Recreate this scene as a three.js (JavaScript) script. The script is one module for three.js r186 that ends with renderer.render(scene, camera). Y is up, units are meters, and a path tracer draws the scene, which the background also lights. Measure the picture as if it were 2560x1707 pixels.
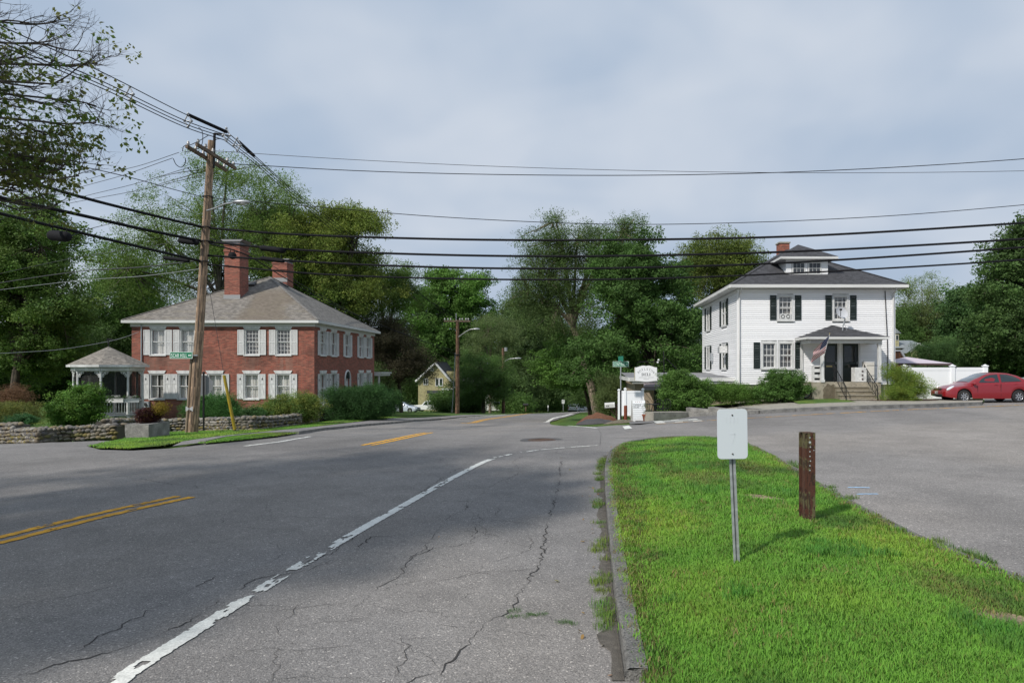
import * as THREE from 'three';
import { mergeGeometries, mergeVertices, toCreasedNormals } from 'three/addons/utils/BufferGeometryUtils.js';
import { RoundedBoxGeometry } from 'three/addons/geometries/RoundedBoxGeometry.js';
import { ConvexGeometry } from 'three/addons/geometries/ConvexGeometry.js';

// ---------------------------------------------------------------- camera, sky, sun, exposure
const EYE = 1.9, F = 1707, CX = 1450, CY = 922;          // a level camera with a shifted lens
const scene = new THREE.Scene();
const camera = new THREE.PerspectiveCamera(2 * Math.atan(CY / F) * 180 / Math.PI, (2 * CX) / (2 * CY), 0.1, 2000);
camera.position.set(0, EYE, 0);
camera.lookAt(0, EYE, -10);
camera.setViewOffset(2 * CX, 2 * CY, 0, 0, 2560, 1707);
const renderer = new THREE.WebGLRenderer({ antialias: true });
renderer.setSize(1024, 682);
renderer.toneMapping = THREE.LinearToneMapping;
renderer.toneMappingExposure = 1.12;
renderer.shadowMap.enabled = true;
const SUN_DIR = new THREE.Vector3(-0.505, 0.655, 0.562).normalize();
const SUN_POWER = 3.5, SKY_POWER = 0.94;
const sun = new THREE.DirectionalLight(new THREE.Color(1.0, 0.95, 0.88), SUN_POWER);
sun.position.copy(SUN_DIR).multiplyScalar(120);
sun.target.position.set(0, 0, -35);
sun.position.add(sun.target.position);
sun.castShadow = true; sun.shadow.radius = 5;
sun.shadow.mapSize.set(4096, 4096);
Object.assign(sun.shadow.camera, { left: -70, right: 70, top: 70, bottom: -70, near: 1, far: 300 });
scene.add(sun, sun.target);

function rng(seed) { let s = seed >>> 0; return () => { s = (s + 0x6d2b79f5) | 0; let t = Math.imul(s ^ (s >>> 15), 1 | s); t = (t + Math.imul(t ^ (t >>> 7), 61 | t)) ^ t; return ((t ^ (t >>> 14)) >>> 0) / 4294967296; }; }
const clamp = (x, a = 0, b = 1) => Math.min(b, Math.max(a, x));
const lerp = (a, b, t) => a + (b - a) * t;
const sstep = (a, b, x) => { const t = clamp((x - a) / (b - a)); return t * t * (3 - 2 * t); };
// value noise that repeats with period p
const PERM = (() => { const r = rng(77), a = new Float32Array(65536); for (let i = 0; i < a.length; i++) a[i] = r(); return a; })();
const hash2 = (x, y) => PERM[((x * 374761393 + y * 668265263) ^ ((x * 374761393 + y * 668265263) >>> 13)) & 65535];
function vnoise(x, y, p = 4096) {
  const xi = Math.floor(x), yi = Math.floor(y), fx = x - xi, fy = y - yi, u = fx * fx * (3 - 2 * fx), v = fy * fy * (3 - 2 * fy), m = (a) => ((a % p) + p) % p;
  return lerp(lerp(hash2(m(xi), m(yi)), hash2(m(xi + 1), m(yi)), u), lerp(hash2(m(xi), m(yi + 1)), hash2(m(xi + 1), m(yi + 1)), u), v);
}
function fbm(x, y, oct = 4, p = 4096) { let s = 0, a = 0.5, n = 0; for (let i = 0; i < oct; i++) { s += a * vnoise(x, y, p); n += a; a *= 0.5; x = x * 2 + 17 * 0; y = y * 2; p *= 2; } return s / n; }

// sky: thin, streaky high cloud over pale blue
{
  const W = 1024, H = 512, data = new Float32Array(W * H * 4);
  for (let j = 0; j < H; j++) {
    const el = ((j + 0.5) / H - 0.5) * Math.PI;
    for (let i = 0; i < W; i++) {
      const az = ((i + 0.5) / W - 0.5) * 2 * Math.PI, dx = Math.cos(el) * Math.cos(az), dy = Math.sin(el), dz = Math.cos(el) * Math.sin(az);
      const k = 1 / (Math.max(dy, 0) + 0.3), u = dx * k * 1.5 + 40, v = dz * k * 2.6 + 40;
      const warp = fbm(u * 0.9 + 7, v * 0.9, 3);
      const c = fbm(u * 0.55 + warp * 1.2, v * 0.55 + warp * 0.8, 5), c2 = fbm(u * 1.7 + 9, v * 0.8 + 3, 4);
      const c3 = fbm(u * 3.1 + 2, v * 1.1 + 8, 5), cloud = sstep(0.3, 0.74, c * 0.56 + c2 * 0.24 + c3 * 0.2);
      const blue = [0.34, 0.445, 0.595], white = [0.67, 0.71, 0.775];
      const hz = sstep(0.35, 0.0, dy) * 0.18;
      const o = (j * W + i) * 4;
      for (let q = 0; q < 3; q++) {
        let t = lerp(blue[q], white[q], cloud * 0.78);
        t = lerp(t, [0.62, 0.67, 0.74][q], hz);
        if (dy < 0) t = lerp(t, [0.3, 0.31, 0.3][q], sstep(0, -0.1, dy));
        data[o + q] = t;
      }
      data[o + 3] = 1;
    }
  }
  const sky = new THREE.DataTexture(data, W, H, THREE.RGBAFormat, THREE.FloatType);
  sky.mapping = THREE.EquirectangularReflectionMapping; sky.magFilter = THREE.LinearFilter; sky.needsUpdate = true;
  scene.background = sky; scene.environment = sky;
  scene.environmentIntensity = SKY_POWER; scene.backgroundIntensity = SKY_POWER;
}

// ---------------------------------------------------------------- helpers
const names = new Map();
const numbered = (n) => { const k = names.get(n) ?? 0; names.set(n, k + 1); return k ? `${n}_${String(k).padStart(3, '0')}` : n; };
const both = (o) => { o.castShadow = true; o.receiveShadow = true; return o; };
const part = (name, g, m, parent) => { const o = both(new THREE.Mesh(g, m)); o.name = name; parent.add(o); return o; };
function thing(name, label, category, pos = [0, 0, 0], turn = 0, group) {
  const o = new THREE.Group(); o.name = numbered(name); o.position.set(...pos); o.rotation.y = turn;
  o.userData = { label, category }; if (group) o.userData.group = group; scene.add(o); return o;
}
function single(name, g, m, label, category, group) {
  const o = both(new THREE.Mesh(g, m)); o.name = numbered(name); o.userData = { label, category }; if (group) o.userData.group = group; scene.add(o); return o;
}
function structure(name, g, m, label) { const o = both(new THREE.Mesh(g, m)); o.name = numbered(name); o.userData = { kind: 'structure' }; if (label) o.userData.label = label; scene.add(o); return o; }
const V = (x, y, z) => new THREE.Vector3(x, y, z);
const X = (px, d) => (px - CX) / F * d;                  // photo column at a distance -> metres
const Y = (py, d) => EYE - (py - CY) / F * d;            // photo row at a distance -> metres
const at = (px, py, d) => V(X(px, d), Y(py, d), -d);
// box-projected uv in metres
function uvm(g, s = 1) {
  g = g.index ? g.toNonIndexed() : g;
  if (!g.attributes.normal) g.computeVertexNormals();
  const p = g.attributes.position, uv = new Float32Array(p.count * 2), a = V(), b = V(), c = V();
  for (let i = 0; i < p.count; i += 3) {
    a.fromBufferAttribute(p, i); b.fromBufferAttribute(p, i + 1); c.fromBufferAttribute(p, i + 2);
    const n = b.clone().sub(a).cross(c.clone().sub(a)), ax = Math.abs(n.x), ay = Math.abs(n.y), az = Math.abs(n.z);
    [a, b, c].forEach((v, k) => { const [u, w] = ay > ax && ay > az ? [v.x, v.z] : ax > az ? [v.z, v.y] : [v.x, v.y]; uv[(i + k) * 2] = u * s; uv[(i + k) * 2 + 1] = w * s; });
  }
  g.setAttribute('uv', new THREE.BufferAttribute(uv, 2));
  return g;
}
const bx = (w, h, d, x = 0, y = 0, z = 0) => new THREE.BoxGeometry(w, h, d).translate(x, y, z);          // centred
const slab = (x0, x1, y0, y1, z0, z1) => bx(Math.abs(x1 - x0), Math.abs(y1 - y0), Math.abs(z1 - z0), (x0 + x1) / 2, (y0 + y1) / 2, (z0 + z1) / 2);
const cyl = (r0, r1, h, n = 12, x = 0, y = 0, z = 0) => new THREE.CylinderGeometry(r1, r0, h, n).translate(x, y + h / 2, z);   // stands on y
function rod(a, b, r0, r1 = r0, n = 6) {
  const d = b.clone().sub(a), g = new THREE.CylinderGeometry(r1, r0, d.length(), n);
  g.translate(0, d.length() / 2, 0).applyQuaternion(new THREE.Quaternion().setFromUnitVectors(V(0, 1, 0), d.normalize()));
  return g.translate(a.x, a.y, a.z);
}
const plain = (gs) => gs.map((g) => { g = g.index ? g.toNonIndexed() : g; for (const k of Object.keys(g.attributes)) if (!['position', 'normal', 'uv'].includes(k)) g.deleteAttribute(k); if (!g.attributes.normal) g.computeVertexNormals(); if (!g.attributes.uv) g.setAttribute('uv', new THREE.BufferAttribute(new Float32Array(g.attributes.position.count * 2), 2)); return g; });
const merge = (gs) => mergeGeometries(plain(gs));
const tubeAlong = (pts, r, seg = 24, n = 6) => new THREE.TubeGeometry(new THREE.CatmullRomCurve3(pts), seg, r, n);
const quadG = (a, b, c, d) => { const g = new THREE.BufferGeometry(); g.setAttribute('position', new THREE.Float32BufferAttribute([...a.toArray(), ...b.toArray(), ...c.toArray(), ...a.toArray(), ...c.toArray(), ...d.toArray()], 3)); g.computeVertexNormals(); return g; };
function triG(list) { const g = new THREE.BufferGeometry(), p = []; for (const t of list) for (const v of t) p.push(v.x, v.y, v.z); g.setAttribute('position', new THREE.Float32BufferAttribute(p, 3)); g.computeVertexNormals(); return g; }

// ---------------------------------------------------------------- textures
function tex(n, fn, srgb = true, rep = 1) {          // fn(u, v, x, y) -> [r, g, b] in 0..1 (display values when srgb)
  const data = new Uint8Array(n * n * 4);
  for (let y = 0; y < n; y++) for (let x = 0; x < n; x++) { const c = fn(x / n, y / n, x, y), o = (y * n + x) * 4; data[o] = clamp(c[0]) * 255; data[o + 1] = clamp(c[1]) * 255; data[o + 2] = clamp(c[2]) * 255; data[o + 3] = 255; }
  const t = new THREE.DataTexture(data, n, n); t.wrapS = t.wrapT = THREE.RepeatWrapping; t.magFilter = THREE.LinearFilter; t.minFilter = THREE.LinearMipmapLinearFilter; t.generateMipmaps = true;
  if (srgb) t.colorSpace = THREE.SRGBColorSpace; t.repeat.set(rep, rep); t.needsUpdate = true; return t;
}
const rep = (t, x, y = x, ox = 0, oy = 0) => { const c = t.clone(); c.repeat.set(x, y); c.offset.set(ox, oy); c.needsUpdate = true; return c; };
const std = (o) => new THREE.MeshStandardMaterial({ roughness: 0.8, ...o });
const phys = (o) => new THREE.MeshPhysicalMaterial({ roughness: 0.5, ...o });
const lin = (r, g, b) => new THREE.Color().setRGB(r, g, b);
// soft mottling round white, used to break up plain paint (multiplies the colour)
const mottle = tex(512, (u, v) => { const a = fbm(u * 8, v * 8, 5, 8), b = vnoise(u * 128, v * 128, 128); const k = 0.88 + (a - 0.5) * 0.3 + (b - 0.5) * 0.07; return [k, k, k * 0.99]; });
const grain = tex(512, (u, v) => { const a = fbm(u * 32, v * 32, 4, 32); return [a, a, a]; }, false);
const paint = (c, o = {}) => std({ color: c, map: rep(mottle, 0.5), roughness: 0.6, ...o });

// ---------------------------------------------------------------- terrain: a smooth sheet through surveyed points
const CTRL = [];
for (const [px, py, d] of [[480, 1085, 24], [1143, 1033, 71], [1065, 1027, 116], [1439, 1029, 142], [1560, 1052, 36], [1724, 1041, 32], [1950, 1014, 34], [2430, 1006, 34], [1070, 1082, 26], [920, 1113, 18], [1160, 1058, 45], [1340, 1032, 100],
  [60, 1105, 27], [630, 1046, 44], [390, 1044, 44], [785, 1050, 40], [868, 1042, 42], [745, 1065, 33], [1000, 1041, 52], [140, 1033, 60], [1760, 1052, 26.5], [2200, 996, 40], [1590, 1053, 32.5], [1541, 1050, 33.5], [1490, 1060, 33], [1640, 1050, 31], [1440, 1052, 40], [900, 1051, 40]]) CTRL.push([X(px, d), d, Y(py, d)]);
CTRL.push([0, 0, 0], [-3, 5, 0], [4, 5, 0], [3, 10, 0], [-6, 9, 0], [8, 12, 0.04], [14, 15, 0.1], [1, 15, 0], [-12, 10, -0.08], [25, 20, 0.25], [20, 8, 0.15], [-25, 15, -0.5], [-15, -12, 0], [15, -12, 0.1], [60, 40, 0.9], [60, 100, 0.4], [-75, 60, -3.2], [-75, 120, -5], [60, 180, -4], [-40, 200, -8], [0, 260, -11], [30, 60, 0.1], [12, 60, -2.4], [120, 0, 0.5], [-120, 0, -2], [-60, 30, -1.6]);
const tpsK = (r2) => (r2 > 1e-9 ? 0.5 * r2 * Math.log(r2) : 0);
const tpsW = (() => {
  const n = CTRL.length, N = n + 3, A = [];
  for (let i = 0; i < N; i++) A.push(new Float64Array(N + 1));
  for (let i = 0; i < n; i++) {
    for (let j = 0; j < n; j++) A[i][j] = tpsK((CTRL[i][0] - CTRL[j][0]) ** 2 + (CTRL[i][1] - CTRL[j][1]) ** 2) + (i === j ? 4 : 0);
    A[i][n] = A[n][i] = 1; A[i][n + 1] = A[n + 1][i] = CTRL[i][0]; A[i][n + 2] = A[n + 2][i] = CTRL[i][1]; A[i][N] = CTRL[i][2];
  }
  for (let c = 0; c < N; c++) {
    let p = c; for (let r = c + 1; r < N; r++) if (Math.abs(A[r][c]) > Math.abs(A[p][c])) p = r;
    [A[c], A[p]] = [A[p], A[c]];
    for (let r = 0; r < N; r++) if (r !== c) { const f = A[r][c] / A[c][c]; if (f) for (let k = c; k <= N; k++) A[r][k] -= f * A[c][k]; }
  }
  return A.map((row, i) => row[N] / row[i]);
})();
function groundRaw(x, d) { const n = CTRL.length; let s = tpsW[n] + tpsW[n + 1] * x + tpsW[n + 2] * d; for (let i = 0; i < n; i++) s += tpsW[i] * tpsK((x - CTRL[i][0]) ** 2 + (d - CTRL[i][1]) ** 2); return s; }
// sampled once on a grid, then read with bilinear interpolation: every sheet follows exactly the same surface
const GX0 = -230, GX1 = 230, GD0 = -60, GD1 = 420, GS = 1, GN = (GX1 - GX0) / GS + 1, GM = (GD1 - GD0) / GS + 1, GH = new Float32Array(GN * GM);
for (let j = 0; j < GM; j += 2) for (let i = 0; i < GN; i += 2) {
  const x = GX0 + i, d = GD0 + j, far = Math.max(Math.abs(x) - 110, d - 240, 0), cx = clamp(x, -110, 110), cd = Math.min(d, 240);
  GH[j * GN + i] = groundRaw(cx, Math.max(cd, -15)) * (1 - sstep(0, 150, far) * 0.3);
}
for (let j = 0; j < GM; j++) for (let i = 0; i < GN; i++) { const oi = i & 1, oj = j & 1; if (!oi && !oj) continue; const g = (a, b) => GH[Math.min(b, GM - 1) * GN + Math.min(a, GN - 1)]; GH[j * GN + i] = oi && oj ? (g(i - 1, j - 1) + g(i + 1, j - 1) + g(i - 1, j + 1) + g(i + 1, j + 1)) / 4 : oi ? (g(i - 1, j) + g(i + 1, j)) / 2 : (g(i, j - 1) + g(i, j + 1)) / 2; }
function gh(x, d) {
  const fx = clamp((x - GX0) / GS, 0, GN - 1.001), fd = clamp((d - GD0) / GS, 0, GM - 1.001), i = Math.floor(fx), j = Math.floor(fd), u = fx - i, v = fd - j, a = GH[j * GN + i], b = GH[j * GN + i + 1], c = GH[(j + 1) * GN + i], e = GH[(j + 1) * GN + i + 1];
  return a + (b - a) * u + (c - a) * v + (a - b - c + e) * u * v;
}
const onGround = (x, d, lift = 0) => V(x, gh(x, d) + lift, -d);
// where the line of sight through a photo point meets the ground
function hit(px, py, lift = 0, from = 1.5) {
  const f = (d) => Y(py, d) - gh(X(px, d), d) - lift;
  let d = from, prev = from; while (d < 300 && f(d) > 0) { prev = d; d *= 1.01; }
  for (let k = 0; k < 30; k++) { const m = (prev + d) / 2; if (f(m) > 0) prev = m; else d = m; }
  return [X(px, d), d];
}
// polygon in plan (list of [x, d]) draped on the ground, cut into cells
function drape(poly, lift, cell = 1, wear = null) {
  const pos = [], uv = []; let x0 = 1e9, x1 = -1e9, d0 = 1e9, d1 = -1e9;
  for (const [x, d] of poly) { x0 = Math.min(x0, x); x1 = Math.max(x1, x); d0 = Math.min(d0, d); d1 = Math.max(d1, d); }
  const clip = (pts, axis, lim, keepLess) => { const out = []; for (let i = 0; i < pts.length; i++) { const a = pts[i], b = pts[(i + 1) % pts.length], ia = keepLess ? a[axis] <= lim : a[axis] >= lim, ib = keepLess ? b[axis] <= lim : b[axis] >= lim; if (ia) out.push(a); if (ia !== ib) { const t = (lim - a[axis]) / (b[axis] - a[axis]); out.push([a[0] + (b[0] - a[0]) * t, a[1] + (b[1] - a[1]) * t]); } } return out; };
  const L = typeof lift === 'function' ? lift : () => lift;
  const put = (p) => { pos.push(p[0], gh(p[0], p[1]) + L(p[0], p[1]), -p[1]); uv.push(p[0], p[1]); };
  for (let cd = Math.floor(d0 / cell) * cell; cd < d1; cd += cell) {
    let row = clip(clip(poly, 1, cd, false), 1, cd + cell, true); if (row.length < 3) continue;
    for (let cx = Math.floor(x0 / cell) * cell; cx < x1; cx += cell) {
      const c = clip(clip(row, 0, cx, false), 0, cx + cell, true); if (c.length < 3) continue;
      const pts = c.filter((p, i) => { const q = c[(i + 1) % c.length]; return Math.abs(p[0] - q[0]) + Math.abs(p[1] - q[1]) > 1e-6; }); if (pts.length < 3) continue;
      const v2 = pts.map((p) => new THREE.Vector2(p[0], p[1])); let ar = 0; for (let i = 0; i < v2.length; i++) { const a = v2[i], b = v2[(i + 1) % v2.length]; ar += a.x * b.y - b.x * a.y; }
      if (Math.abs(ar) < 1e-7) continue; if (ar < 0) { v2.reverse(); pts.reverse(); }
      for (const f of THREE.ShapeUtils.triangulateShape(v2, [])) for (const k of f) put(pts[k]);
    }
  }
  const g = new THREE.BufferGeometry(); g.setAttribute('position', new THREE.Float32BufferAttribute(pos, 3)); g.setAttribute('uv', new THREE.Float32BufferAttribute(uv, 2));
  if (wear) g.setAttribute('color', new THREE.Float32BufferAttribute(pos.flatMap((_, i) => (i % 3 ? [] : wear(pos[i], -pos[i + 2]))), 3));
  const n = new Float32Array(pos.length); for (let i = 0; i < pos.length; i += 3) { const x = pos[i], d = -pos[i + 2], e = 0.5, v = V(-(gh(x + e, d) - gh(x - e, d)) / (2 * e), 1, (gh(x, d + e) - gh(x, d - e)) / (2 * e)).normalize(); n[i] = v.x; n[i + 1] = v.y; n[i + 2] = v.z; }
  g.setAttribute('normal', new THREE.BufferAttribute(n, 3)); return g;
}
const smoothLine = (pts, n = 8) => { const c = new THREE.CatmullRomCurve3(pts.map(([x, d]) => V(x, d, 0)), false, 'centripetal'); return c.getPoints(n * (pts.length - 1)).map((v) => [v.x, v.y]); };
function offsetLine(line, o) { return line.map((p, i) => { const a = line[Math.max(0, i - 1)], b = line[Math.min(line.length - 1, i + 1)], dx = b[0] - a[0], dy = b[1] - a[1], l = Math.hypot(dx, dy) || 1; return [p[0] + dy / l * o, p[1] - dx / l * o]; }); }   // o > 0: to the right of travel
const strip = (line, a, b) => [...offsetLine(line, a), ...offsetLine(line, b).reverse()];
const inPoly = (poly, x, d) => { let c = false; for (let i = 0, j = poly.length - 1; i < poly.length; j = i++) { const a = poly[i], b = poly[j]; if ((a[1] > d) !== (b[1] > d) && x < (b[0] - a[0]) * (d - a[1]) / (b[1] - a[1]) + a[0]) c = !c; } return c; };

// ground materials
const asphaltTex = tex(1024, (u, v, x, y) => {
  const big = fbm(u * 4, v * 4, 4, 4), mid = fbm(u * 24, v * 24, 3, 24), st = vnoise(u * 340, v * 340, 340), st2 = vnoise(u * 220 + 3, v * 220 + 9, 220);
  let k = 0.475 + (big - 0.5) * 0.07 + (mid - 0.5) * 0.045 + (st - 0.5) * 0.17;
  let w = 0; if (st2 > 0.8) w = (st2 - 0.8) * 1.5;                  // pale stones
  if (st < 0.12) k -= 0.07;
  return [k + w, k * 0.985 + w * 0.97, k * 0.975 + w * 0.92];
});
const asphaltBump = tex(1024, (u, v) => { const a = vnoise(u * 260, v * 260, 260), b = vnoise(u * 120 + 5, v * 120, 120); const k = a * 0.6 + b * 0.4; return [k, k, k]; }, false);
const asphalt = std({ color: lin(1.12, 1.1, 1.08), map: rep(asphaltTex, 1 / 2.3), bumpMap: rep(asphaltBump, 1 / 1.7), bumpScale: 0.006, roughness: 0.92 });
const asphaltOld = std({ color: lin(1.2, 1.165, 1.13), map: rep(asphaltTex, 1 / 3.1, 1 / 2.7, 0.3, 0.1), bumpMap: rep(asphaltBump, 1 / 1.7), bumpScale: 0.005, roughness: 0.93 });
const soilTex = tex(512, (u, v) => { const a = fbm(u * 6, v * 6, 5, 6), b = fbm(u * 60, v * 60, 3, 60); const k = 0.47 + (a - 0.5) * 0.22 + (b - 0.5) * 0.36; return [k * 1.06, k * 0.93, k * 0.76]; });
const lawnTex = tex(1024, (u, v) => {
  const a = fbm(u * 7, v * 7, 5, 7), b = fbm(u * 90, v * 90, 3, 90), c = fbm(u * 20 + 3, v * 20, 3, 20);
  const k = 0.82 + (b - 0.5) * 0.75, y = sstep(0.45, 0.7, a), br = sstep(0.66, 0.8, c) * 0.5;
  return [lerp(lerp(0.31, 0.42, y), 0.46, br) * k, lerp(lerp(0.46, 0.52, y), 0.42, br) * k, lerp(lerp(0.1, 0.12, y), 0.2, br) * k];
});
const lawn = std({ color: 0xffffff, map: rep(lawnTex, 1 / 6), bumpMap: rep(grain, 1 / 0.5), bumpScale: 0.03, roughness: 0.95 });
const soil = std({ color: 0xffffff, map: rep(soilTex, 1 / 3), bumpMap: rep(grain, 1 / 0.6), bumpScale: 0.02, roughness: 1 });
const concreteTex = tex(512, (u, v) => { const a = fbm(u * 5, v * 5, 5, 5), b = vnoise(u * 160, v * 160, 160), c = fbm(u * 16 + 2, v * 16, 4, 16); const k = 0.6 + (a - 0.5) * 0.16 + (b - 0.5) * 0.07 - sstep(0.6, 0.8, c) * 0.1; return [k, k * 0.965, k * 0.89]; });
const concrete = std({ color: 0xffffff, map: rep(concreteTex, 0.5), bumpMap: rep(grain, 2), bumpScale: 0.006, roughness: 0.9 });
const graniteTex = tex(512, (u, v) => { const a = fbm(u * 5, v * 5, 4, 5), b = vnoise(u * 150, v * 150, 150), c = vnoise(u * 90 + 4, v * 90, 90); const k = 0.5 + (a - 0.5) * 0.22 + (b - 0.5) * 0.2 - (c > 0.82 ? 0.14 : 0); return [k, k * 0.985, k * 0.95]; });
const granite = std({ color: 0xffffff, map: rep(graniteTex, 0.8), bumpMap: rep(grain, 1.6), bumpScale: 0.015, roughness: 0.85 });

// base ground: reaches beyond everything in view
{
  const pos = [], uv = [], idx = [], xs = [], ds = [];
  for (let x = -230; x <= 230; x += Math.abs(x) < 60 ? 2 : 10) xs.push(x);
  for (let d = -60; d <= 420; d += d < 100 ? 2 : 10) ds.push(d);
  for (const d of ds) for (const x of xs) { pos.push(x, gh(x, d) - 0.05, -d); uv.push(x, d); }
  for (let j = 0; j < ds.length - 1; j++) for (let i = 0; i < xs.length - 1; i++) { const a = j * xs.length + i, b = a + 1, c = a + xs.length, e = c + 1; idx.push(a, b, e, a, e, c); }
  const g = new THREE.BufferGeometry(); g.setAttribute('position', new THREE.Float32BufferAttribute(pos, 3)); g.setAttribute('uv', new THREE.Float32BufferAttribute(uv, 2)); g.setIndex(idx); g.computeVertexNormals();
  structure('ground', g, lawn, 'grassy ground under the village and the woods');
}
// ---------------------------------------------------------------- roads
const H = (l) => l.map(([px, py]) => hit(px, py));
// left kerb line of the main road, from the corner with the side road to the far bend
const kerbL = smoothLine([...H([[690, 1088], [800, 1074], [920, 1063], [1010, 1053], [1100, 1046], [1200, 1041], [1290, 1035]])], 6);
const islandEdge = smoothLine([hit(1562, 1706), hit(1535, 1500), hit(1519, 1330), hit(1511, 1220), hit(1514, 1160), hit(1532, 1128), hit(1580, 1109), hit(1650, 1100), hit(1740, 1097), hit(1830, 1103), hit(1892, 1124), hit(1965, 1162), hit(2062, 1224), hit(2205, 1304), hit(2390, 1392), hit(2560, 1462), hit(2900, 1570)], 10);
const farR = H([[1452, 1031], [1432, 1038], [1400, 1046], [1372, 1054], [1375, 1060]]);
const whiteCurb = H([[1640, 1056], [1724, 1042], [1900, 1034.5], [2170, 1022.5], [2330, 1018], [2455, 1013]]);
const roadPoly = [[-60, -20], [40, -20], [40, 20], [46, 33], [46, 41], [hit(2560, 1003)[0] + 2, 41], [X(2462, 38.5), 38.5], [X(2462, 34.2), 34.2], ...whiteCurb.slice().reverse(),
  hit(1600, 1062), hit(1540, 1063), hit(1490, 1067), hit(1440, 1067), hit(1380, 1062), ...farR.slice().reverse(), [18, 150], [60, 190], [52, 200], [10, 158], ...kerbL.slice().reverse(),
  hit(640, 1094), hit(520, 1108), hit(430, 1121), hit(330, 1127), hit(250, 1125), hit(215, 1116), hit(300, 1106), hit(260, 1102), hit(150, 1106), hit(0, 1110), [-60, 27]];
// patches of older and newer asphalt, and stains
const roadWear = (x, d) => { const n = fbm(x * 0.16 + 30, d * 0.11 + 7, 4), m = fbm(x * 0.9 + 3, d * 0.5 + 50, 3), k = 0.86 + (n - 0.5) * 0.55 + (m - 0.5) * 0.28, w = sstep(0.52, 0.68, n) * 0.05; return [k + w, k + w * 0.5, k - w * 0.2]; };
asphalt.vertexColors = asphaltOld.vertexColors = true;
const road = structure('road', drape(roadPoly, 0.006, 0.5, roadWear), asphalt, 'worn grey asphalt of the junction');
// slightly paler apron right of the island
structure('side_street', drape([...H([[1540, 1095], [1600, 1070], [1760, 1056], [2100, 1037], [2560, 1016]]), [40, 30], [40, 6], [12, 4], hit(2560, 1480), hit(2400, 1395), hit(2210, 1305), hit(2068, 1224), hit(1972, 1162), hit(1900, 1122), hit(1832, 1100), hit(1740, 1094), hit(1640, 1097)], 0.011, 0.5, roadWear), asphaltOld, 'paler patched asphalt of the side street');

// painted markings with worn edges: broken into flakes where the paint has gone
const yellowTex = tex(512, (u, v) => { const a = fbm(u * 10, v * 10, 4, 10), b = vnoise(u * 120, v * 120, 120), k = 0.95 + (a - 0.5) * 0.3 + (b - 0.5) * 0.2; return [0.9 * k, 0.66 * k, 0.13 * k]; });
const yellowPaint = std({ color: 0xffffff, map: rep(yellowTex, 1), roughness: 0.75 });
const whiteTex = tex(512, (u, v) => { const a = fbm(u * 10, v * 10, 4, 10), b = vnoise(u * 120, v * 120, 120), k = 0.84 + (a - 0.5) * 0.16 + (b - 0.5) * 0.12; return [k, k, k * 0.97]; });
const whitePaint = std({ color: 0xffffff, map: rep(whiteTex, 1), roughness: 0.75 });
function wornStrip(line, w, lift, keep, seed, cell = 0.05) {      // keep(s, t, noise) -> painted there?
  const pos = [], uv = []; let s = 0;
  for (let i = 0; i < line.length - 1; i++) {
    const a = line[i], b = line[i + 1], l = Math.hypot(b[0] - a[0], b[1] - a[1]), n = Math.max(1, Math.ceil(l / cell)), m = Math.max(2, Math.round(w / (cell * 0.6))), nx = (b[1] - a[1]) / l, nd = -(b[0] - a[0]) / l;
    const P = (k, j) => { const t = k / n, o = (j / m - 0.5) * w; const jx = (hash2(Math.round((s + t * l) * 97) + seed, j * 31 + seed) - 0.5) * cell * 0.5; return [a[0] + (b[0] - a[0]) * t + nx * (o + jx), a[1] + (b[1] - a[1]) * t + nd * (o + jx)]; };
    for (let k = 0; k < n; k++) for (let j = 0; j < m; j++) {
      const ss = s + (k + 0.5) / n * l, tt = (j + 0.5) / m;
      if (!keep(ss, tt, fbm(ss * 5 + seed, tt * w * 14 + seed * 3, 3))) continue;
      const q = [P(k, j), P(k + 1, j), P(k + 1, j + 1), P(k, j + 1)];
      for (const r of [0, 2, 1, 0, 3, 2]) { const [x, d] = q[r]; pos.push(x, gh(x, d) + lift, -d); uv.push(x, d); }
    }
    s += l;
  }
  const g = new THREE.BufferGeometry(); g.setAttribute('position', new THREE.Float32BufferAttribute(pos, 3)); g.setAttribute('uv', new THREE.Float32BufferAttribute(uv, 2)); g.setAttribute('normal', new THREE.Float32BufferAttribute(pos.map((_, i) => (i % 3 === 1 ? 1 : 0)), 3)); return g;
}
const densify = (l, step) => { const o = []; for (let i = 0; i < l.length - 1; i++) { const n = Math.max(1, Math.ceil(Math.hypot(l[i + 1][0] - l[i][0], l[i + 1][1] - l[i][1]) / step)); for (let k = 0; k < n; k++) o.push([lerp(l[i][0], l[i + 1][0], k / n), lerp(l[i][1], l[i + 1][1], k / n)]); } o.push(l[l.length - 1]); return o; };
function marking(name, g, m, label, group) { const o = part(name, g, m, road); return o; }
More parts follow.
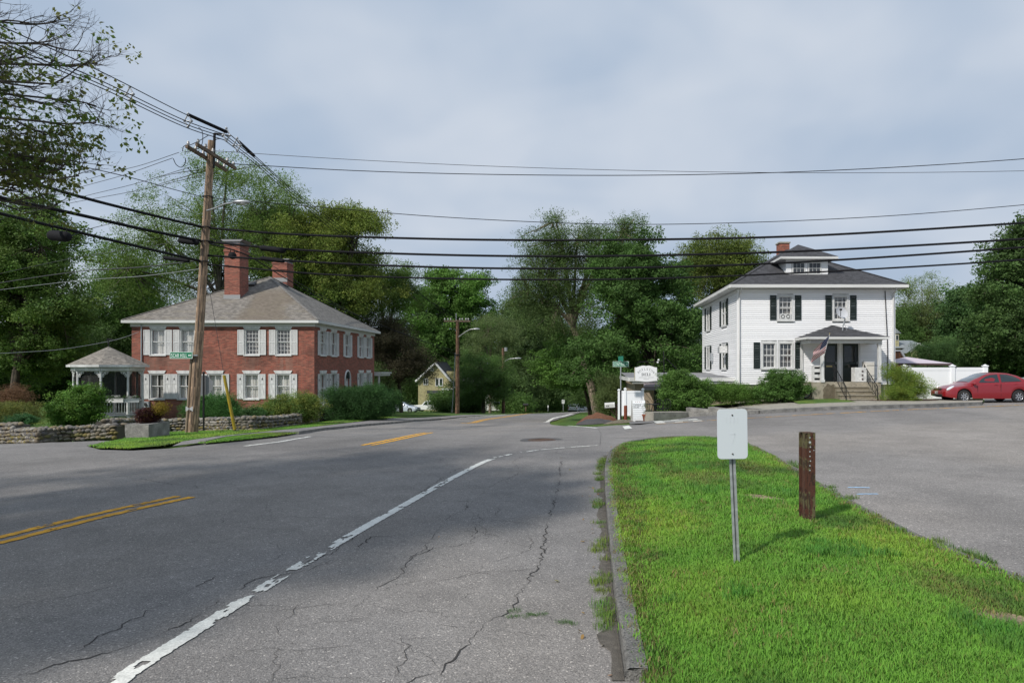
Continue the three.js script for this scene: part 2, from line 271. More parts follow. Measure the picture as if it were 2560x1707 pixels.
{
  // double yellow: three runs
  const runs = [[[-200, 1402], [0, 1352], [240, 1292], [462, 1243]], [[918, 1114], [1000, 1097], [1072, 1082]], [[1158, 1058.5], [1220, 1048], [1290, 1038], [1350, 1032]]];
  runs.forEach((r, i) => {
    const line = densify(smoothLine(H(r), 6), 0.5);
    for (const s of [-1, 1]) marking('yellow_line', wornStrip(offsetLine(line, s * 0.13), 0.13, 0.014, (a, b, n) => (s < 0 && i === 0 ? n > 0.33 : n > 0.24), 5 + i * 7 + s, i === 0 ? 0.05 : i === 1 ? 0.08 : 0.2), yellowPaint);
  });
  const edge = densify(smoothLine(H([[200, 1790], [300, 1702], [480, 1585], [690, 1452], [860, 1350], [1000, 1270], [1120, 1202], [1212, 1155], [1245, 1143]]), 8), 0.4);
  marking('white_edge_line', wornStrip(edge, 0.13, 0.014, (s, t, n) => { const gap = vnoise(s * 0.9 + 5, 3.3); return n > (gap < 0.28 ? 0.6 : gap < 0.4 ? 0.46 : 0.32); }, 3, 0.03), whitePaint);
  const edge2 = densify(smoothLine(H([[1245, 1143], [1310, 1131], [1400, 1121], [1500, 1114]]), 8), 0.4);
  marking('white_edge_line', wornStrip(edge2, 0.1, 0.014, (s, t, n) => n > 0.52, 9, 0.06), whitePaint);
  marking('white_edge_line', wornStrip(densify(H([[612, 1116], [700, 1105], [775, 1092]]), 0.5), 0.14, 0.014, (s, t, n) => n > 0.25, 11, 0.1), whitePaint);
  marking('white_edge_line', wornStrip(densify(smoothLine(H([[1010, 1055], [1100, 1047.5], [1200, 1041], [1265, 1036]]), 6), 0.5), 0.16, 0.014, (s, t, n) => n > 0.25, 12, 0.2), whitePaint);
  marking('white_edge_line', wornStrip(densify(smoothLine(H([[1364, 1056], [1375, 1050], [1388, 1044.5], [1410, 1040], [1432, 1034]]), 6), 0.5), 0.3, 0.014, (s, t, n) => n > 0.22, 13, 0.25), whitePaint);
  marking('white_edge_line', wornStrip(densify(H([[1420, 1064.5], [1492, 1071]]), 0.5), 0.12, 0.014, (s, t, n) => n > 0.3, 14, 0.12), whitePaint);
  marking('stop_bar', drape(H([[1556, 1067], [1572, 1064.5], [1581, 1071.5], [1562, 1074]]), 0.017, 0.7), whitePaint);
  // yellow line of the side street
  marking('yellow_line', wornStrip(densify(smoothLine(H([[1640, 1061], [1760, 1053], [1900, 1044.5], [2100, 1033.5], [2330, 1022.5], [2560, 1013]]), 6), 0.5), 0.1, 0.017, (s, t, n) => n > 0.36, 21, 0.15), yellowPaint);
  // STOP painted on the side street, read by drivers who come from the right
  const O = hit(1642, 1059.5), U = hit(1757, 1053), Wv = hit(1737, 1046.5);
  const q = (u, v) => [O[0] + (U[0] - O[0]) * u + (Wv[0] - U[0]) * v, O[1] + (U[1] - O[1]) * u + (Wv[1] - U[1]) * v];
  const bars = { S: [[0, 0.8, 1, 1], [0, 0.42, 1, 0.58], [0, 0, 1, 0.2], [0, 0.58, 0.28, 0.8], [0.72, 0.2, 1, 0.42]], T: [[0, 0.8, 1, 1], [0.36, 0, 0.64, 0.8]], O: [[0, 0.8, 1, 1], [0, 0, 1, 0.2], [0, 0.2, 0.28, 0.8], [0.72, 0.2, 1, 0.8]], P: [[0, 0.8, 1, 1], [0, 0.4, 1, 0.58], [0, 0, 0.28, 0.4], [0, 0.58, 0.28, 0.8], [0.72, 0.58, 1, 0.8]] };
  // lettering stands along v (towards the kerb), its lines run along u
  [...'STOP'].forEach((ch, i) => {
    const gs = bars[ch].map(([x0, y0, x1, y1]) => { const v0 = i * 0.26 + x0 * 0.2, v1 = i * 0.26 + x1 * 0.2, u0 = y0, u1 = y1; return drape([q(1 - u0, v0), q(1 - u1, v0), q(1 - u1, v1), q(1 - u0, v1)], 0.018, 0.6); });
    marking('painted_letter', merge(gs), whitePaint);
  });
  // utility marks sprayed in pale blue
  const blue = std({ color: 0x9fc6e8, roughness: 0.8 });
  marking('sprayed_mark', wornStrip(densify(H([[2120, 1220.5], [2175, 1221]]), 0.3), 0.05, 0.017, (s, t, n) => n > 0.4, 31, 0.05), blue);
  marking('sprayed_mark', wornStrip(densify(H([[2140, 1237], [2195, 1237]]), 0.3), 0.05, 0.017, (s, t, n) => n > 0.42, 32, 0.05), blue);
}
// cracks: narrow gaps filled with dark grit
const crackFill = std({ color: lin(0.035, 0.032, 0.03), roughness: 1 });
const tarFill = std({ color: lin(0.07, 0.068, 0.068), roughness: 0.8 });
function crack(pts, w, seed, m = crackFill, wob = 0.062, list = null) {
  const r = rng(seed), line = densify(list ?? H(pts), 0.055).map(([x, d]) => [x + (r() - 0.5) * wob, d + (r() - 0.5) * wob]);
  const pos = [], uv = []; let prev = null, fade = r() * 10;
  line.forEach((p, i) => { const a = line[Math.max(0, i - 1)], b = line[Math.min(line.length - 1, i + 1)], l = Math.hypot(b[0] - a[0], b[1] - a[1]) || 1, e = Math.min(i, line.length - 1 - i) / 4; const ww = w * clamp(e, 0.12, 1) * Math.max(0.02, -0.05 + 1.0 * vnoise(i * 0.23 + fade, seed)) * 0.26, nx = (b[1] - a[1]) / l * ww, nd = -(b[0] - a[0]) / l * ww; const q = [[p[0] + nx, p[1] + nd], [p[0] - nx, p[1] - nd]]; if (prev) for (const [x, d] of [prev[0], q[0], q[1], prev[0], q[1], prev[1]]) { pos.push(x, gh(x, d) + 0.0105, -d); uv.push(x, d); } prev = q; });
  const g = new THREE.BufferGeometry(); g.setAttribute('position', new THREE.Float32BufferAttribute(pos, 3)); g.setAttribute('uv', new THREE.Float32BufferAttribute(uv, 2)); g.setAttribute('normal', new THREE.Float32BufferAttribute(pos.map((_, i) => (i % 3 === 1 ? 1 : 0)), 3));
  part('crack', g, m, road);
}
crack([[20, 1700], [180, 1655], [300, 1628], [390, 1590], [470, 1560], [540, 1505], [640, 1448], [760, 1430], [860, 1395], [930, 1345], [1005, 1340]], 0.03, 1);
crack([[180, 1640], [240, 1595], [330, 1555], [420, 1500], [520, 1452], [580, 1432]], 0.022, 2);
crack([[640, 1532], [780, 1520], [880, 1505], [950, 1470], [1000, 1440], [1020, 1400], [1080, 1372], [1180, 1360], [1190, 1320], [1210, 1300], [1180, 1280]], 0.02, 3);
crack([[1105, 1695], [1130, 1650], [1180, 1600], [1200, 1570], [1250, 1545], [1275, 1530], [1300, 1480], [1340, 1425], [1355, 1390], [1365, 1320], [1390, 1240], [1400, 1180], [1405, 1150]], 0.032, 4);
crack([[1250, 1545], [1290, 1533], [1340, 1540], [1400, 1552], [1440, 1560]], 0.014, 5);
crack([[900, 1510], [1000, 1530], [1080, 1536], [1180, 1552], [1250, 1553]], 0.012, 6);
crack([[1160, 1275], [1200, 1240], [1235, 1210], [1290, 1190], [1300, 1175], [1280, 1155], [1310, 1140]], 0.02, 7);
crack([[1210, 1300], [1260, 1303], [1320, 1310], [1380, 1322]], 0.014, 8);
crack([[1010, 1410], [1060, 1375], [1090, 1330], [1110, 1300], [1170, 1270], [1165, 1240], [1200, 1215]], 0.014, 9);
crack([[740, 1420], [840, 1380], [940, 1300], [1040, 1240], [1130, 1180], [1200, 1150]], 0.022, 10);
crack([[0, 1235], [160, 1212], [300, 1190], [450, 1215]], 0.02, 11);
crack([[200, 1162], [330, 1152], [420, 1140], [560, 1130]], 0.03, 12, tarFill);
crack([[470, 1222], [560, 1205], [700, 1165], [820, 1140], [960, 1115]], 0.02, 13, tarFill);
crack([[1245, 1098], [1260, 1094], [1320, 1096], [1370, 1103], [1440, 1098]], 0.05, 14, tarFill);
crack([[1000, 1560], [1010, 1600], [1018, 1640], [995, 1680], [1005, 1705]], 0.012, 15);
crack([[1340, 1390], [1430, 1332], [1470, 1330]], 0.01, 16);
crack([[700, 1100], [900, 1085], [1050, 1065], [1200, 1055], [1320, 1046]], 0.05, 17, tarFill, 0.02);
crack([[1500, 1115], [1503, 1085], [1495, 1072]], 0.04, 18, tarFill, 0.02);
crack([[2265, 1100], [2330, 1105], [2400, 1103]], 0.03, 19); crack([[2100, 1140], [2180, 1142]], 0.02, 20); crack([[2310, 1285], [2440, 1298], [2560, 1300]], 0.02, 21); crack([[2130, 1078], [2300, 1078], [2480, 1064]], 0.03, 22); crack([[1900, 1140], [1990, 1128]], 0.02, 23);
{ // a net of hair cracks
  const r = rng(88); for (let i = 0; i < 46; i++) { const d = 3.4 + r() * 12, x = lerp(-0.62 * d, 0.02 * d, r()) - (d > 8 ? 0 : 0); if (x > 0.3) continue; let a = r() * 6.283, p = [x, d]; const l = [p], n = 3 + Math.floor(r() * 6); for (let k = 0; k < n; k++) { a += (r() - 0.5) * 1.1; p = [p[0] + Math.cos(a) * 0.28, p[1] + Math.sin(a) * 0.28]; if (p[0] > 0.05) break; l.push(p); } if (l.length > 2) crack(null, 0.008 + 0.008 * r(), 300 + i, crackFill, 0.05, l); }
}
// manhole in the junction
{
  const [mx, md] = hit(1355, 1101), t = thing('manhole_cover', 'rusty round manhole cover set in the junction asphalt', 'manhole', [mx, gh(mx, md) + 0.012, -md]);
  const rust = std({ color: lin(0.13, 0.085, 0.065), map: rep(mottle, 2), roughness: 0.8, metalness: 0.3 });
  part('collar', new THREE.RingGeometry(0.40, 0.62, 32).rotateX(-Math.PI / 2).translate(0, 0.001, 0), tarFill, t);
  part('lid', new THREE.CylinderGeometry(0.39, 0.39, 0.012, 32), rust, t);
  for (const q of [0.1, 0.2, 0.3]) part('rib', new THREE.TorusGeometry(q, 0.008, 4, 28).rotateX(Math.PI / 2).translate(0, 0.006, 0), rust, t);
}

// ---------------------------------------------------------------- the grass island and verges
const bladeMat = phys({ color: 0xffffff, roughness: 0.75, specularIntensity: 0.4, transmission: 0.5, side: THREE.DoubleSide });
function tuftGeom(n, h, spread, seed, wide = 0.006) {
  const r = rng(seed), pos = [], nor = [];
  for (let i = 0; i < n; i++) {
    const a = r() * 6.283, rr = Math.sqrt(r()) * spread, x = Math.cos(a) * rr, z = Math.sin(a) * rr, hh = h * (0.5 + 0.8 * r()), lean = (0.25 + 0.9 * r()) * hh * 0.8, b = r() * 6.283, lx = Math.cos(b) * lean, lz = Math.sin(b) * lean, w = wide * (0.7 + 0.7 * r()), wx = -Math.sin(b) * w, wz = Math.cos(b) * w;
    const p0 = [x - wx, -0.01, z - wz], p1 = [x + wx, -0.01, z + wz], m0 = [x + lx * 0.35 - wx * 0.8, hh * 0.62, z + lz * 0.35 - wz * 0.8], m1 = [x + lx * 0.35 + wx * 0.8, hh * 0.62, z + lz * 0.35 + wz * 0.8], t = [x + lx, hh, z + lz];
    pos.push(...p0, ...p1, ...m1, ...p0, ...m1, ...m0, ...m0, ...m1, ...t);
  }
  const g = new THREE.BufferGeometry(); g.setAttribute('position', new THREE.Float32BufferAttribute(pos, 3)); g.computeVertexNormals();
  // blades share a mostly upright shading normal
  const nn = g.attributes.normal; for (let i = 0; i < nn.count; i++) { const v = V(nn.getX(i) * 0.5, Math.abs(nn.getY(i)) * 0.5 + 0.6, nn.getZ(i) * 0.5).normalize(); nn.setXYZ(i, v.x, v.y, v.z); }
  return g;
}
const tufts = { lawn: [tuftGeom(26, 0.036, 0.08, 1, 0.0027), tuftGeom(26, 0.03, 0.09, 2, 0.003)], tall: tuftGeom(36, 0.085, 0.11, 3, 0.003), far: tuftGeom(22, 0.05, 0.22, 4, 0.009) };
function scatter(name, geom, mat, list, parent, label) {          // list: [x, y, z, scale, turn, [r, g, b]]
  const o = new THREE.InstancedMesh(geom, mat, list.length), m = new THREE.Matrix4(), q = new THREE.Quaternion(), e = new THREE.Euler(), c = new THREE.Color();
  list.forEach(([x, y, z, s, turn, col, tilt = 0], i) => { e.set(tilt, turn, tilt * 0.6); m.compose(V(x, y, z), q.setFromEuler(e), Array.isArray(s) ? V(...s) : V(s, s, s)); o.setMatrixAt(i, m); o.setColorAt(i, c.setRGB(...col)); });
  o.name = parent ? name : numbered(name); o.userData = { kind: 'stuff' }; if (label) o.userData.label = label; both(o); (parent ?? scene).add(o); return o;
}
const grassCol = (x, d, r) => {
  const y = sstep(0.4, 0.66, fbm(x * 0.5 + 20, d * 0.5, 3)), dk = sstep(0.58, 0.72, fbm(x * 0.9 + 3, d * 0.9 + 11, 3)), br = sstep(0.63, 0.76, fbm(x * 1.3 + 40, d * 0.55 + 7, 3)) , k = 0.75 + r() * 0.5;
  let c = [lerp(0.2, 0.32, y), lerp(0.43, 0.5, y), lerp(0.05, 0.06, y)];
  c = c.map((v, i) => lerp(v, [0.07, 0.18, 0.028][i], dk * 0.7)); c = c.map((v, i) => lerp(v, [0.21, 0.19, 0.065][i], Math.max(br * (r() < 0.5 ? 0.8 : 0.15), r() < 0.1 ? 0.6 : 0)));
  return c.map((v) => v * k);
};
const kerbGrey = std({ color: lin(0.66, 0.66, 0.66), map: rep(graniteTex, 0.8), bumpMap: rep(grain, 1.6), bumpScale: 0.015, roughness: 0.9 });
const islandInner = offsetLine(islandEdge, 0.16);                 // grass starts behind the kerb stones
const islandPoly = [...islandInner, [14, 2.2], [10, -3], [1, -3], [0.6, 1]];
const islandDome = (x, d) => { let m = 9; for (const p of islandInner) { const q = Math.hypot(p[0] - x, p[1] - d); if (q < m) m = q; } return 0.05 + 0.125 * sstep(0, 2.0, m); };
structure('grass_island', drape(islandPoly, islandDome, 0.5), lawn, 'grass island between the main road and the side street');
{
  // kerb stones round the island, each a block of its own
  const line = densify(islandEdge, 0.1); let s = 0, start = 0; const r = rng(9);
  const pieces = []; let next = 1.3;
  for (let i = 1; i < line.length; i++) { s += Math.hypot(line[i][0] - line[i - 1][0], line[i][1] - line[i - 1][1]); if (s >= next || i === line.length - 1) { pieces.push(line.slice(start, i + 1)); start = i; next = s + 1.2 + r() * 0.5; } }
  const holder = thing('island_kerb', 'low grey stone kerb edging the grass island', 'kerb');
  pieces.forEach((pc, n) => {
    const low = n > pieces.length * 0.5, top = low ? 0.085 : 0.09, w = 0.14, pos = [];
    const g0 = pc.length > 3 ? pc.slice(0, -1).concat([pc[pc.length - 1].map((v, i) => v + (pc[pc.length - 2][i] - v) * 0.12)]) : pc, out = g0, inn = offsetLine(g0, w), up = (p, h) => onGround(p[0], p[1], h + (fbm(p[0] * 3, p[1] * 3, 2) - 0.5) * 0.02);
    const faces = [];
    for (let i = 0; i < out.length - 1; i++) {
      const a = up(out[i], -0.06), b = up(out[i + 1], -0.06), c = up(offsetLine(g0, 0.012)[i + 1], top - 0.012), e = up(offsetLine(g0, 0.012)[i], top - 0.012), c2 = up(offsetLine(g0, 0.03)[i + 1], top), e2 = up(offsetLine(g0, 0.03)[i], top), f = up(inn[i + 1], top), h = up(inn[i], top), k = up(inn[i + 1], -0.05), l = up(inn[i], -0.05);
      faces.push([a, e, c], [a, c, b], [e, e2, c2], [e, c2, c], [e2, h, f], [e2, f, c2], [h, l, k], [h, k, f]);
    }
    for (const [i, rev] of [[0, false], [out.length - 1, true]]) { const a = up(out[i], -0.06), e = up(out[i], top - 0.015), h = up(inn[i], top), l = up(inn[i], -0.05); faces.push(rev ? [a, e, h] : [a, h, e], rev ? [a, h, l] : [a, l, h]); }
    part('kerb_stone', uvm(triG(faces)), kerbGrey, holder);
  });
}
{
  const r = rng(21), lists = [[], []], tall = [], bare = [[hit(1908, 1268), 0.24], [hit(2520, 1590), 0.2]];
  let n = 0;
  while (n < 48000) {
    const d = 2.4 + Math.pow(r(), 1.25) * 17, x = X(1500 + r() * 1180, d); n++;
    if (!inPoly(islandPoly, x, d)) continue;
    if (bare.some(([p, q]) => Math.hypot((p[0] - x) / 1.5, p[1] - d) < q * (0.6 + 0.6 * r()))) continue;
    const near = d < 6.5, edgeBrown = clamp(1 - (x - X(1545, d)) / 0.45), c = grassCol(x, d, r);
    if (edgeBrown > 0 && r() < edgeBrown * 0.85) { if (r() < 0.5) continue; c[0] = 0.2; c[1] = 0.17; c[2] = 0.06; }
    lists[r() < 0.5 ? 0 : 1].push([x, gh(x, d) + islandDome(x, d), -d, (0.75 + 0.6 * r()) * (d > 9 ? 1.25 : 1), r() * 6.28, c]);
    if (fbm(x * 1.1 + 3, d * 1.1 + 11, 3) > 0.63 && r() < 0.14) tall.push([x, gh(x, d) + islandDome(x, d), -d, 0.6 + 0.5 * r(), r() * 6.28, [0.1 + 0.04 * r(), 0.27 + 0.08 * r(), 0.04]]);
  }
  // grass leaning out over the kerb, thicker in places, and dry straw among it
  const rim = densify(islandInner.filter((p) => p[1] > 1.5 && p[1] < 17), 0.03), lean = [];
  for (let i = 0; i < 3400; i++) { const p = rim[Math.floor(r() * rim.length)], f = vnoise(p[0] * 1.4 + p[1] * 1.7, 3.3); if (r() > f * 1.3) continue; const a = r() * 6.283, q = r() * 0.1 * f, x = p[0] + Math.cos(a) * q, d = p[1] + Math.sin(a) * q, c = r() < 0.3 ? [0.3, 0.25, 0.1] : grassCol(x, d, r); lean.push([x, gh(x, d) + 0.06, -d, 0.6 + 0.8 * r(), r() * 6.28, c, (r() - 0.5) * 0.9]); }
  scatter('grass', tufts.lawn[0], bladeMat, lean, null, 'ragged grass fringe hanging over the island kerb');
  const straw = []; for (let i = 0; i < 2600; i++) { const d = 2.6 + r() * 13, x = X(1520 + r() * 1100, d); if (inPoly(islandPoly, x, d) && fbm(x * 1.7 + 8, d * 1.7, 3) > 0.47) straw.push([x, gh(x, d) + islandDome(x, d), -d, 0.7 + 0.6 * r(), r() * 6.28, [0.34 + 0.1 * r(), 0.28 + 0.06 * r(), 0.12], (r() - 0.5) * 1.2]); }
  scatter('dry_grass', tuftGeom(7, 0.06, 0.07, 8, 0.0028), bladeMat, straw, null, 'dry straw coloured blades scattered through the island grass');
  const litter = []; for (let i = 0; i < 90; i++) { const p = rim[Math.floor(r() * rim.length)], o = r() < 0.75 ? 0.2 + r() * 0.3 : r() * 3, x = p[0] - o; if (p[0] > 2.5) continue; litter.push([x, gh(x, p[1]) + 0.02, -p[1], 0.012 + 0.02 * r(), r() * 6.28, [0.28 + 0.15 * r(), 0.2 + 0.08 * r(), 0.09], (r() - 0.5)]); }
  scatter('fallen_leaves', new THREE.CircleGeometry(1, 5).scale(1, 0.55, 1).rotateX(-1.4), bladeMat, litter, null, 'dry fallen leaves lying near the gutter');
  lists.forEach((l) => scatter('grass', tufts.lawn[lists.indexOf(l)], bladeMat, l, null, 'bright mown grass covering the island'));
  scatter('coarse_grass', tufts.tall, bladeMat, tall, null, 'darker coarse grass clumps on the island');
  bare.forEach(([[x, d], q], i) => structure('bare_soil', drape(Array.from({ length: 18 }, (_, k) => { const a = k / 18 * 6.283, w = q * (0.75 + 0.4 * hash2(k, i + 3)); return [x + Math.cos(a) * w * 1.5, d + Math.sin(a) * w]; }), (u, v) => islandDome(u, v) + 0.012, 0.5), soil));
  // dirt in the gutter by the island and the weeds that grow in it
  const gut = islandEdge.filter((p) => p[0] < 2.2 && p[1] < 15 && p[1] > 1.5), gutter = gut.map((p, i) => [p[0] - 0.02 - 0.24 * Math.max(0, fbm(p[1] * 3.1, 5.5, 4) - 0.22), p[1]]);
  const gutterDirt = structure('gutter_dirt', drape([...gut, ...gutter.reverse()], 0.013, 0.25), std({ color: lin(0.2, 0.18, 0.155), map: rep(mottle, 3), bumpMap: rep(grain, 6), bumpScale: 0.02, roughness: 1 }));
  const weeds = [], leafy = [];
  for (let i = 0; i < 170; i++) { const k = Math.floor(r() * gut.length), p = gut[k], d = p[1] + (r() - 0.5) * 0.5; if (vnoise(d * 2.3 + 2, 8.2) < 0.42) continue; weeds.push([p[0] - 0.02 - r() * 0.12, gh(p[0], d), -d, 0.3 + 0.6 * r(), r() * 6.28, [0.12 + 0.1 * r(), 0.25 + 0.07 * r(), 0.035]]); }
  const rightEdge = islandEdge.filter((p) => p[0] > 3.3 && p[1] < 14);
  for (let i = 0; i < 200; i++) { const p = rightEdge[Math.floor(r() * rightEdge.length)]; if (vnoise(p[1] * 1.3, 2.2) < 0.5) continue; const o = 0.02 + r() * 0.22; weeds.push([p[0] + o * 0.8, gh(p[0], p[1]), -p[1] - o * 0.6, 0.45 + 0.6 * r(), r() * 6.28, [0.1 + 0.06 * r(), 0.24, 0.04]]); }
  for (const [px, py, n] of [[1345, 1538, 8], [1295, 1545, 5], [1415, 1560, 7], [1285, 1530, 4]]) { const [cx, cd] = hit(px, py); for (let i = 0; i < n; i++) { const x = cx + (r() - 0.5) * 0.14, d = cd + (r() - 0.5) * 0.05; weeds.push([x, gh(x, d), -d, 0.22 + 0.15 * r(), r() * 6.28, [0.09, 0.21, 0.04]]); } }
  scatter('weeds', tufts.tall, bladeMat, weeds, null, 'weeds and grass growing in the gutter and along the kerb');
}
// left verge, footpath and kerb along the main road
const vergeTip = H([[222, 1117], [250, 1123], [330, 1125], [420, 1121], [520, 1107], [640, 1092], [680, 1088], [640, 1083], [560, 1078], [430, 1084], [310, 1103]]);
const vergeLawn = [...H([[222, 1117], [250, 1123], [330, 1125], [400, 1119], [455, 1107], [540, 1094], [640, 1084], [740, 1074], [870, 1058], [1000, 1046], [980, 1044], [870, 1051], [740, 1062], [650, 1073], [560, 1080], [430, 1082], [320, 1100]])];
structure('verge', drape(vergeLawn, 0.05, 1), lawn, 'grass verge in front of the fieldstone wall');
const kerbStrip = [...H([[505, 1113], [600, 1104], [690, 1094], [735, 1087], [660, 1088], [560, 1098]])];
structure('verge', drape(kerbStrip, 0.07, 1), lawn, 'narrow grass strip between kerb and footpath');
const pathPoly = H([[430, 1121], [505, 1112], [560, 1099], [660, 1088.5], [735, 1087], [790, 1077], [900, 1066], [1010, 1056], [1150, 1044], [1240, 1037], [1150, 1039], [1000, 1047.5], [870, 1060], [740, 1075], [640, 1086], [540, 1096], [455, 1109]]);
structure('footpath', drape(pathPoly, 0.065, 1), std({ color: lin(0.95, 0.93, 0.93), map: rep(asphaltTex, 1 / 2.2, 1 / 2.4, 0.5, 0.6), roughness: 0.95 }), 'asphalt footpath along the fieldstone wall');
{
  const r = rng(31), far = [];
  const put = (poly, n, lift, s0) => { let x0 = 1e9, x1 = -1e9, d0 = 1e9, d1 = -1e9; for (const [x, d] of poly) { x0 = Math.min(x0, x); x1 = Math.max(x1, x); d0 = Math.min(d0, d); d1 = Math.max(d1, d); } for (let i = 0; i < n; i++) { const x = lerp(x0, x1, r()), d = lerp(d0, d1, r()); if (inPoly(poly, x, d)) { const c = grassCol(x, d, r); far.push([x, gh(x, d) + lift, -d, s0 * (0.6 + 0.7 * r()), r() * 6.28, c]); } } };
  put(vergeLawn, 12000, 0.045, 0.6); put(kerbStrip, 3000, 0.065, 0.55);
  scatter('grass', tufts.far, bladeMat, far, null, 'grass growing on the roadside verge');
  const holder = thing('road_kerb', 'granite kerb along the footpath by the fieldstone wall', 'kerb');
  const line = densify(H([[505, 1112], [560, 1099], [660, 1088.5], [735, 1087]]), 1.6), line2 = densify(H([[740, 1086.5], [800, 1076.5], [900, 1066], [1000, 1057.5], [1100, 1049]]), 2.2);
  for (const l of [line, line2]) for (let i = 0; i < l.length - 1; i++) { const a = l[i], b = [lerp(l[i][0], l[i + 1][0], 0.985), lerp(l[i][1], l[i + 1][1], 0.985)], pr = strip([a, b], -0.07, 0.08); const up = (k, h) => onGround(pr[k][0], pr[k][1], h), lo = [0, 1, 2, 3].map((k) => up(k, -0.1)), hi = [0, 1, 2, 3].map((k) => up(k, 0.11)); const fs = [[hi[0], hi[2], hi[1]], [hi[0], hi[3], hi[2]]]; for (let k = 0; k < 4; k++) { const m = (k + 1) % 4; fs.push([lo[k], hi[k], hi[m]], [lo[k], hi[m], lo[m]]); } part('kerb_stone', uvm(triG(fs.map((t) => [t[0], t[2], t[1]]))), granite, holder); }
}

// ---------------------------------------------------------------- trees and shrubs
const leafMat = phys({ color: 0xffffff, roughness: 0.75, specularIntensity: 0.35, transmission: 0.45, side: THREE.DoubleSide });
function clump(n, leaf, seed, flat = 0.8, narrow = 0.55) {        // leaves through a ball of radius 1
  const r = rng(seed), pos = [], c = V(), u = V(), v = V(), w = V();
  for (let i = 0; i < n; i++) {
    c.set(r() - 0.5, r() - 0.5, r() - 0.5).normalize().multiplyScalar(Math.cbrt(r()) * 0.95); c.y *= flat;
    w.set(r() - 0.5, r() * 1.1 - 0.1, r() - 0.5).normalize(); u.set(r() - 0.5, (r() - 0.5) * 0.5 - 0.25, r() - 0.5).normalize(); v.crossVectors(w, u).normalize(); u.crossVectors(v, w);
    const s = leaf * (0.65 + 0.7 * r()), h = s * narrow;
    const a = c.clone().addScaledVector(u, -s), b = c.clone().addScaledVector(u, s), l = c.clone().addScaledVector(v, h).addScaledVector(w, h * 0.35), m = c.clone().addScaledVector(v, -h).addScaledVector(w, h * 0.35);
    for (const p of [a, m, b, a, b, l]) pos.push(p.x, p.y, p.z);
  }
  const g = new THREE.BufferGeometry(); g.setAttribute('position', new THREE.Float32BufferAttribute(pos, 3)); g.computeVertexNormals(); return g;
}
const clumps = { fine: clump(70, 0.095, 11), mid: clump(64, 0.12, 12), broad: clump(56, 0.15, 13, 0.7, 0.7), airy: clump(30, 0.12, 14, 0.7), yew: clump(70, 0.16, 15, 0.9, 0.22), maple: clump(14, 0.17, 16, 0.6, 0.6) };
const barkTex = tex(512, (u, v) => { const a = fbm(u * 26, v * 4, 4, 26) , b = fbm(u * 8, v * 8, 3, 8); const k = 0.44 + (a - 0.5) * 0.5 + (b - 0.5) * 0.2; return [k, k * 0.94, k * 0.86]; });
const bark = (c) => std({ color: c, map: rep(barkTex, 1, 1), bumpMap: rep(barkTex, 1, 1), bumpScale: 0.03, roughness: 0.95 });
const barkDark = bark(lin(0.42, 0.37, 0.33)), barkPale = bark(lin(1.0, 0.92, 0.82)), barkGrey = bark(lin(0.62, 0.6, 0.6));
function limb(a, b, c, r0, r1, seg = 6, n = 6) {                  // bent tapered limb from a over b to c
  const cv = new THREE.QuadraticBezierCurve3(a, b, c), g = new THREE.TubeGeometry(cv, seg, 1, n), p = g.attributes.position, uv = g.attributes.uv;
  const len = a.distanceTo(c);
  for (let i = 0; i <= seg; i++) { const o = cv.getPointAt(i / seg), r = lerp(r0, r1, i / seg); for (let k = 0; k <= n; k++) { const q = i * (n + 1) + k; p.setXYZ(q, o.x + (p.getX(q) - o.x) * r, o.y + (p.getY(q) - o.y) * r, o.z + (p.getZ(q) - o.z) * r); uv.setXY(q, k / n * Math.max(1, Math.round(r0 * 4)), i / seg * len * 0.5); } }
  g.computeVertexNormals(); return g;
}
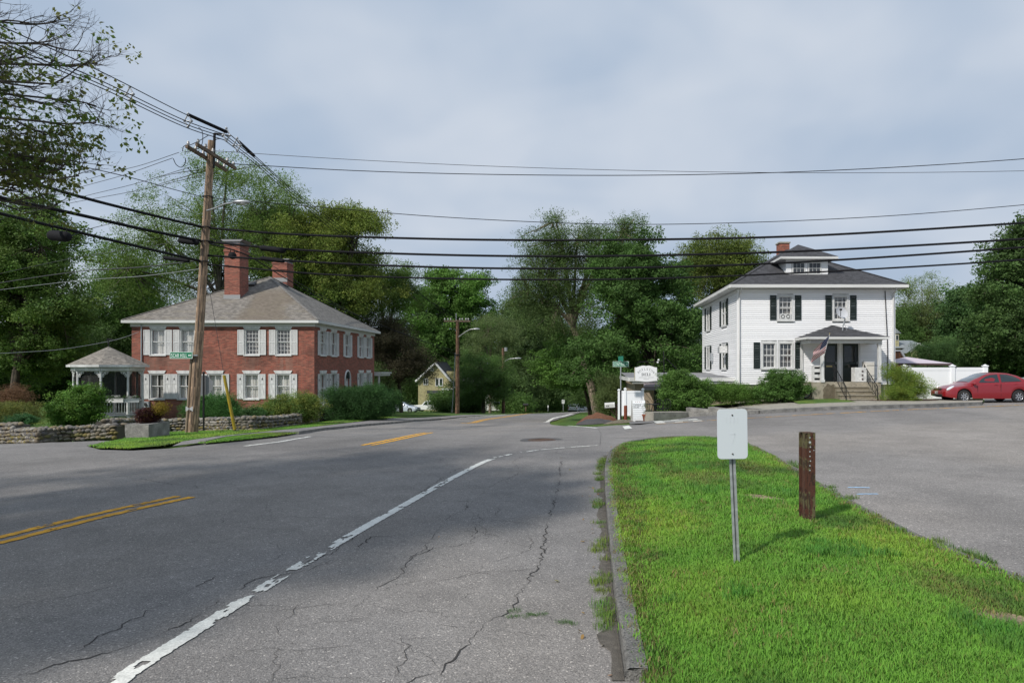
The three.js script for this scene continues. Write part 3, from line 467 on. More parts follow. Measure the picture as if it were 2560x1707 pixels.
// lobes: [px, py, rx, ry] in photo pixels at the tree's distance, with own depth offset; crowns fill these lobes unevenly
function tree({ name = 'tree', label, d, base, lobes, n = 900, size = 0.9, kind = 'mid', col, vary = 0.3, gap = 0.42, trunk = 0.3, m = barkDark, group, seed = 1, limbs = true, shell = 0.45, lean = 0, category = 'tree', tint = 0, bough = 9 }) {
  const r = rng(seed * 131 + 7), bxm = X(base, d), t = thing(name, label, category, [bxm, gh(bxm, d) - 0.05, -d], 0, group), o = t.position;
  const L = lobes.map(([px, py, rx, ry, dz = 0, k = 1]) => ({ c: V(X(px, d) - o.x, Y(py, d) - o.y, dz), rx: rx / F * d, ry: ry / F * d, k })), list = [];
  let vol = 0; for (const l of L) { l.v = Math.pow(l.rx * l.ry, 0.9) * l.k; vol += l.v; }
  const tips = [];
  for (const l of L) {
    const cnt = Math.round(n * l.v / vol), rz = Math.min(l.rx, l.ry * 1.25);
    const per = bough; let bc = V(), tone = 1;
    for (let i = 0, guard = 0; i < cnt && guard < cnt * 8; guard++) {
      if (guard % per === 0) {           // next bough: a spray of clumps round one place
        const v = V(r() * 2 - 1, r() * 2 - 1, r() * 2 - 1), q = Math.max(0.1, v.length()); const rad = lerp(Math.cbrt(r()), 0.8 + 0.2 * r(), r() < shell ? 1 : 0); v.multiplyScalar(rad / q);
        const e = 1 + (fbm(v.x * 2.6 + seed * 3 + l.c.x, v.y * 2.6 + v.z * 2.1 + l.c.y, 3) - 0.5) * 1.1;
        bc = V(l.c.x + v.x * l.rx * e, l.c.y + v.y * l.ry * e, l.c.z + v.z * rz * e); tone = 1.5 + (r() - 0.5) * 1.1 * vary * 2;
        if (fbm(bc.x * 0.3 / size + seed, bc.y * 0.4 / size + bc.z * 0.3 / size, 3) < gap) { guard += per - 1; continue; }
        if (r() < 0.5) tips.push(bc.clone());
      }
      const sp = size * (per > 1 ? 1.25 : 0), g3 = () => (r() + r() + r() - 1.5) * 1.25, p = V(bc.x + g3() * sp, bc.y + g3() * sp * 0.55, bc.z + g3() * sp); i++;
      const k = tone * (0.8 + 0.4 * r()), y = tint * r();
      list.push([p.x, p.y, p.z, size * (0.4 + 0.6 * r()), r() * 6.28, [Math.max(0.004, col[0] * k * 1.38 * (1 + y * 1.3)), Math.max(0.006, col[1] * k * 1.32 * (1 + y * 0.25)), Math.max(0.003, col[2] * k)], (r() - 0.5) * 0.9]);
    }
  }
  scatter('crown', clumps[kind], leafMat, list, t);
  if (trunk) {
    let top = L[0].c.clone(), lowY = 1e9; for (const l of L) { lowY = Math.min(lowY, l.c.y - l.ry * 0.4); if (l.c.y > top.y) top = l.c.clone(); }
    const mid = L.reduce((s, l) => s.add(l.c), V(0, 0, 0)).multiplyScalar(1 / L.length), fork = V(mid.x * 0.35 + lean, Math.max(0.8, Math.min(lowY, mid.y * 0.62)), mid.z * 0.3);
    const gs = [limb(V(0, -0.2, 0), V(fork.x * 0.3, fork.y * 0.5, fork.z * 0.4), fork, trunk * 1.15, trunk * 0.72, 8, 9)];
    if (limbs) {
      const hubs = [];
      for (const l of L) for (let k = 0; k < 2; k++) { const h = l.c.clone().add(V((r() - 0.5) * l.rx * 0.7, (r() - 0.3) * l.ry * 0.4, (r() - 0.5) * l.rx * 0.5)); hubs.push(h); gs.push(limb(fork, V(lerp(fork.x, h.x, 0.3), lerp(fork.y, h.y, 0.6), lerp(fork.z, h.z, 0.3)), h, trunk * 0.55, trunk * 0.2, 6, 6)); }
      for (const p of tips) { let best = hubs[0]; for (const h of hubs) if (h.distanceToSquared(p) < best.distanceToSquared(p)) best = h; gs.push(limb(best, best.clone().lerp(p, 0.5).add(V(0, (r() - 0.2) * 0.5, 0)), p, trunk * 0.17, trunk * 0.04, 4, 4)); }
    }
    part('trunk', merge(gs), m, t);
  }
  return t;
}
const G = { dark: [0.046, 0.086, 0.028], deep: [0.05, 0.098, 0.028], mid: [0.056, 0.11, 0.03], fresh: [0.066, 0.135, 0.032], yellow: [0.085, 0.135, 0.032], black: [0.045, 0.08, 0.028], blue: [0.044, 0.092, 0.036] };
const T = (label, o) => tree({ label, ...o });
const BG = 'trees standing behind the houses';
T('tall airy maple rising behind the brick house', { d: 66, base: 560, lobes: [[470, 560, 130, 110, 0], [600, 520, 140, 125, -2], [700, 570, 80, 110, 0], [560, 690, 210, 90, -1], [350, 680, 80, 90, 2], [420, 640, 110, 110, 0], [545, 430, 70, 40, 0]], n: 5400, size: 0.8, kind: 'airy', col: [0.072, 0.13, 0.036], gap: 0.34, trunk: 0.34, tint: 0.2, seed: 2, shell: 0.4, m: barkGrey });
T('dark dense trees filling the gap left of the brick house', { name: 'tree', d: 74, base: 320, lobes: [[300, 770, 80, 70, 0], [240, 840, 110, 90, -2], [340, 700, 60, 70, 2]], n: 1500, size: 1.1, col: G.mid, gap: 0.34, trunk: 0.35, seed: 3 });
T('big dark maple at the far left over the lawn', { d: 46, base: 30, lobes: [[20, 600, 120, 110, 0], [120, 640, 90, 80, 1], [60, 740, 140, 80, 0], [170, 770, 60, 40, 1], [-80, 680, 130, 160, -1], [70, 850, 120, 60, -1], [-20, 900, 90, 60, -2]], n: 3000, size: 0.72, kind: 'broad', col: G.mid, gap: 0.36, trunk: 0.3, seed: 4, tint: 0.25 });
T('dark shrubby tree behind the white gazebo', { d: 70, base: 190, lobes: [[190, 900, 120, 90, 0], [90, 940, 90, 80, 2]], n: 1300, size: 1.1, col: G.dark, gap: 0.28, trunk: 0.3, seed: 5 });
T('dark tree over the lawn at the left edge', { d: 62, base: 40, lobes: [[20, 860, 110, 110, 0], [-60, 900, 90, 120, 0], [110, 850, 70, 80, -2]], n: 1300, size: 1.0, col: G.dark, gap: 0.28, trunk: 0.35, seed: 6 });
T('green tree low behind the gazebo roof', { d: 82, base: 290, lobes: [[270, 860, 90, 80, 0], [340, 800, 70, 60, 0]], n: 1000, size: 1.2, col: G.deep, gap: 0.3, trunk: 0.3, seed: 7 });
T('yellowish green tree right of the brick chimneys', { d: 68, base: 860, lobes: [[880, 600, 80, 70, 0], [800, 640, 110, 90, 1], [870, 700, 100, 80, 0], [770, 570, 60, 40, 0], [890, 575, 60, 45, 0], [850, 560, 50, 36, 1]], n: 2800, size: 0.9, col: G.yellow, gap: 0.37, trunk: 0.4, seed: 8, tint: 0.3 });
T('dark green tree behind the right end of the brick roof', { d: 72, base: 760, lobes: [[720, 640, 110, 100, 0], [800, 740, 130, 100, 2], [690, 560, 60, 40, 0]], n: 2600, size: 1.0, col: G.mid, gap: 0.3, trunk: 0.3, seed: 9 });
T('bushy tree with bare twigs beside the yellowish tree', { d: 76, base: 960, lobes: [[960, 740, 90, 80, 0], [1010, 710, 55, 50, 0], [930, 840, 110, 80, 1]], n: 1400, size: 0.9, col: G.mid, gap: 0.42, trunk: 0.35, seed: 10, tint: 0.3 });
T('purple black leaved tree in front of the yellow house', { d: 70, base: 1003, lobes: [[975, 895, 65, 65, 0], [925, 930, 55, 70, 0], [1030, 895, 35, 40, 1], [955, 840, 65, 45, 0], [1050, 925, 22, 26, 0]], n: 1700, size: 0.75, kind: 'fine', col: [0.038, 0.036, 0.024], gap: 0.3, trunk: 0.2, seed: 11, m: barkDark });
T('round crowned bright green tree above the far utility pole', { d: 142, base: 1150, lobes: [[1150, 740, 85, 60, 0], [1190, 790, 60, 60, 0], [1090, 800, 80, 80, 2], [1130, 700, 50, 30, 0]], n: 1900, size: 1.5, kind: 'broad', col: G.fresh, gap: 0.33, trunk: 0.4, seed: 12 });
T('mid green tree left of the far utility pole', { d: 138, base: 1090, lobes: [[1090, 900, 70, 70, 0], [1040, 830, 60, 60, -3], [1130, 880, 50, 80, -4]], n: 1400, size: 1.5, col: G.mid, gap: 0.3, trunk: 0.35, seed: 13 });
T('pale wispy tree right of the far utility pole', { d: 102, base: 1225, lobes: [[1230, 830, 55, 55, 0], [1260, 870, 45, 60, 0], [1200, 870, 40, 50, 0]], n: 800, size: 0.9, kind: 'fine', col: [0.075, 0.11, 0.05], gap: 0.42, trunk: 0.2, seed: 14, m: barkPale, shell: 0.3 });
T('neat round street tree with forked trunk on the far lawn', { d: 88, base: 1208, lobes: [[1205, 930, 62, 50, 0], [1180, 960, 50, 40, 0], [1240, 960, 40, 40, 1], [1210, 985, 60, 25, 0]], n: 1300, size: 0.75, kind: 'fine', col: [0.05, 0.098, 0.028], gap: 0.28, trunk: 0.26, seed: 15 });
T('dark tree overhanging the far road on the left', { d: 128, base: 1290, lobes: [[1300, 860, 70, 90, 0], [1330, 940, 70, 60, 0], [1280, 970, 40, 45, -3]], n: 1500, size: 1.5, col: [0.045, 0.08, 0.028], gap: 0.25, trunk: 0.4, seed: 16 });
T('olive green tree above the far road bend', { d: 140, base: 1340, lobes: [[1330, 800, 80, 50, 0], [1380, 820, 60, 60, 2], [1290, 800, 50, 35, 0]], n: 1100, size: 1.6, col: [0.056, 0.088, 0.03], gap: 0.3, trunk: 0.4, seed: 17 });
T('black green tree closing the far road', { d: 165, base: 1400, lobes: [[1390, 920, 70, 90, 0], [1440, 900, 60, 100, 0], [1330, 960, 60, 60, 0]], n: 1200, size: 1.8, col: [0.045, 0.08, 0.028], gap: 0.22, trunk: 0.4, seed: 18 });
T('tall loose poplar with pale leaning trunk behind the deli', { name: 'tree', d: 58, base: 1497, lobes: [[1410, 610, 100, 50, 0], [1370, 690, 85, 90, 0], [1510, 610, 90, 55, 0], [1450, 680, 120, 90, -1], [1570, 580, 40, 40, 0], [1330, 740, 60, 70, 0], [1385, 555, 25, 25, 0], [1420, 790, 80, 70, 0]], n: 5400, size: 0.62, kind: 'airy', col: [0.056, 0.095, 0.034], gap: 0.3, trunk: 0.36, seed: 19, m: barkPale, lean: -1.4, shell: 0.4 });
T('dense broad leaved tree between the poplar and the white house', { d: 54, base: 1640, lobes: [[1600, 720, 120, 100, 0], [1700, 760, 80, 130, -2], [1540, 800, 90, 100, 1], [1640, 870, 130, 110, 0], [1620, 630, 70, 50, 0], [1500, 900, 80, 70, 2], [1560, 690, 80, 80, 0]], n: 3400, size: 0.68, kind: 'broad', col: [0.048, 0.1, 0.028], gap: 0.34, trunk: 0.4, seed: 20 });
T('fresh green small tree by the far road behind the mailbox', { d: 62, base: 1478, lobes: [[1430, 900, 60, 60, 0], [1400, 925, 45, 40, 1], [1465, 945, 40, 35, 0]], n: 1100, size: 0.7, kind: 'broad', col: G.fresh, gap: 0.36, trunk: 0.18, seed: 21 });
T('yellow green round tree behind the white house roof', { d: 66, base: 1810, lobes: [[1800, 640, 85, 50, 0], [1850, 670, 60, 50, 0], [1760, 690, 80, 70, 0]], n: 1500, size: 0.85, col: [0.07, 0.108, 0.028], gap: 0.33, trunk: 0.4, seed: 22, tint: 0.2 });
T('pale feathery tree right of the white house', { d: 96, base: 2310, lobes: [[2300, 740, 60, 55, 0], [2360, 760, 45, 55, 0], [2260, 760, 30, 60, 0]], n: 900, size: 0.9, kind: 'airy', col: [0.1, 0.14, 0.06], gap: 0.42, trunk: 0.22, seed: 23, m: barkGrey, shell: 0.3 });
T('olive tree behind the cupola barn', { d: 84, base: 2330, lobes: [[2330, 830, 75, 65, 0], [2270, 850, 60, 80, 0], [2390, 870, 50, 60, 0]], n: 1400, size: 1.05, col: [0.054, 0.078, 0.028], gap: 0.28, trunk: 0.3, seed: 24 });
T('mid green tree left of the great dark tree', { d: 78, base: 2440, lobes: [[2430, 770, 60, 70, 0], [2410, 850, 60, 70, 0], [2460, 830, 50, 80, 0]], n: 1400, size: 0.95, kind: 'broad', col: G.blue, gap: 0.3, trunk: 0.3, seed: 25 });
T('great dark tree filling the right edge', { d: 50, base: 2620, lobes: [[2560, 620, 70, 70, 0], [2540, 720, 95, 80, 0], [2620, 700, 110, 180, -1], [2530, 820, 95, 80, 1], [2600, 860, 120, 90, 0]], n: 2600, size: 0.75, kind: 'broad', col: [0.044, 0.084, 0.028], gap: 0.32, trunk: 0.5, seed: 26 });
for (let i = 0; i < 7; i++) tree({ name: 'arborvitae', category: 'tree', label: ['clipped arborvitae nearest the barn gable', 'second arborvitae from the barn in the hedge row', 'third arborvitae from the barn in the hedge row', 'fourth arborvitae from the barn in the hedge row', 'fifth arborvitae from the barn, behind the red car roof', 'sixth arborvitae from the barn, at the right of the row', 'last arborvitae of the hedge row by the right edge'][i], d: 52, base: 2310 + i * 45, lobes: [[2310 + i * 45, 912, 27, 32, 0], [2310 + i * 45, 885, 17, 26, 0]], n: 420, size: 0.42, kind: 'yew', col: [0.034, 0.074, 0.026], gap: 0.15, trunk: 0.1, limbs: false, seed: 40 + i, group: 'arborvitae hedge row', shell: 0.8 });
// far woods beyond everything: one mass
{
  const r = rng(61), list = [];
  for (let i = 0; i < 9000; i++) { const a = -52 + 96 * r(), d = 150 + 90 * r(), x = Math.tan(a * Math.PI / 180) * d, top = 13 + 9 * fbm(x * 0.05 + 3, d * 0.03, 3), y = Math.pow(r(), 0.8) * top, k = 0.7 + 0.6 * r(); list.push([x, gh(x, d) + y, -d, 1.9 + 1.3 * r(), r() * 6.28, [0.045 * k, 0.08 * k, 0.028 * k], (r() - 0.5)]); }
  scatter('far_woods', clumps.mid, leafMat, list, null, 'distant woods closing the view');
}

// ---------------------------------------------------------------- shared building pieces
function texWH(w, h, fn, srgb = true) { const data = new Uint8Array(w * h * 4); for (let y = 0; y < h; y++) for (let x = 0; x < w; x++) { const c = fn(x / w, y / h, x, y), o = (y * w + x) * 4; for (let k = 0; k < 3; k++) data[o + k] = clamp(c[k]) * 255; data[o + 3] = 255; } const t = new THREE.DataTexture(data, w, h); t.wrapS = t.wrapT = THREE.RepeatWrapping; t.magFilter = THREE.LinearFilter; t.minFilter = THREE.LinearMipmapLinearFilter; t.generateMipmaps = true; if (srgb) t.colorSpace = THREE.SRGBColorSpace; t.needsUpdate = true; return t; }
function brickAt(xm, ym, seed = 0) {       // returns [r, g, b, height] for a point on a brick face, metres
  const ch = 0.068, bw = 0.216, row = Math.floor(ym / ch), off = (row & 1) * 0.5, col = Math.floor(xm / bw + off), fx = (xm / bw + off - col) * bw, fy = ym - row * ch;
  const joint = Math.min(fx, bw - fx, fy * 1.0, ch - fy) < 0.0065, t = hash2(col * 7 + seed, row * 13 + seed), t2 = hash2(col * 3 + 50 + seed, row * 5 + 9), n = vnoise(xm * 90, ym * 90);
  if (joint) { const k = 0.5 + (n - 0.5) * 0.15; return [k * 0.98, k * 0.84, k * 0.77, 0]; }
  const k = 0.84 + t * 0.32 + (n - 0.5) * 0.16; return [0.56 * k, (0.295 + 0.05 * t2) * k, (0.235 + 0.045 * t2) * k, 1];
}
const brickTile = texWH(1024, 1024, (u, v) => brickAt(u * 0.216 * 20, v * 0.068 * 40)), brickBump = texWH(1024, 1024, (u, v) => { const h = brickAt(u * 0.216 * 20, v * 0.068 * 40)[3]; return [h, h, h]; }, false);
const bR = [1 / 4.32, 1 / 2.72];
const brick = std({ color: 0xffffff, map: rep(brickTile, ...bR), bumpMap: rep(brickBump, ...bR), bumpScale: 0.008, roughness: 0.9 });
const shinglePx = (c, dark) => (u, v) => { const rowsN = 32, row = Math.floor(v * rowsN), fv = v * rowsN - row, tabs = 24, x = u * tabs + hash2(row, 5) * 1, col = Math.floor(x) % tabs, fx = x - Math.floor(x), t = hash2(col + 3, row * 11), n = vnoise(u * 400, v * 400, 400); let k = 0.92 + (t - 0.5) * 0.26 + (n - 0.5) * 0.2; if (fv < 0.13 || fx < 0.03) k *= dark; return c.map((q) => q * k); }, shingleTile = (c, dark) => texWH(1024, 1024, shinglePx(c, dark));
const roofGrey = std({ color: 0xffffff, map: rep(shingleTile([0.485, 0.47, 0.45], 0.8), 1 / 4.5), bumpMap: rep(grain, 3), bumpScale: 0.004, roughness: 0.92 });
const roofDark = std({ color: 0xffffff, map: rep(shingleTile([0.27, 0.27, 0.285], 0.75), 1 / 4.5), bumpMap: rep(grain, 3), bumpScale: 0.004, roughness: 0.92 });
const vinyl = std({ color: lin(0.84, 0.85, 0.87), roughness: 0.45 }), white = paint(lin(0.76, 0.765, 0.77)), whiteGloss = paint(lin(0.8, 0.8, 0.8), { roughness: 0.45 }), greyPaint = paint(lin(0.4, 0.43, 0.46));
const interiorDark = std({ color: lin(0.3, 0.28, 0.25), roughness: 1 }), curtainMat = std({ color: lin(0.62, 0.61, 0.57), roughness: 0.95, side: THREE.DoubleSide }), glass = phys({ color: 0xffffff, roughness: 0.02, transmission: 1, ior: 1.5, side: THREE.DoubleSide }), ironBlack = std({ color: lin(0.015, 0.015, 0.016), roughness: 0.55, metalness: 0.4 }), steel = std({ color: lin(0.5, 0.51, 0.52), roughness: 0.38, metalness: 0.85, map: rep(mottle, 2) }), slateGreen = paint(lin(0.018, 0.032, 0.03), { roughness: 0.5 });
// a wall face with openings: x to the right, y up, front at z = 0, thickness t behind
function wallGeom(w, h, holes, t = 0.25) {
  const s = new THREE.Shape([[0, 0], [w, 0], [w, h], [0, h]].map(([a, b]) => new THREE.Vector2(a, b)));
  for (const [x, y, ww, hh] of holes) s.holes.push(new THREE.Path([[x, y], [x, y + hh], [x + ww, y + hh], [x + ww, y]].map(([a, b]) => new THREE.Vector2(a, b))));
  return uvm(new THREE.ExtrudeGeometry(s, { depth: t, bevelEnabled: false }).translate(0, 0, -t));
}
function curtainGeom(w, h, folds, seed) { const g = new THREE.PlaneGeometry(w, h, Math.max(8, folds * 4), 1), p = g.attributes.position; for (let i = 0; i < p.count; i++) p.setZ(i, Math.sin((p.getX(i) / w + 0.5) * folds * 6.283 + seed) * 0.025); g.computeVertexNormals(); return g; }
const cache = new Map(); const once = (k, f) => { if (!cache.has(k)) cache.set(k, f()); return cache.get(k); };
// sash window set in an opening w x h; its lower left corner is the origin
function sashWindow(parent, { x, y, z, w, h, turn = 0, cols = 2, rows = 1, frame = white, casing = 0.09, proud = 0.03, deep = 0.1, sill = true, curtain = 'pair', sillMat, curtainTone = curtainMat, room = 0.45 }) {
  const k = [w.toFixed(3), h.toFixed(3), cols, rows, casing, proud, deep].join();
  const f = part('window', once('frame' + k, () => merge([slab(-casing, 0.02, 0.02, h - 0.02, -deep, proud), slab(w - 0.02, w + casing, 0.02, h - 0.02, -deep, proud), slab(-casing, w + casing, h - 0.02, h + casing, -deep, proud), slab(-casing, w + casing, -casing * 0.6, 0.02, -deep, proud)])), frame, parent);
  f.position.set(x, y, z); f.rotation.y = turn;
  part('sash', once('sash' + k, () => { const s = 0.045, gs = [], hh = h / 2; for (const [b, zz] of [[0, -deep * 0.75], [hh, -deep * 0.45]]) { gs.push(slab(0.02, 0.02 + s, b, b + hh, zz - 0.02, zz + 0.02), slab(w - 0.02 - s, w - 0.02, b, b + hh, zz - 0.02, zz + 0.02), slab(0.02 + s, w - 0.02 - s, b, b + s, zz - 0.02, zz + 0.02), slab(0.02 + s, w - 0.02 - s, b + hh - s, b + hh, zz - 0.02, zz + 0.02)); const m = cols * rows > 2 ? 0.011 : 0.017; for (let i = 1; i < cols; i++) gs.push(slab(w * i / cols - m, w * i / cols + m, b + s, b + hh - s, zz - 0.014, zz + 0.014)); for (let i = 1; i < rows; i++) gs.push(slab(0.02 + s, w - 0.02 - s, b + hh * i / rows - m, b + hh * i / rows + m, zz - 0.0135, zz + 0.0135)); } return merge(gs); }), whiteGloss, f);
  for (const [b, zz] of [[0, -deep * 0.75], [h / 2, -deep * 0.45]]) {
    if (cols * rows <= 2) for (let i = 0; i < cols; i++) part('pane', once('pane1' + k, () => bx(w / cols - 0.05, h / 2 - 0.08, 0.002)), glass, f).position.set(w * (i + 0.5) / cols, b + h / 4, zz);
    else part('pane', once('pane2' + k, () => bx(w - 0.1, h / 2 - 0.08, 0.002)), glass, f).position.set(w / 2, b + h / 4, zz);
  }
  part('interior', once('room' + k + room, () => merge([slab(-0.1, w + 0.1, -0.1, h + 0.1, -room - 0.02, -room), slab(-0.12, -0.1, -0.1, h + 0.1, -room, -0.26), slab(w + 0.1, w + 0.12, -0.1, h + 0.1, -room, -0.26), slab(-0.1, w + 0.1, h + 0.1, h + 0.12, -room, -0.26), slab(-0.1, w + 0.1, -0.12, -0.1, -room, -0.26)])), interiorDark, f);
  if (curtain === 'pair') for (const s of [0, 1]) part('curtain', once('cur' + k + s, () => curtainGeom(w * 0.4, h * 0.96, 4, s)), curtainTone, f).position.set(s ? w * 0.79 : w * 0.21, h / 2, -deep - 0.1);
  if (curtain === 'full') part('curtain', once('curf' + k, () => curtainGeom(w * 0.98, h * 0.96, 9, 0)), curtainTone, f).position.set(w / 2, h / 2, -deep - 0.1);
  if (curtain === 'blind') part('blind', once('curb' + k, () => merge(Array.from({ length: 12 }, (_, i) => bx(w * 0.94, 0.035, 0.006).rotateX(0.5).translate(0, h * (0.98 - i * 0.04), 0)))), curtainTone, f).position.set(w / 2, 0, -deep - 0.06);
  if (sill) part('sill', once('sill' + k, () => slab(-casing - 0.04, w + casing + 0.04, -casing * 0.6 - 0.07, -casing * 0.6, -0.05, proud + 0.06)), sillMat ?? white, f);
  return f;
}
function louverShutter(w, h, m, name = 'shutter') {
  const o = both(new THREE.Mesh(once(`lsf${w}${h}`, () => merge([slab(0, 0.05, 0, h, 0, 0.04), slab(w - 0.05, w, 0, h, 0, 0.04), slab(0.05, w - 0.05, 0, 0.07, 0, 0.04), slab(0.05, w - 0.05, h - 0.06, h, 0, 0.04), slab(0.05, w - 0.05, h * 0.48, h * 0.48 + 0.06, 0, 0.04)])), m)); o.name = name;
  const n = Math.round(h / 0.062); const l = both(new THREE.Mesh(once(`lsl${w}${h}`, () => merge([slab(0.05, w - 0.05, 0.07, h - 0.06, 0.002, 0.006), ...Array.from({ length: n - 2 }, (_, i) => bx(w - 0.1, 0.05, 0.008).rotateX(-0.6).translate(w / 2, 0.1 + (h - 0.19) * i / (n - 3), 0.022))])), m)); l.name = 'louvers'; o.add(l); return o;
}
const cutShape = (() => { const s = new THREE.Shape(); s.moveTo(0, 0); s.lineTo(0.09, 0); s.quadraticCurveTo(0.1, 0.08, 0.06, 0.11); s.quadraticCurveTo(0.06, 0.17, 0.03, 0.18); s.quadraticCurveTo(0.01, 0.15, 0.03, 0.1); s.quadraticCurveTo(-0.02, 0.06, 0, 0); return new THREE.ExtrudeGeometry(s, { depth: 0.004, bevelEnabled: false }); })();
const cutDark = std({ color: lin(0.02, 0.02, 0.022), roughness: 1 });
function panelShutter(w, h, m, flip) {
  const o = both(new THREE.Mesh(once(`psf${w}${h}`, () => merge([slab(0, 0.06, 0, h, 0, 0.04), slab(w - 0.06, w, 0, h, 0, 0.04), slab(0.06, w - 0.06, 0, 0.09, 0, 0.04), slab(0.06, w - 0.06, h - 0.08, h, 0, 0.04), slab(0.06, w - 0.06, h * 0.6, h * 0.6 + 0.07, 0, 0.04), slab(0.06, w - 0.06, 0.09, h - 0.08, 0, 0.024)])), m)); o.name = 'shutter';
  const c = both(new THREE.Mesh(cutShape, cutDark)); c.name = 'cutout'; c.position.set(w / 2 + (flip ? 0.05 : -0.05), h * 0.76, 0.0245); c.scale.x = flip ? -1 : 1; o.add(c); return o;
}
const trapezoid = (w0, w1, h, t) => { const s = new THREE.Shape([[-w0 / 2, 0], [w0 / 2, 0], [w1 / 2, h], [-w1 / 2, h]].map(([a, b]) => new THREE.Vector2(a, b))); return new THREE.ExtrudeGeometry(s, { depth: t, bevelEnabled: false }); };
// roof slope: eave corners a, b and upper corners c, d (d may equal c); uv in metres along the eave and up the slope
function slope(a, b, c, d) {
  const u = b.clone().sub(a).normalize(), n = b.clone().sub(a).cross(c.clone().sub(a)).normalize(), v = n.clone().cross(u), pts = d ? [a, b, c, a, c, d] : [a, b, c], pos = [], uv = [];
  for (const p of pts) { pos.push(p.x, p.y, p.z); const q = p.clone().sub(a); uv.push(q.dot(u), q.dot(v)); }
  const g = new THREE.BufferGeometry(); g.setAttribute('position', new THREE.Float32BufferAttribute(pos, 3)); g.setAttribute('uv', new THREE.Float32BufferAttribute(uv, 2)); g.computeVertexNormals(); return g;
}
const capStrip = (a, b, w, lift) => { const d = b.clone().sub(a), s = d.clone().cross(V(0, 1, 0)).normalize(), up = V(0, lift, 0), l = (p) => p.clone().addScaledVector(s, w).add(V(0, lift * 0.1, 0)), r = (p) => p.clone().addScaledVector(s, -w).add(V(0, lift * 0.1, 0)), m = (p) => p.clone().add(up); return uvm(triG([[m(a), l(a), l(b)].reverse(), [m(a), l(b), m(b)].reverse(), [m(a), r(b), r(a)].reverse(), [m(a), m(b), r(b)].reverse()])); };

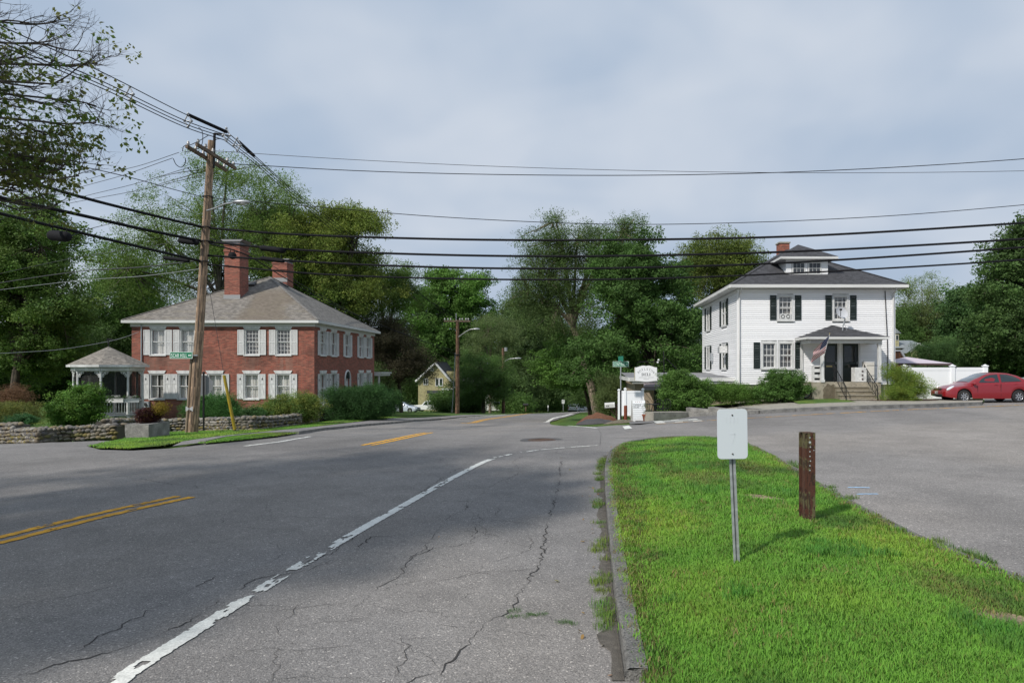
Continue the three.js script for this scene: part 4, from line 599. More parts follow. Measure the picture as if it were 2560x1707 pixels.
// ---------------------------------------------------------------- the brick house
{
  const d0 = 44, s = d0 / F, xl = X(328, d0), w = X(785, d0) - xl, dep = 12.8, y0 = -1.3, eave = 4.78 - y0, t = thing('brick_house', 'two storey red brick house with white shutters and hipped grey roof', 'house', [xl, y0, -d0]);
  const lx = (px) => (px - 328) * s, ly = (py) => Y(py, d0) - y0;
  // weathered front: pale washed patches under the upper windows
  const FW = 2048, FH = 1024, streaks = [[628, 36], [709, 36], [395, 60], [460, 50]];
  const frontTex = texWH(FW, FH, (u, v) => {
    const xm = u * w, ym = v * eave, b = brickAt(xm, ym, 3), n = fbm(xm * 1.4, ym * 1.4, 4), n2 = fbm(xm * 6, ym * 1.2 + 5, 3);
    let wash = 0; for (const [px, wd] of streaks) { const q = Math.abs(xm - lx(px)) / (wd * s * 0.75); if (ym < ly(893) && ym > ly(925)) wash = Math.max(wash, (1 - sstep(0.6, 1.2, q + (n - 0.5) * 0.8)) * sstep(0.25, 0.6, n2) * 0.75); }
    if (xm < lx(500) && ym > ly(925) && ym < ly(896)) wash = Math.max(wash, 0.55 * sstep(0.3, 0.6, n));
    if (ym < ly(1000)) wash = Math.max(wash, 0.5 * sstep(0.35, 0.6, n));
    const c = [b[0], b[1], b[2]].map((q, i) => lerp(q, [0.55, 0.43, 0.38][i] * (0.9 + 0.2 * hash2(Math.floor(xm / 0.216), Math.floor(ym / 0.068))), wash * 0.8));
    const soot = sstep(0.55, 0.75, fbm(xm * 0.7 + 8, ym * 0.7, 3)) * 0.18; return c.map((q) => q * (1 - soot));
  });
  frontTex.repeat.set(1 / w, 1 / eave);
  const fb = rep(brickBump, ...bR), frontBrick = std({ color: 0xffffff, map: frontTex, bumpMap: fb, bumpScale: 0.008, roughness: 0.9 });
  const up = [[377, 411], [451, 485], [612, 646], [691, 725]], low = [[375, 408], [446, 480], [520, 554], [611, 645], [690, 724]];
  const UY = [ly(886), ly(824)], LY = [ly(996), ly(936)], holes = [];
  for (const [a, b] of up) holes.push([lx(a), UY[0], lx(b) - lx(a), UY[1] - UY[0]]);
  for (const [a, b] of low) holes.push([lx(a), LY[0], lx(b) - lx(a), LY[1] - LY[0]]);
  part('front_wall', wallGeom(w, eave, holes), frontBrick, t);
  holes.forEach(([x, y, ww, hh], i) => {
    const upper = i < 4, multi = i === 2 || i === 3;
    sashWindow(t, { x, y, z: 0, w: ww, h: hh, cols: multi ? 4 : 2, rows: multi ? 3 : 1, curtain: multi ? 'none' : i === 5 || i === 4 ? 'pair' : 'full', deep: 0.16, proud: 0.012, casing: 0.05 });
    const l = part('lintel', once('lint' + upper + ww.toFixed(2), () => (upper ? trapezoid(ww + 0.12, ww + 0.42, 0.34, 0.05) : trapezoid(ww + 0.1, ww + 0.34, 0.2, 0.05))), white, t); l.position.set(x + ww / 2, y + hh + 0.055, 0.0025);
    for (const k of [0, 1]) { if (i === 1 && k) continue; const sw = 0.42, sh = upper ? louverShutter(sw, hh + 0.02, white) : panelShutter(sw, hh + 0.06, white, !!k); sh.position.set(k ? x + ww + 0.06 : x - 0.06 - sw, y - 0.03, 0.018); t.add(sh); }
  });
  // right hand wall, in the shade: five bays and an arched door
  const sideX = [1.45, 3.45, 6.25, 9.35, 11.2], sh = []; for (const c of sideX) sh.push([c - 0.47, UY[0], 0.94, UY[1] - UY[0]]); for (const c of [1.45, 3.45, 9.35, 11.2]) sh.push([c - 0.47, LY[0] - 0.35, 0.94, LY[1] - LY[0] + 0.35]); sh.push([5.75, 0.3, 1.0, 2.2]);
  const side = part('side_wall', wallGeom(dep - 0.008, eave, sh), brick, t); side.position.set(w + 0.004, 0, -0.004); side.rotation.y = Math.PI / 2;
  sh.slice(0, 9).forEach(([x, y, ww, hh], i) => {
    const upper = i < 5, g = sashWindow(t, { x: w, y, z: -x, w: ww, h: hh, turn: Math.PI / 2, cols: i === 0 ? 4 : 2, rows: i === 0 ? 3 : 1, deep: 0.16, proud: 0.012, casing: 0.05, curtain: 'full' });
    const l = part('lintel', once('lint2' + upper, () => (upper ? trapezoid(1.06, 1.3, 0.34, 0.05) : trapezoid(1.04, 1.24, 0.2, 0.05))), white, t); l.position.set(w + 0.0025, y + hh + 0.055, -(x + ww / 2)); l.rotation.y = Math.PI / 2;
    for (const k of [0, 1]) { const sw = 0.4, q = upper ? louverShutter(sw, hh + 0.02, white) : panelShutter(sw, hh + 0.06, white, !!k); q.position.set(w + 0.018, y - 0.03, k ? -(x + ww + 0.06) : -(x - 0.06 - sw)); q.rotation.y = Math.PI / 2; t.add(q); }
  });
  const door = part('door', merge([slab(0, 1, 0, 2.2, -0.16, -0.11), slab(0.12, 0.44, 0.25, 0.95, -0.11, -0.095), slab(0.56, 0.88, 0.25, 0.95, -0.11, -0.095), slab(0.12, 0.44, 1.1, 1.95, -0.11, -0.095), slab(0.56, 0.88, 1.1, 1.95, -0.11, -0.095)]), white, t); door.position.set(w, 0.3, -5.75); door.rotation.y = Math.PI / 2;
  part('handle', new THREE.SphereGeometry(0.035, 10, 8), steel, door).position.set(0.92, 1.0, -0.07);
  const arch = part('door_arch', merge([new THREE.TorusGeometry(0.56, 0.07, 8, 24, Math.PI).translate(0.5, 2.2, 0.02), slab(-0.13, 0, 0, 2.2, -0.02, 0.07), slab(1, 1.13, 0, 2.2, -0.02, 0.07)]), white, t); arch.position.set(w, 0.3, -5.75); arch.rotation.y = Math.PI / 2;
  part('fanlight', new THREE.CircleGeometry(0.5, 20, 0, Math.PI).translate(0.5, 2.2, 0.015), phys({ color: lin(0.03, 0.035, 0.04), roughness: 0.05 }), arch);
  for (const zz of [-5.2, -7.3]) { const l = part('wall_lantern', merge([cyl(0.09, 0.07, 0.3, 6, 0, 0, 0), new THREE.ConeGeometry(0.12, 0.12, 6).translate(0, 0.36, 0), bx(0.1, 0.04, 0.2, 0, 0.1, -0.1)]), ironBlack, t); l.position.set(w + 0.2, 1.6, zz); l.rotation.y = Math.PI / 2; }
  // other walls
  const bk = part('back_wall', wallGeom(w, eave, []), brick, t); bk.position.set(w, 0, -dep); bk.rotation.y = Math.PI;
  const lw = part('side_wall', wallGeom(dep - 0.008, eave, []), brick, t); lw.position.set(-0.004, 0, -dep + 0.004); lw.rotation.y = -Math.PI / 2;
  part('floor_slab', slab(0.26, w - 0.26, 0.02, 0.1, -dep + 0.26, -0.26), interiorDark, t);
  // cornice and roof
  const ov = 0.42, e0 = eave, A = V(-ov, e0 + 0.24, ov), B = V(w + ov, e0 + 0.24, ov), C = V(w + ov, e0 + 0.24, -dep - ov), D = V(-ov, e0 + 0.24, -dep - ov), P = V(w / 2 + 0.1, 8.7 - y0, -dep / 2);
  const ring = (o, a, b) => merge([slab(-o, w + o, a, b, o - 0.06, o), slab(-o, w + o, a, b, -dep - o, -dep - o + 0.06), slab(-o, -o + 0.06, a, b, -dep - o + 0.06, o - 0.06), slab(w + o - 0.06, w + o, a, b, -dep - o + 0.06, o - 0.06)]);
  part('cornice', ring(ov, e0 + 0.06, e0 + 0.232), white, t); part('frieze', ring(0.06, e0 - 0.16, e0 + 0.05), white, t);
  part('soffit', merge([slab(-ov + 0.06, w + ov - 0.06, e0 + 0.05, e0 + 0.09, -dep - ov + 0.06, ov - 0.06)]), white, t);
  const stained = (() => { const tl = shinglePx([0.5, 0.478, 0.45], 0.8), ew = w + 2 * ov, sl = A.distanceTo(P) * 0.9; const tx = texWH(1024, 1024, (u, v) => { const c = tl((u * ew / 4.5) % 1, (v * sl / 4.5) % 1), xm = u * ew - ov, ym = v * sl, n = fbm(xm * 0.8, ym * 0.5 + 3, 4), a = lx(640), q = Math.abs(xm - a - (ym - 3) * -0.1) / (1.7 + 0.1 * ym), st = sstep(1.15, 0.55, q + (n - 0.5) * 0.9) * sstep(5.6, 4.2, ym + (n - 0.5)) * 0.5, m = sstep(0.52, 0.7, fbm(xm * 1.2 + 4, ym * 3, 4)) * 0.3; return c.map((k, i) => lerp(lerp(k, [0.38, 0.33, 0.27][i], st), [0.46, 0.43, 0.36][i], m)); }); tx.repeat.set(1 / ew, 1 / sl); return std({ color: 0xffffff, map: tx, roughness: 0.93 }); })();
  [[A, B], [B, C], [C, D], [D, A]].forEach(([a, b], i) => part('roof_slope', slope(a, b, P), i ? roofGrey : stained, t));
  for (const a of [A, B, C, D]) part('hip_cap', capStrip(a.clone().lerp(P, 0.004), P, 0.12, 0.03), roofGrey, t);
  // stains on the slope under the front chimney (soot and moss washed down the shingles)
  const slopeY = (z) => lerp(e0 + 0.24, 8.7 - y0, clamp((ov - z) / (ov + dep / 2)));
  const chim = (name, x0, x1, z1, z0, top) => {
    const base = slopeY(Math.max(z1, -dep - z1)) - 1.1, c = part('chimney', uvm(slab(x0, x1, base, top, z0, z1)), brick, t);
    part('corbel', uvm(merge([slab(x0 - 0.05, x1 + 0.05, top - 0.45, top - 0.3, z0 - 0.05, z1 + 0.05), slab(x0 - 0.04, x1 + 0.04, top, top + 0.12, z0 - 0.04, z1 + 0.04)])), brick, c);
    part('cap', merge([slab(x0 + 0.04, x1 - 0.04, top + 0.12, top + 0.26, z0 + 0.04, z1 - 0.04), trapezoid(x1 - x0 + 0.1, x1 - x0 + 0.5, 0.14, z1 - z0 + 0.1).translate((x0 + x1) / 2, top + 0.26, z0 - 0.05)]), std({ color: lin(0.22, 0.22, 0.23), roughness: 0.5, metalness: 0.6 }), c);
    part('flashing', slab(x0 - 0.05, x1 + 0.05, slopeY(z1) - 0.05, slopeY(z1) + 0.26, z1 + 0.004, z1 + 0.03), std({ color: lin(0.3, 0.3, 0.3), metalness: 0.5, roughness: 0.5 }), c);
  };
  chim('a', lx(560) * 46.7 / 44 + (X(560, 46.7) - xl - lx(560) * 46.7 / 44), X(598, 46.7) - xl, -2.7, -3.95, 10.35 - y0);
  chim('b', X(680, 53) - xl, X(716, 53) - xl, -9.0, -10.2, 10.05 - y0);
  for (const [x, z] of [[w / 2 - 0.5, -4.9]]) { const v = part('roof_vent', merge([bx(0.5, 0.12, 0.45), bx(0.6, 0.03, 0.55, 0, 0.07, 0)]), std({ color: lin(0.05, 0.05, 0.05), roughness: 0.6 }), t); v.position.set(x, slopeY(z) + 0.08, z); v.rotation.x = 0.5; }
  const vr = part('roof_vent', merge([bx(0.5, 0.12, 0.45), bx(0.6, 0.03, 0.55, 0, 0.07, 0)]), std({ color: lin(0.05, 0.05, 0.05), roughness: 0.6 }), t); vr.position.set(w / 2 + 1.15, 8.7 - y0 - 0.62, -dep / 2); vr.rotation.z = -0.55;
  const gut = part('downpipe', rod(V(lx(354), 0.3, 0.07), V(lx(354), eave, 0.07), 0.045, 0.045, 8), greyPaint, t);
  // twin electric meters low on the front wall
  const mb = part('meter_box', slab(lx(349), lx(375), ly(1018), ly(1003), 0.02, 0.2), greyPaint, t); for (const px of [356, 367]) { const c = part('meter', new THREE.CylinderGeometry(0.1, 0.1, 0.1, 16).rotateX(Math.PI / 2), phys({ color: lin(0.05, 0.05, 0.05), roughness: 0.2 }), mb); c.position.set(lx(px), ly(1010), 0.24); }
  part('conduit', merge([rod(V(lx(357), 0.3, 0.1), V(lx(357), ly(1018), 0.1), 0.03), rod(V(lx(368), 0.3, 0.1), V(lx(368), ly(1018), 0.1), 0.03)]), greyPaint, mb);
  // low white porch at the far corner
  const pr = part('side_porch', merge([slab(w - 1.6, w + 0.5, 2.62, 2.8, -dep - 3, -dep - 0.02), slab(w - 1.7, w + 0.6, 2.8, 2.92, -dep - 3.1, -dep - 0.01), cyl(0.09, 0.09, 2.6, 10, w + 0.3, 0.02, -dep - 0.3)]), white, t);
}
// moss and soot on the roof: flat stains following the slope are left to the shingle grain

// ---------------------------------------------------------------- the gazebo
{
  const d = 40.5, cx = X(270, d), gy = Math.min(gh(cx, d), -1.1), t = thing('gazebo', 'white octagonal garden gazebo with shingled roof and lacy brackets', 'gazebo', [cx, gy, -d], Math.PI / 8);
  const s = d / F, ly = (py) => Y(py, d) - gy, floor = ly(1034), R = 1.72, RR = 2.06, eave = ly(912), apex = ly(866);
  const ang = (i) => i * Math.PI / 4, pt = (i, r, y) => V(Math.sin(ang(i)) * r, y, Math.cos(ang(i)) * r);
  const roofTan = std({ color: 0xffffff, map: rep(shingleTile([0.54, 0.515, 0.48], 0.85), 1 / 4.5), roughness: 0.95 });
  for (let i = 0; i < 8; i++) {
    part('roof_panel', slope(pt(i, RR, eave), pt(i + 1, RR, eave), V(0, apex, 0)), roofTan, t);
    part('fascia', uvm(merge([quadBox(pt(i, RR + 0.01, eave - 0.13), pt(i + 1, RR + 0.01, eave - 0.13), 0.125, 0.05), quadBox(pt(i, R + 0.12, eave - 0.34), pt(i + 1, R + 0.12, eave - 0.34), 0.2, 0.05)])), white, t);
    const post = part('post', merge([cyl(0.085, 0.085, floor + 0.95 - floor, 8, 0, floor, 0), cyl(0.06, 0.06, eave - 0.3 - floor - 0.95, 8, 0, floor + 0.95, 0), cyl(0.09, 0.09, 0.08, 8, 0, floor + 0.93, 0), cyl(0.085, 0.085, 0.14, 8, 0, eave - 0.46, 0), cyl(0.1, 0.1, floor, 6, 0, 0, 0)]), white, t); post.position.copy(pt(i, R, 0));
    if (i !== 4) {
      const a = pt(i, R, 0), b = pt(i + 1, R, 0), len = a.distanceTo(b), mid = a.clone().lerp(b, 0.5), turn = ang(i) + Math.PI / 8;
      const fr = part('bracket', once('gzbr', () => { const gs = []; for (const sgn of [-1, 1]) { gs.push(new THREE.TorusGeometry(0.3, 0.028, 6, 10, Math.PI / 2).rotateZ(sgn > 0 ? 0 : Math.PI / 2).translate(sgn * (len / 2 - 0.37), -0.33, 0), new THREE.TorusGeometry(0.09, 0.02, 6, 12).translate(sgn * (len / 2 - 0.13), -0.14, 0), new THREE.TorusGeometry(0.06, 0.018, 6, 10).translate(sgn * (len / 2 - 0.28), -0.09, 0), new THREE.TorusGeometry(0.05, 0.016, 6, 10).translate(sgn * (len / 2 - 0.1), -0.3, 0)); } gs.push(bx(len - 0.1, 0.05, 0.05)); return merge(gs); }), white, t); fr.position.set(mid.x, eave - 0.36, mid.z); fr.rotation.y = turn;
      const rail = part('railing', once('gzrl', () => merge([bx(len - 0.14, 0.06, 0.07, 0, 0.8, 0), bx(len - 0.14, 0.05, 0.06, 0, 0.1, 0)])), white, t); rail.position.set(mid.x, floor, mid.z); rail.rotation.y = turn;
      const nb = 8; for (let k = 0; k < nb; k++) part('baluster', once('gzbal', () => cyl(0.022, 0.022, 0.66, 6, 0, 0.125, 0)), white, rail).position.x = (k + 0.5) / nb * (len - 0.2) - (len - 0.2) / 2;
      const sk = part('lattice', once('gzlat', () => { const gs = []; for (let q = -len / 2; q < len / 2; q += 0.14) { gs.push(bx(0.03, 0.6, 0.012).rotateZ(0.7).translate(q, -0.28, 0.006), bx(0.03, 0.6, 0.012).rotateZ(-0.7).translate(q, -0.28, -0.008)); } gs.push(bx(len, 0.1, 0.06, 0, -0.03, 0)); return merge(gs); }), white, t); sk.position.set(mid.x, floor, mid.z); sk.rotation.y = turn;
      part('insect_screen', once('gzsc', () => bx(len - 0.18, eave - 0.36 - floor - 0.1, 0.004)), phys({ color: lin(0.03, 0.03, 0.03), transparent: true, opacity: 0.45, roughness: 1 }), t).position.set(mid.x * 0.96, (floor + eave - 0.36) / 2, mid.z * 0.96); t.children[t.children.length - 1].rotation.y = turn;
    }
  }
  part('deck', new THREE.CylinderGeometry(R + 0.1, R + 0.1, 0.09, 8).rotateY(0).translate(0, floor - 0.05, 0), greyPaint, t);
  part('ceiling', new THREE.CylinderGeometry(R + 0.1, R + 0.1, 0.04, 8).translate(0, eave - 0.1, 0), white, t);
  part('finial', merge([cyl(0.03, 0.015, 0.5, 8, 0, apex - 0.02, 0), new THREE.SphereGeometry(0.06, 8, 6).translate(0, apex + 0.2, 0), bx(0.3, 0.1, 0.01, 0.05, apex + 0.42, 0)]), ironBlack, t);
}
function quadBox(a, b, h, th) { const d = b.clone().sub(a), l = d.length(), g = bx(l, h, th, 0, h / 2, 0); g.rotateY(Math.atan2(-d.z, d.x)); const m = a.clone().lerp(b, 0.5); return g.translate(m.x, m.y, m.z); }
// flower boxes hung on the gazebo rail
for (const [px, w, lab] of [[287, 1.0, 'white flower box on the front rail of the gazebo'], [328, 0.7, 'white flower box on the right rail of the gazebo']]) {
  const d = px < 300 ? 38.66 : 38.9, t = thing('flower_box', lab, 'planter', [X(px, d), Y(1006, d), -d], px < 300 ? 0 : 0.6, 'flower boxes on the gazebo');
  part('box', merge([slab(-w / 2, w / 2, 0, 0.2, -0.1, 0.1), slab(-w / 2 - 0.03, w / 2 + 0.03, 0.2, 0.23, -0.12, 0.12)]), white, t);
  const r = rng(px), l = []; for (let i = 0; i < 26; i++) l.push([(r() - 0.5) * w, 0.26 + r() * 0.1, (r() - 0.5) * 0.15, 0.09 + r() * 0.05, r() * 6, r() < 0.3 ? [0.7, 0.7, 0.68] : [0.06, 0.12, 0.03]]); scatter('flowers', clumps.broad, leafMat, l, t);
}

// ---------------------------------------------------------------- fieldstone walls
const stoneShapes = Array.from({ length: 10 }, (_, k) => { const r = rng(500 + k), g = mergeVertices(new THREE.IcosahedronGeometry(0.5, 1).deleteAttribute('normal').deleteAttribute('uv')), p = g.attributes.position, cuts = Array.from({ length: 5 }, () => [V(r() - 0.5, r() - 0.5, r() - 0.5).normalize(), 0.34 + 0.1 * r()]); for (let i = 0; i < p.count; i++) { const v = V().fromBufferAttribute(p, i).multiplyScalar(0.92 + 0.2 * r()); for (const [n, o] of cuts) { const q = v.dot(n); if (q > o) v.addScaledVector(n, (o - q) * 0.85); } p.setXYZ(i, v.x, v.y, v.z); } g.computeVertexNormals(); return g; });
const stoneMats = [[0.17, 0.155, 0.13], [0.135, 0.125, 0.11], [0.2, 0.18, 0.145], [0.15, 0.125, 0.09], [0.19, 0.155, 0.09], [0.11, 0.105, 0.1], [0.27, 0.255, 0.225]].map((c) => std({ color: lin(...c), roughness: 0.95 }));
const mossMats = [[0.13, 0.12, 0.05], [0.17, 0.14, 0.05]].map((c) => std({ color: lin(...c), roughness: 1 }));
function stoneWall(label, pts, seed, { thick = 0.55, size = 0.2, max = 300, moss = 0.3, cap = true } = {}) {     // pts: [px base, py base, py top]
  const r = rng(seed), P = pts.map(([px, py, top]) => { const [x, d] = hit(px, py); return [x, d, Y(top, d) - gh(x, d) - 0.11]; }), t = thing('fieldstone_wall', label, 'wall', [P[0][0], 0, -P[0][1]], 0, 'fieldstone garden walls'), o = t.position, stones = [];
  const gs = [];
  for (let i = 0; i < P.length - 1; i++) { const [x0, d0, h0] = P[i], [x1, d1, h1] = P[i + 1], l = Math.hypot(x1 - x0, d1 - d0), nx = -(d1 - d0) / l, nd = (x1 - x0) / l, f = (x, d, h, b) => V(x + nx * b - o.x, gh(x, d) + h, -(d + nd * b) - o.z), q = [[x0, d0, h0], [x1, d1, h1]];
    const fr = q.map(([x, d, h]) => [f(x, d, -0.2, 0.06), f(x, d, h - 0.07, 0.06), f(x, d, h - 0.07, thick), f(x, d, -0.2, thick)]), [a, b] = fr, fs = []; for (let k = 0; k < 4; k++) { const m = (k + 1) % 4; fs.push([a[k], b[k], b[m]], [a[k], b[m], a[m]]); } fs.push([a[0], a[1], a[2]], [a[0], a[2], a[3]], [b[0], b[2], b[1]], [b[0], b[3], b[2]]); gs.push(triG(fs));
    // stones on the face and along the top
    const rows = Math.max(3, Math.round(Math.max(h0, h1) / (size * 0.72)));
    for (let row = 0; row <= rows; row++) { let u = -r() * size; while (u < l) { const sw = size * (0.6 + 0.9 * r()), tt = clamp((u + sw / 2) / l), h = lerp(h0, h1, tt), top = row === rows, y = top ? h - 0.03 : h * (row + 0.5) / rows + (r() - 0.5) * 0.05; if (u + sw * 0.7 < l + size * 0.5) stones.push([lerp(x0, x1, (u + sw / 2) / l), lerp(d0, d1, (u + sw / 2) / l), y, sw, size * (0.6 + 0.45 * r()), top ? 0.16 + 0.2 * r() : 0.03, Math.atan2(d1 - d0, x1 - x0), nx, nd, row / rows]); u += sw * 0.9; } }
  }
  part('core', merge(gs), std({ color: lin(0.1, 0.09, 0.075), roughness: 1 }), t);
  const make = (list, one) => list.forEach(([x, d, y, sw, sh, b, a, nx, nd, lvl]) => { const m = lvl < 0.35 && r() < moss ? mossMats[Math.floor(r() * 2)] : stoneMats[Math.floor(r() * 7)], g = stoneShapes[Math.floor(r() * 10)]; one(g, m, V(x + nx * b - o.x, gh(x, d) + y, -(d + nd * b) - o.z), [sw * 1.08, sh * 0.95, size * 1.1], a + (r() - 0.5) * 0.4, (r() - 0.5) * 0.5); });
  const shown = stones.slice(0, max), rest = stones.slice(max);
  make(shown, (g, m, p, s, a, tilt) => { const q = part('stone', g, m, t); q.position.copy(p); q.scale.set(...s); q.rotation.set(0, a, tilt); });
  if (rest.length) { const gg = []; make(rest, (g, m, p, s, a, tilt) => { gg.push(g.clone().applyMatrix4(new THREE.Matrix4().compose(p, new THREE.Quaternion().setFromEuler(new THREE.Euler(0, a, tilt)), V(...s)))); }); const q = part('stones', merge(gg), stoneMats[1], t); q.userData.kind = 'stuff'; }
  return t;
}
stoneWall('fieldstone wall at the far left, overgrown at its end', [[-120, 1113, 1050], [-30, 1111, 1051], [28, 1109, 1051]], 1, { size: 0.17 });
stoneWall('long low fieldstone wall in front of the lawn and gazebo', [[28, 1109, 1064], [90, 1108, 1063], [180, 1102, 1058], [288, 1097, 1052]], 2, { size: 0.17 });
stoneWall('higher fieldstone wall piece right behind the granite planter', [[288, 1096, 1040], [340, 1088.5, 1040], [420, 1083, 1042]], 3, { size: 0.17 });
stoneWall('fieldstone wall behind the leaning utility pole', [[420, 1083, 1042], [500, 1079, 1039], [575, 1079, 1037], [630, 1078, 1035]], 4, { size: 0.17 });
stoneWall('shaded mossy fieldstone wall under the variegated shrub', [[630, 1078, 1035], [690, 1071, 1035], [745, 1065, 1030], [795, 1054, 1017]], 5, { size: 0.19, moss: 0.5 });
stoneWall('fieldstone wall end with flat capstones beside the clipped hedge', [[795, 1052, 1017], [830, 1046, 1007], [868, 1041, 1004]], 6, { size: 0.19, moss: 0.1 });
{ const [x, d] = hit(848, 1043), t = thing('stone_ball', 'round pale boulder perched on the end of the fieldstone wall', 'stone', [x, Y(997, d), -d - 0.3]); const g = stoneShapes[3].clone(), q = part('boulder', new THREE.SphereGeometry(0.5, 20, 14), std({ color: lin(0.36, 0.31, 0.24), map: rep(mottle, 1), roughness: 0.95 }), t); q.scale.set(0.62, 0.42, 0.55);
  const f = thing('picket_gate', 'small white picket gate top behind the fieldstone wall', 'gate', [X(822, d + 0.9), Y(1013, d + 0.9) - 0.6, -d - 0.9]); for (let i = 0; i < 7; i++) part('picket', once('pick', () => merge([bx(0.06, 0.85, 0.02, 0, 0.42, 0), new THREE.ConeGeometry(0.042, 0.08, 4).rotateY(Math.PI / 4).translate(0, 0.89, 0)])), white, f).position.set((i - 3) * 0.12, 0.12 - Math.abs(i - 3) * 0.05, 0); part('rail', bx(0.9, 0.06, 0.03, 0, 0.35, -0.03), white, f); }
// granite planter with red plants
{
  const d = 21.6, x0 = X(316, d), x1 = X(370, d - 0.15), x2 = X(423, d + 1.1), yb = gh(x0, d) - 0.08, t = thing('granite_planter', 'rough hewn granite block planter in front of the fieldstone wall', 'planter', [x0, yb, -d]);
  const top = Y(1060, d) - yb, ax = x1 - x0, bxx = x2 - x0, bz = -1.1, hew = (g, s) => { const p = g.attributes.position; for (let i = 0; i < p.count; i++) { const q = (fbm(p.getX(i) * 3 + s, p.getY(i) * 3 + p.getZ(i) * 2, 3) - 0.5) * 0.12; p.setZ(i, p.getZ(i) + q); } g.computeVertexNormals(); return g; };
  const front = part('hewn_face', uvm(hew(new THREE.PlaneGeometry(ax, top, 16, 12), 3)), granite, t); front.position.set(ax / 2, top / 2, 0.08);
  const sh = new THREE.Shape([[0, 0], [ax, -0.15], [bxx, bz * -1], [bxx - ax, bz * -1 + 0.15]].map(([a, b]) => new THREE.Vector2(a, b)));
  part('block', uvm(new THREE.ExtrudeGeometry(sh, { depth: top, bevelEnabled: false }).rotateX(-Math.PI / 2)), granite, t);
  const r = rng(71), l = []; for (let i = 0; i < 120; i++) l.push([lerp(0.25, bxx - 0.35, r()), top + 0.05 + r() * 0.35, -0.2 - r() * 0.9, 0.16 + r() * 0.12, r() * 6, r() < 0.12 ? [0.22, 0.15, 0.02] : [0.055 + r() * 0.03, 0.018, 0.016]]);
  const p = thing('red_leaved_plants', 'dark red leaved plants growing out of the granite planter', 'plant', [x0, yb, -d]); scatter('foliage', clumps.mid, leafMat, l, p);
  const l2 = []; for (let i = 0; i < 26; i++) l2.push([lerp(0.6, bxx - 0.2, r()), top + 0.35 + r() * 0.25, -0.6 - r() * 0.5, 0.14 + r() * 0.1, r() * 6, [0.32, 0.24, 0.03]]); const p2 = thing('yellow_flowers', 'yellow flowers behind the red plants in the granite planter', 'plant', [x0, yb, -d]); scatter('foliage', clumps.mid, leafMat, l2, p2);
}
// shrubs on the left side
const S = (name, label, { n, ...o }) => tree({ n: Math.round(n * 2), name, label, category: 'shrub', limbs: false, trunk: 0.05, shell: 0.75, gap: 0.2, bough: 4, ...o });
S('lilac_bush', 'bright leafy bush in front of the gazebo', { d: 36.5, base: 205, lobes: [[202, 1003, 34, 26, 0], [188, 1035, 36, 24, 0.3], [218, 990, 18, 20, 0], [208, 1035, 34, 22, 0.2]], n: 620, size: 0.36, kind: 'broad', col: [0.055, 0.130, 0.028], seed: 101, tint: 0.3 });
S('weeping_maple', 'small rust leaved weeping maple at the left behind the wall', { d: 34, base: 30, lobes: [[30, 1005, 28, 22, 0], [32, 985, 16, 14, 0]], n: 260, size: 0.28, kind: 'fine', col: [0.110, 0.065, 0.045], seed: 102 });
S('garden_shrub', 'mixed yellow green shrub behind the wall at the left', { d: 31, base: 30, lobes: [[20, 1035, 45, 22, 0], [62, 1038, 24, 20, 0]], n: 420, size: 0.26, kind: 'mid', col: [0.070, 0.105, 0.035], seed: 103, tint: 0.5 });
S('climbing_vine', 'dark vine hanging over the end of the left wall', { d: 26.4, base: 28, lobes: [[28, 1068, 15, 16, 0], [26, 1092, 9, 18, 0.1], [45, 1050, 20, 8, -0.3]], n: 220, size: 0.16, kind: 'broad', col: [0.031, 0.084, 0.036], seed: 104 });
S('yew_shrub', 'spreading dark yew below the brick house windows', { d: 38, base: 540, lobes: [[540, 1012, 48, 22, 0], [575, 1028, 30, 18, 0.2], [500, 1020, 36, 22, 0], [545, 1035, 60, 14, 0.4]], n: 620, size: 0.33, kind: 'yew', col: [0.037, 0.102, 0.029], seed: 105 });
S('variegated_shrub', 'broad variegated shrub with cream leaves over the stone wall', { d: 34.5, base: 730, lobes: [[735, 1012, 55, 22, 0], [690, 1022, 32, 12, 0.2], [775, 1018, 24, 26, 0], [725, 1030, 60, 12, 0.3]], n: 620, size: 0.3, kind: 'mid', col: [0.060, 0.120, 0.035], seed: 106, tint: 0.9 });
S('ivy', 'ivy tumbling over the fieldstone wall', { d: 30.2, base: 628, lobes: [[632, 1040, 22, 16, 0], [628, 1065, 16, 20, 0.2], [660, 1075, 26, 8, 0.3]], n: 320, size: 0.2, kind: 'broad', col: [0.031, 0.074, 0.024], seed: 107 });
S('clipped_hedge', 'large rounded dark hedge before the brick house door', { d: 40, base: 885, lobes: [[890, 1012, 65, 40, 0], [870, 995, 45, 24, 0.3], [920, 1005, 40, 36, 0]], n: 1200, size: 0.33, kind: 'yew', col: [0.022, 0.060, 0.018], seed: 108, gap: 0.12 });
S('clipped_hedge', 'second rounded hedge behind the large one, toward the parked cars', { d: 48, base: 960, lobes: [[960, 1005, 36, 34, 0], [940, 1000, 34, 30, 0]], n: 620, size: 0.36, kind: 'yew', col: [0.027, 0.070, 0.022], seed: 109, gap: 0.12 });

// ---------------------------------------------------------------- the white clapboard house
const boardTones = [0.83, 0.78, 0.81].map((k) => std({ color: lin(k, k, k * 1.005), roughness: 0.55 }));
const boardUnit = (() => { const s = new THREE.Shape([[0, 0], [0.042, 0], [0.006, 1], [0, 1]].map(([a, b]) => new THREE.Vector2(a, b))); return new THREE.ExtrudeGeometry(s, { depth: 1, bevelEnabled: false }).rotateY(-Math.PI / 2).translate(1, 0, 0).rotateY(0); })();
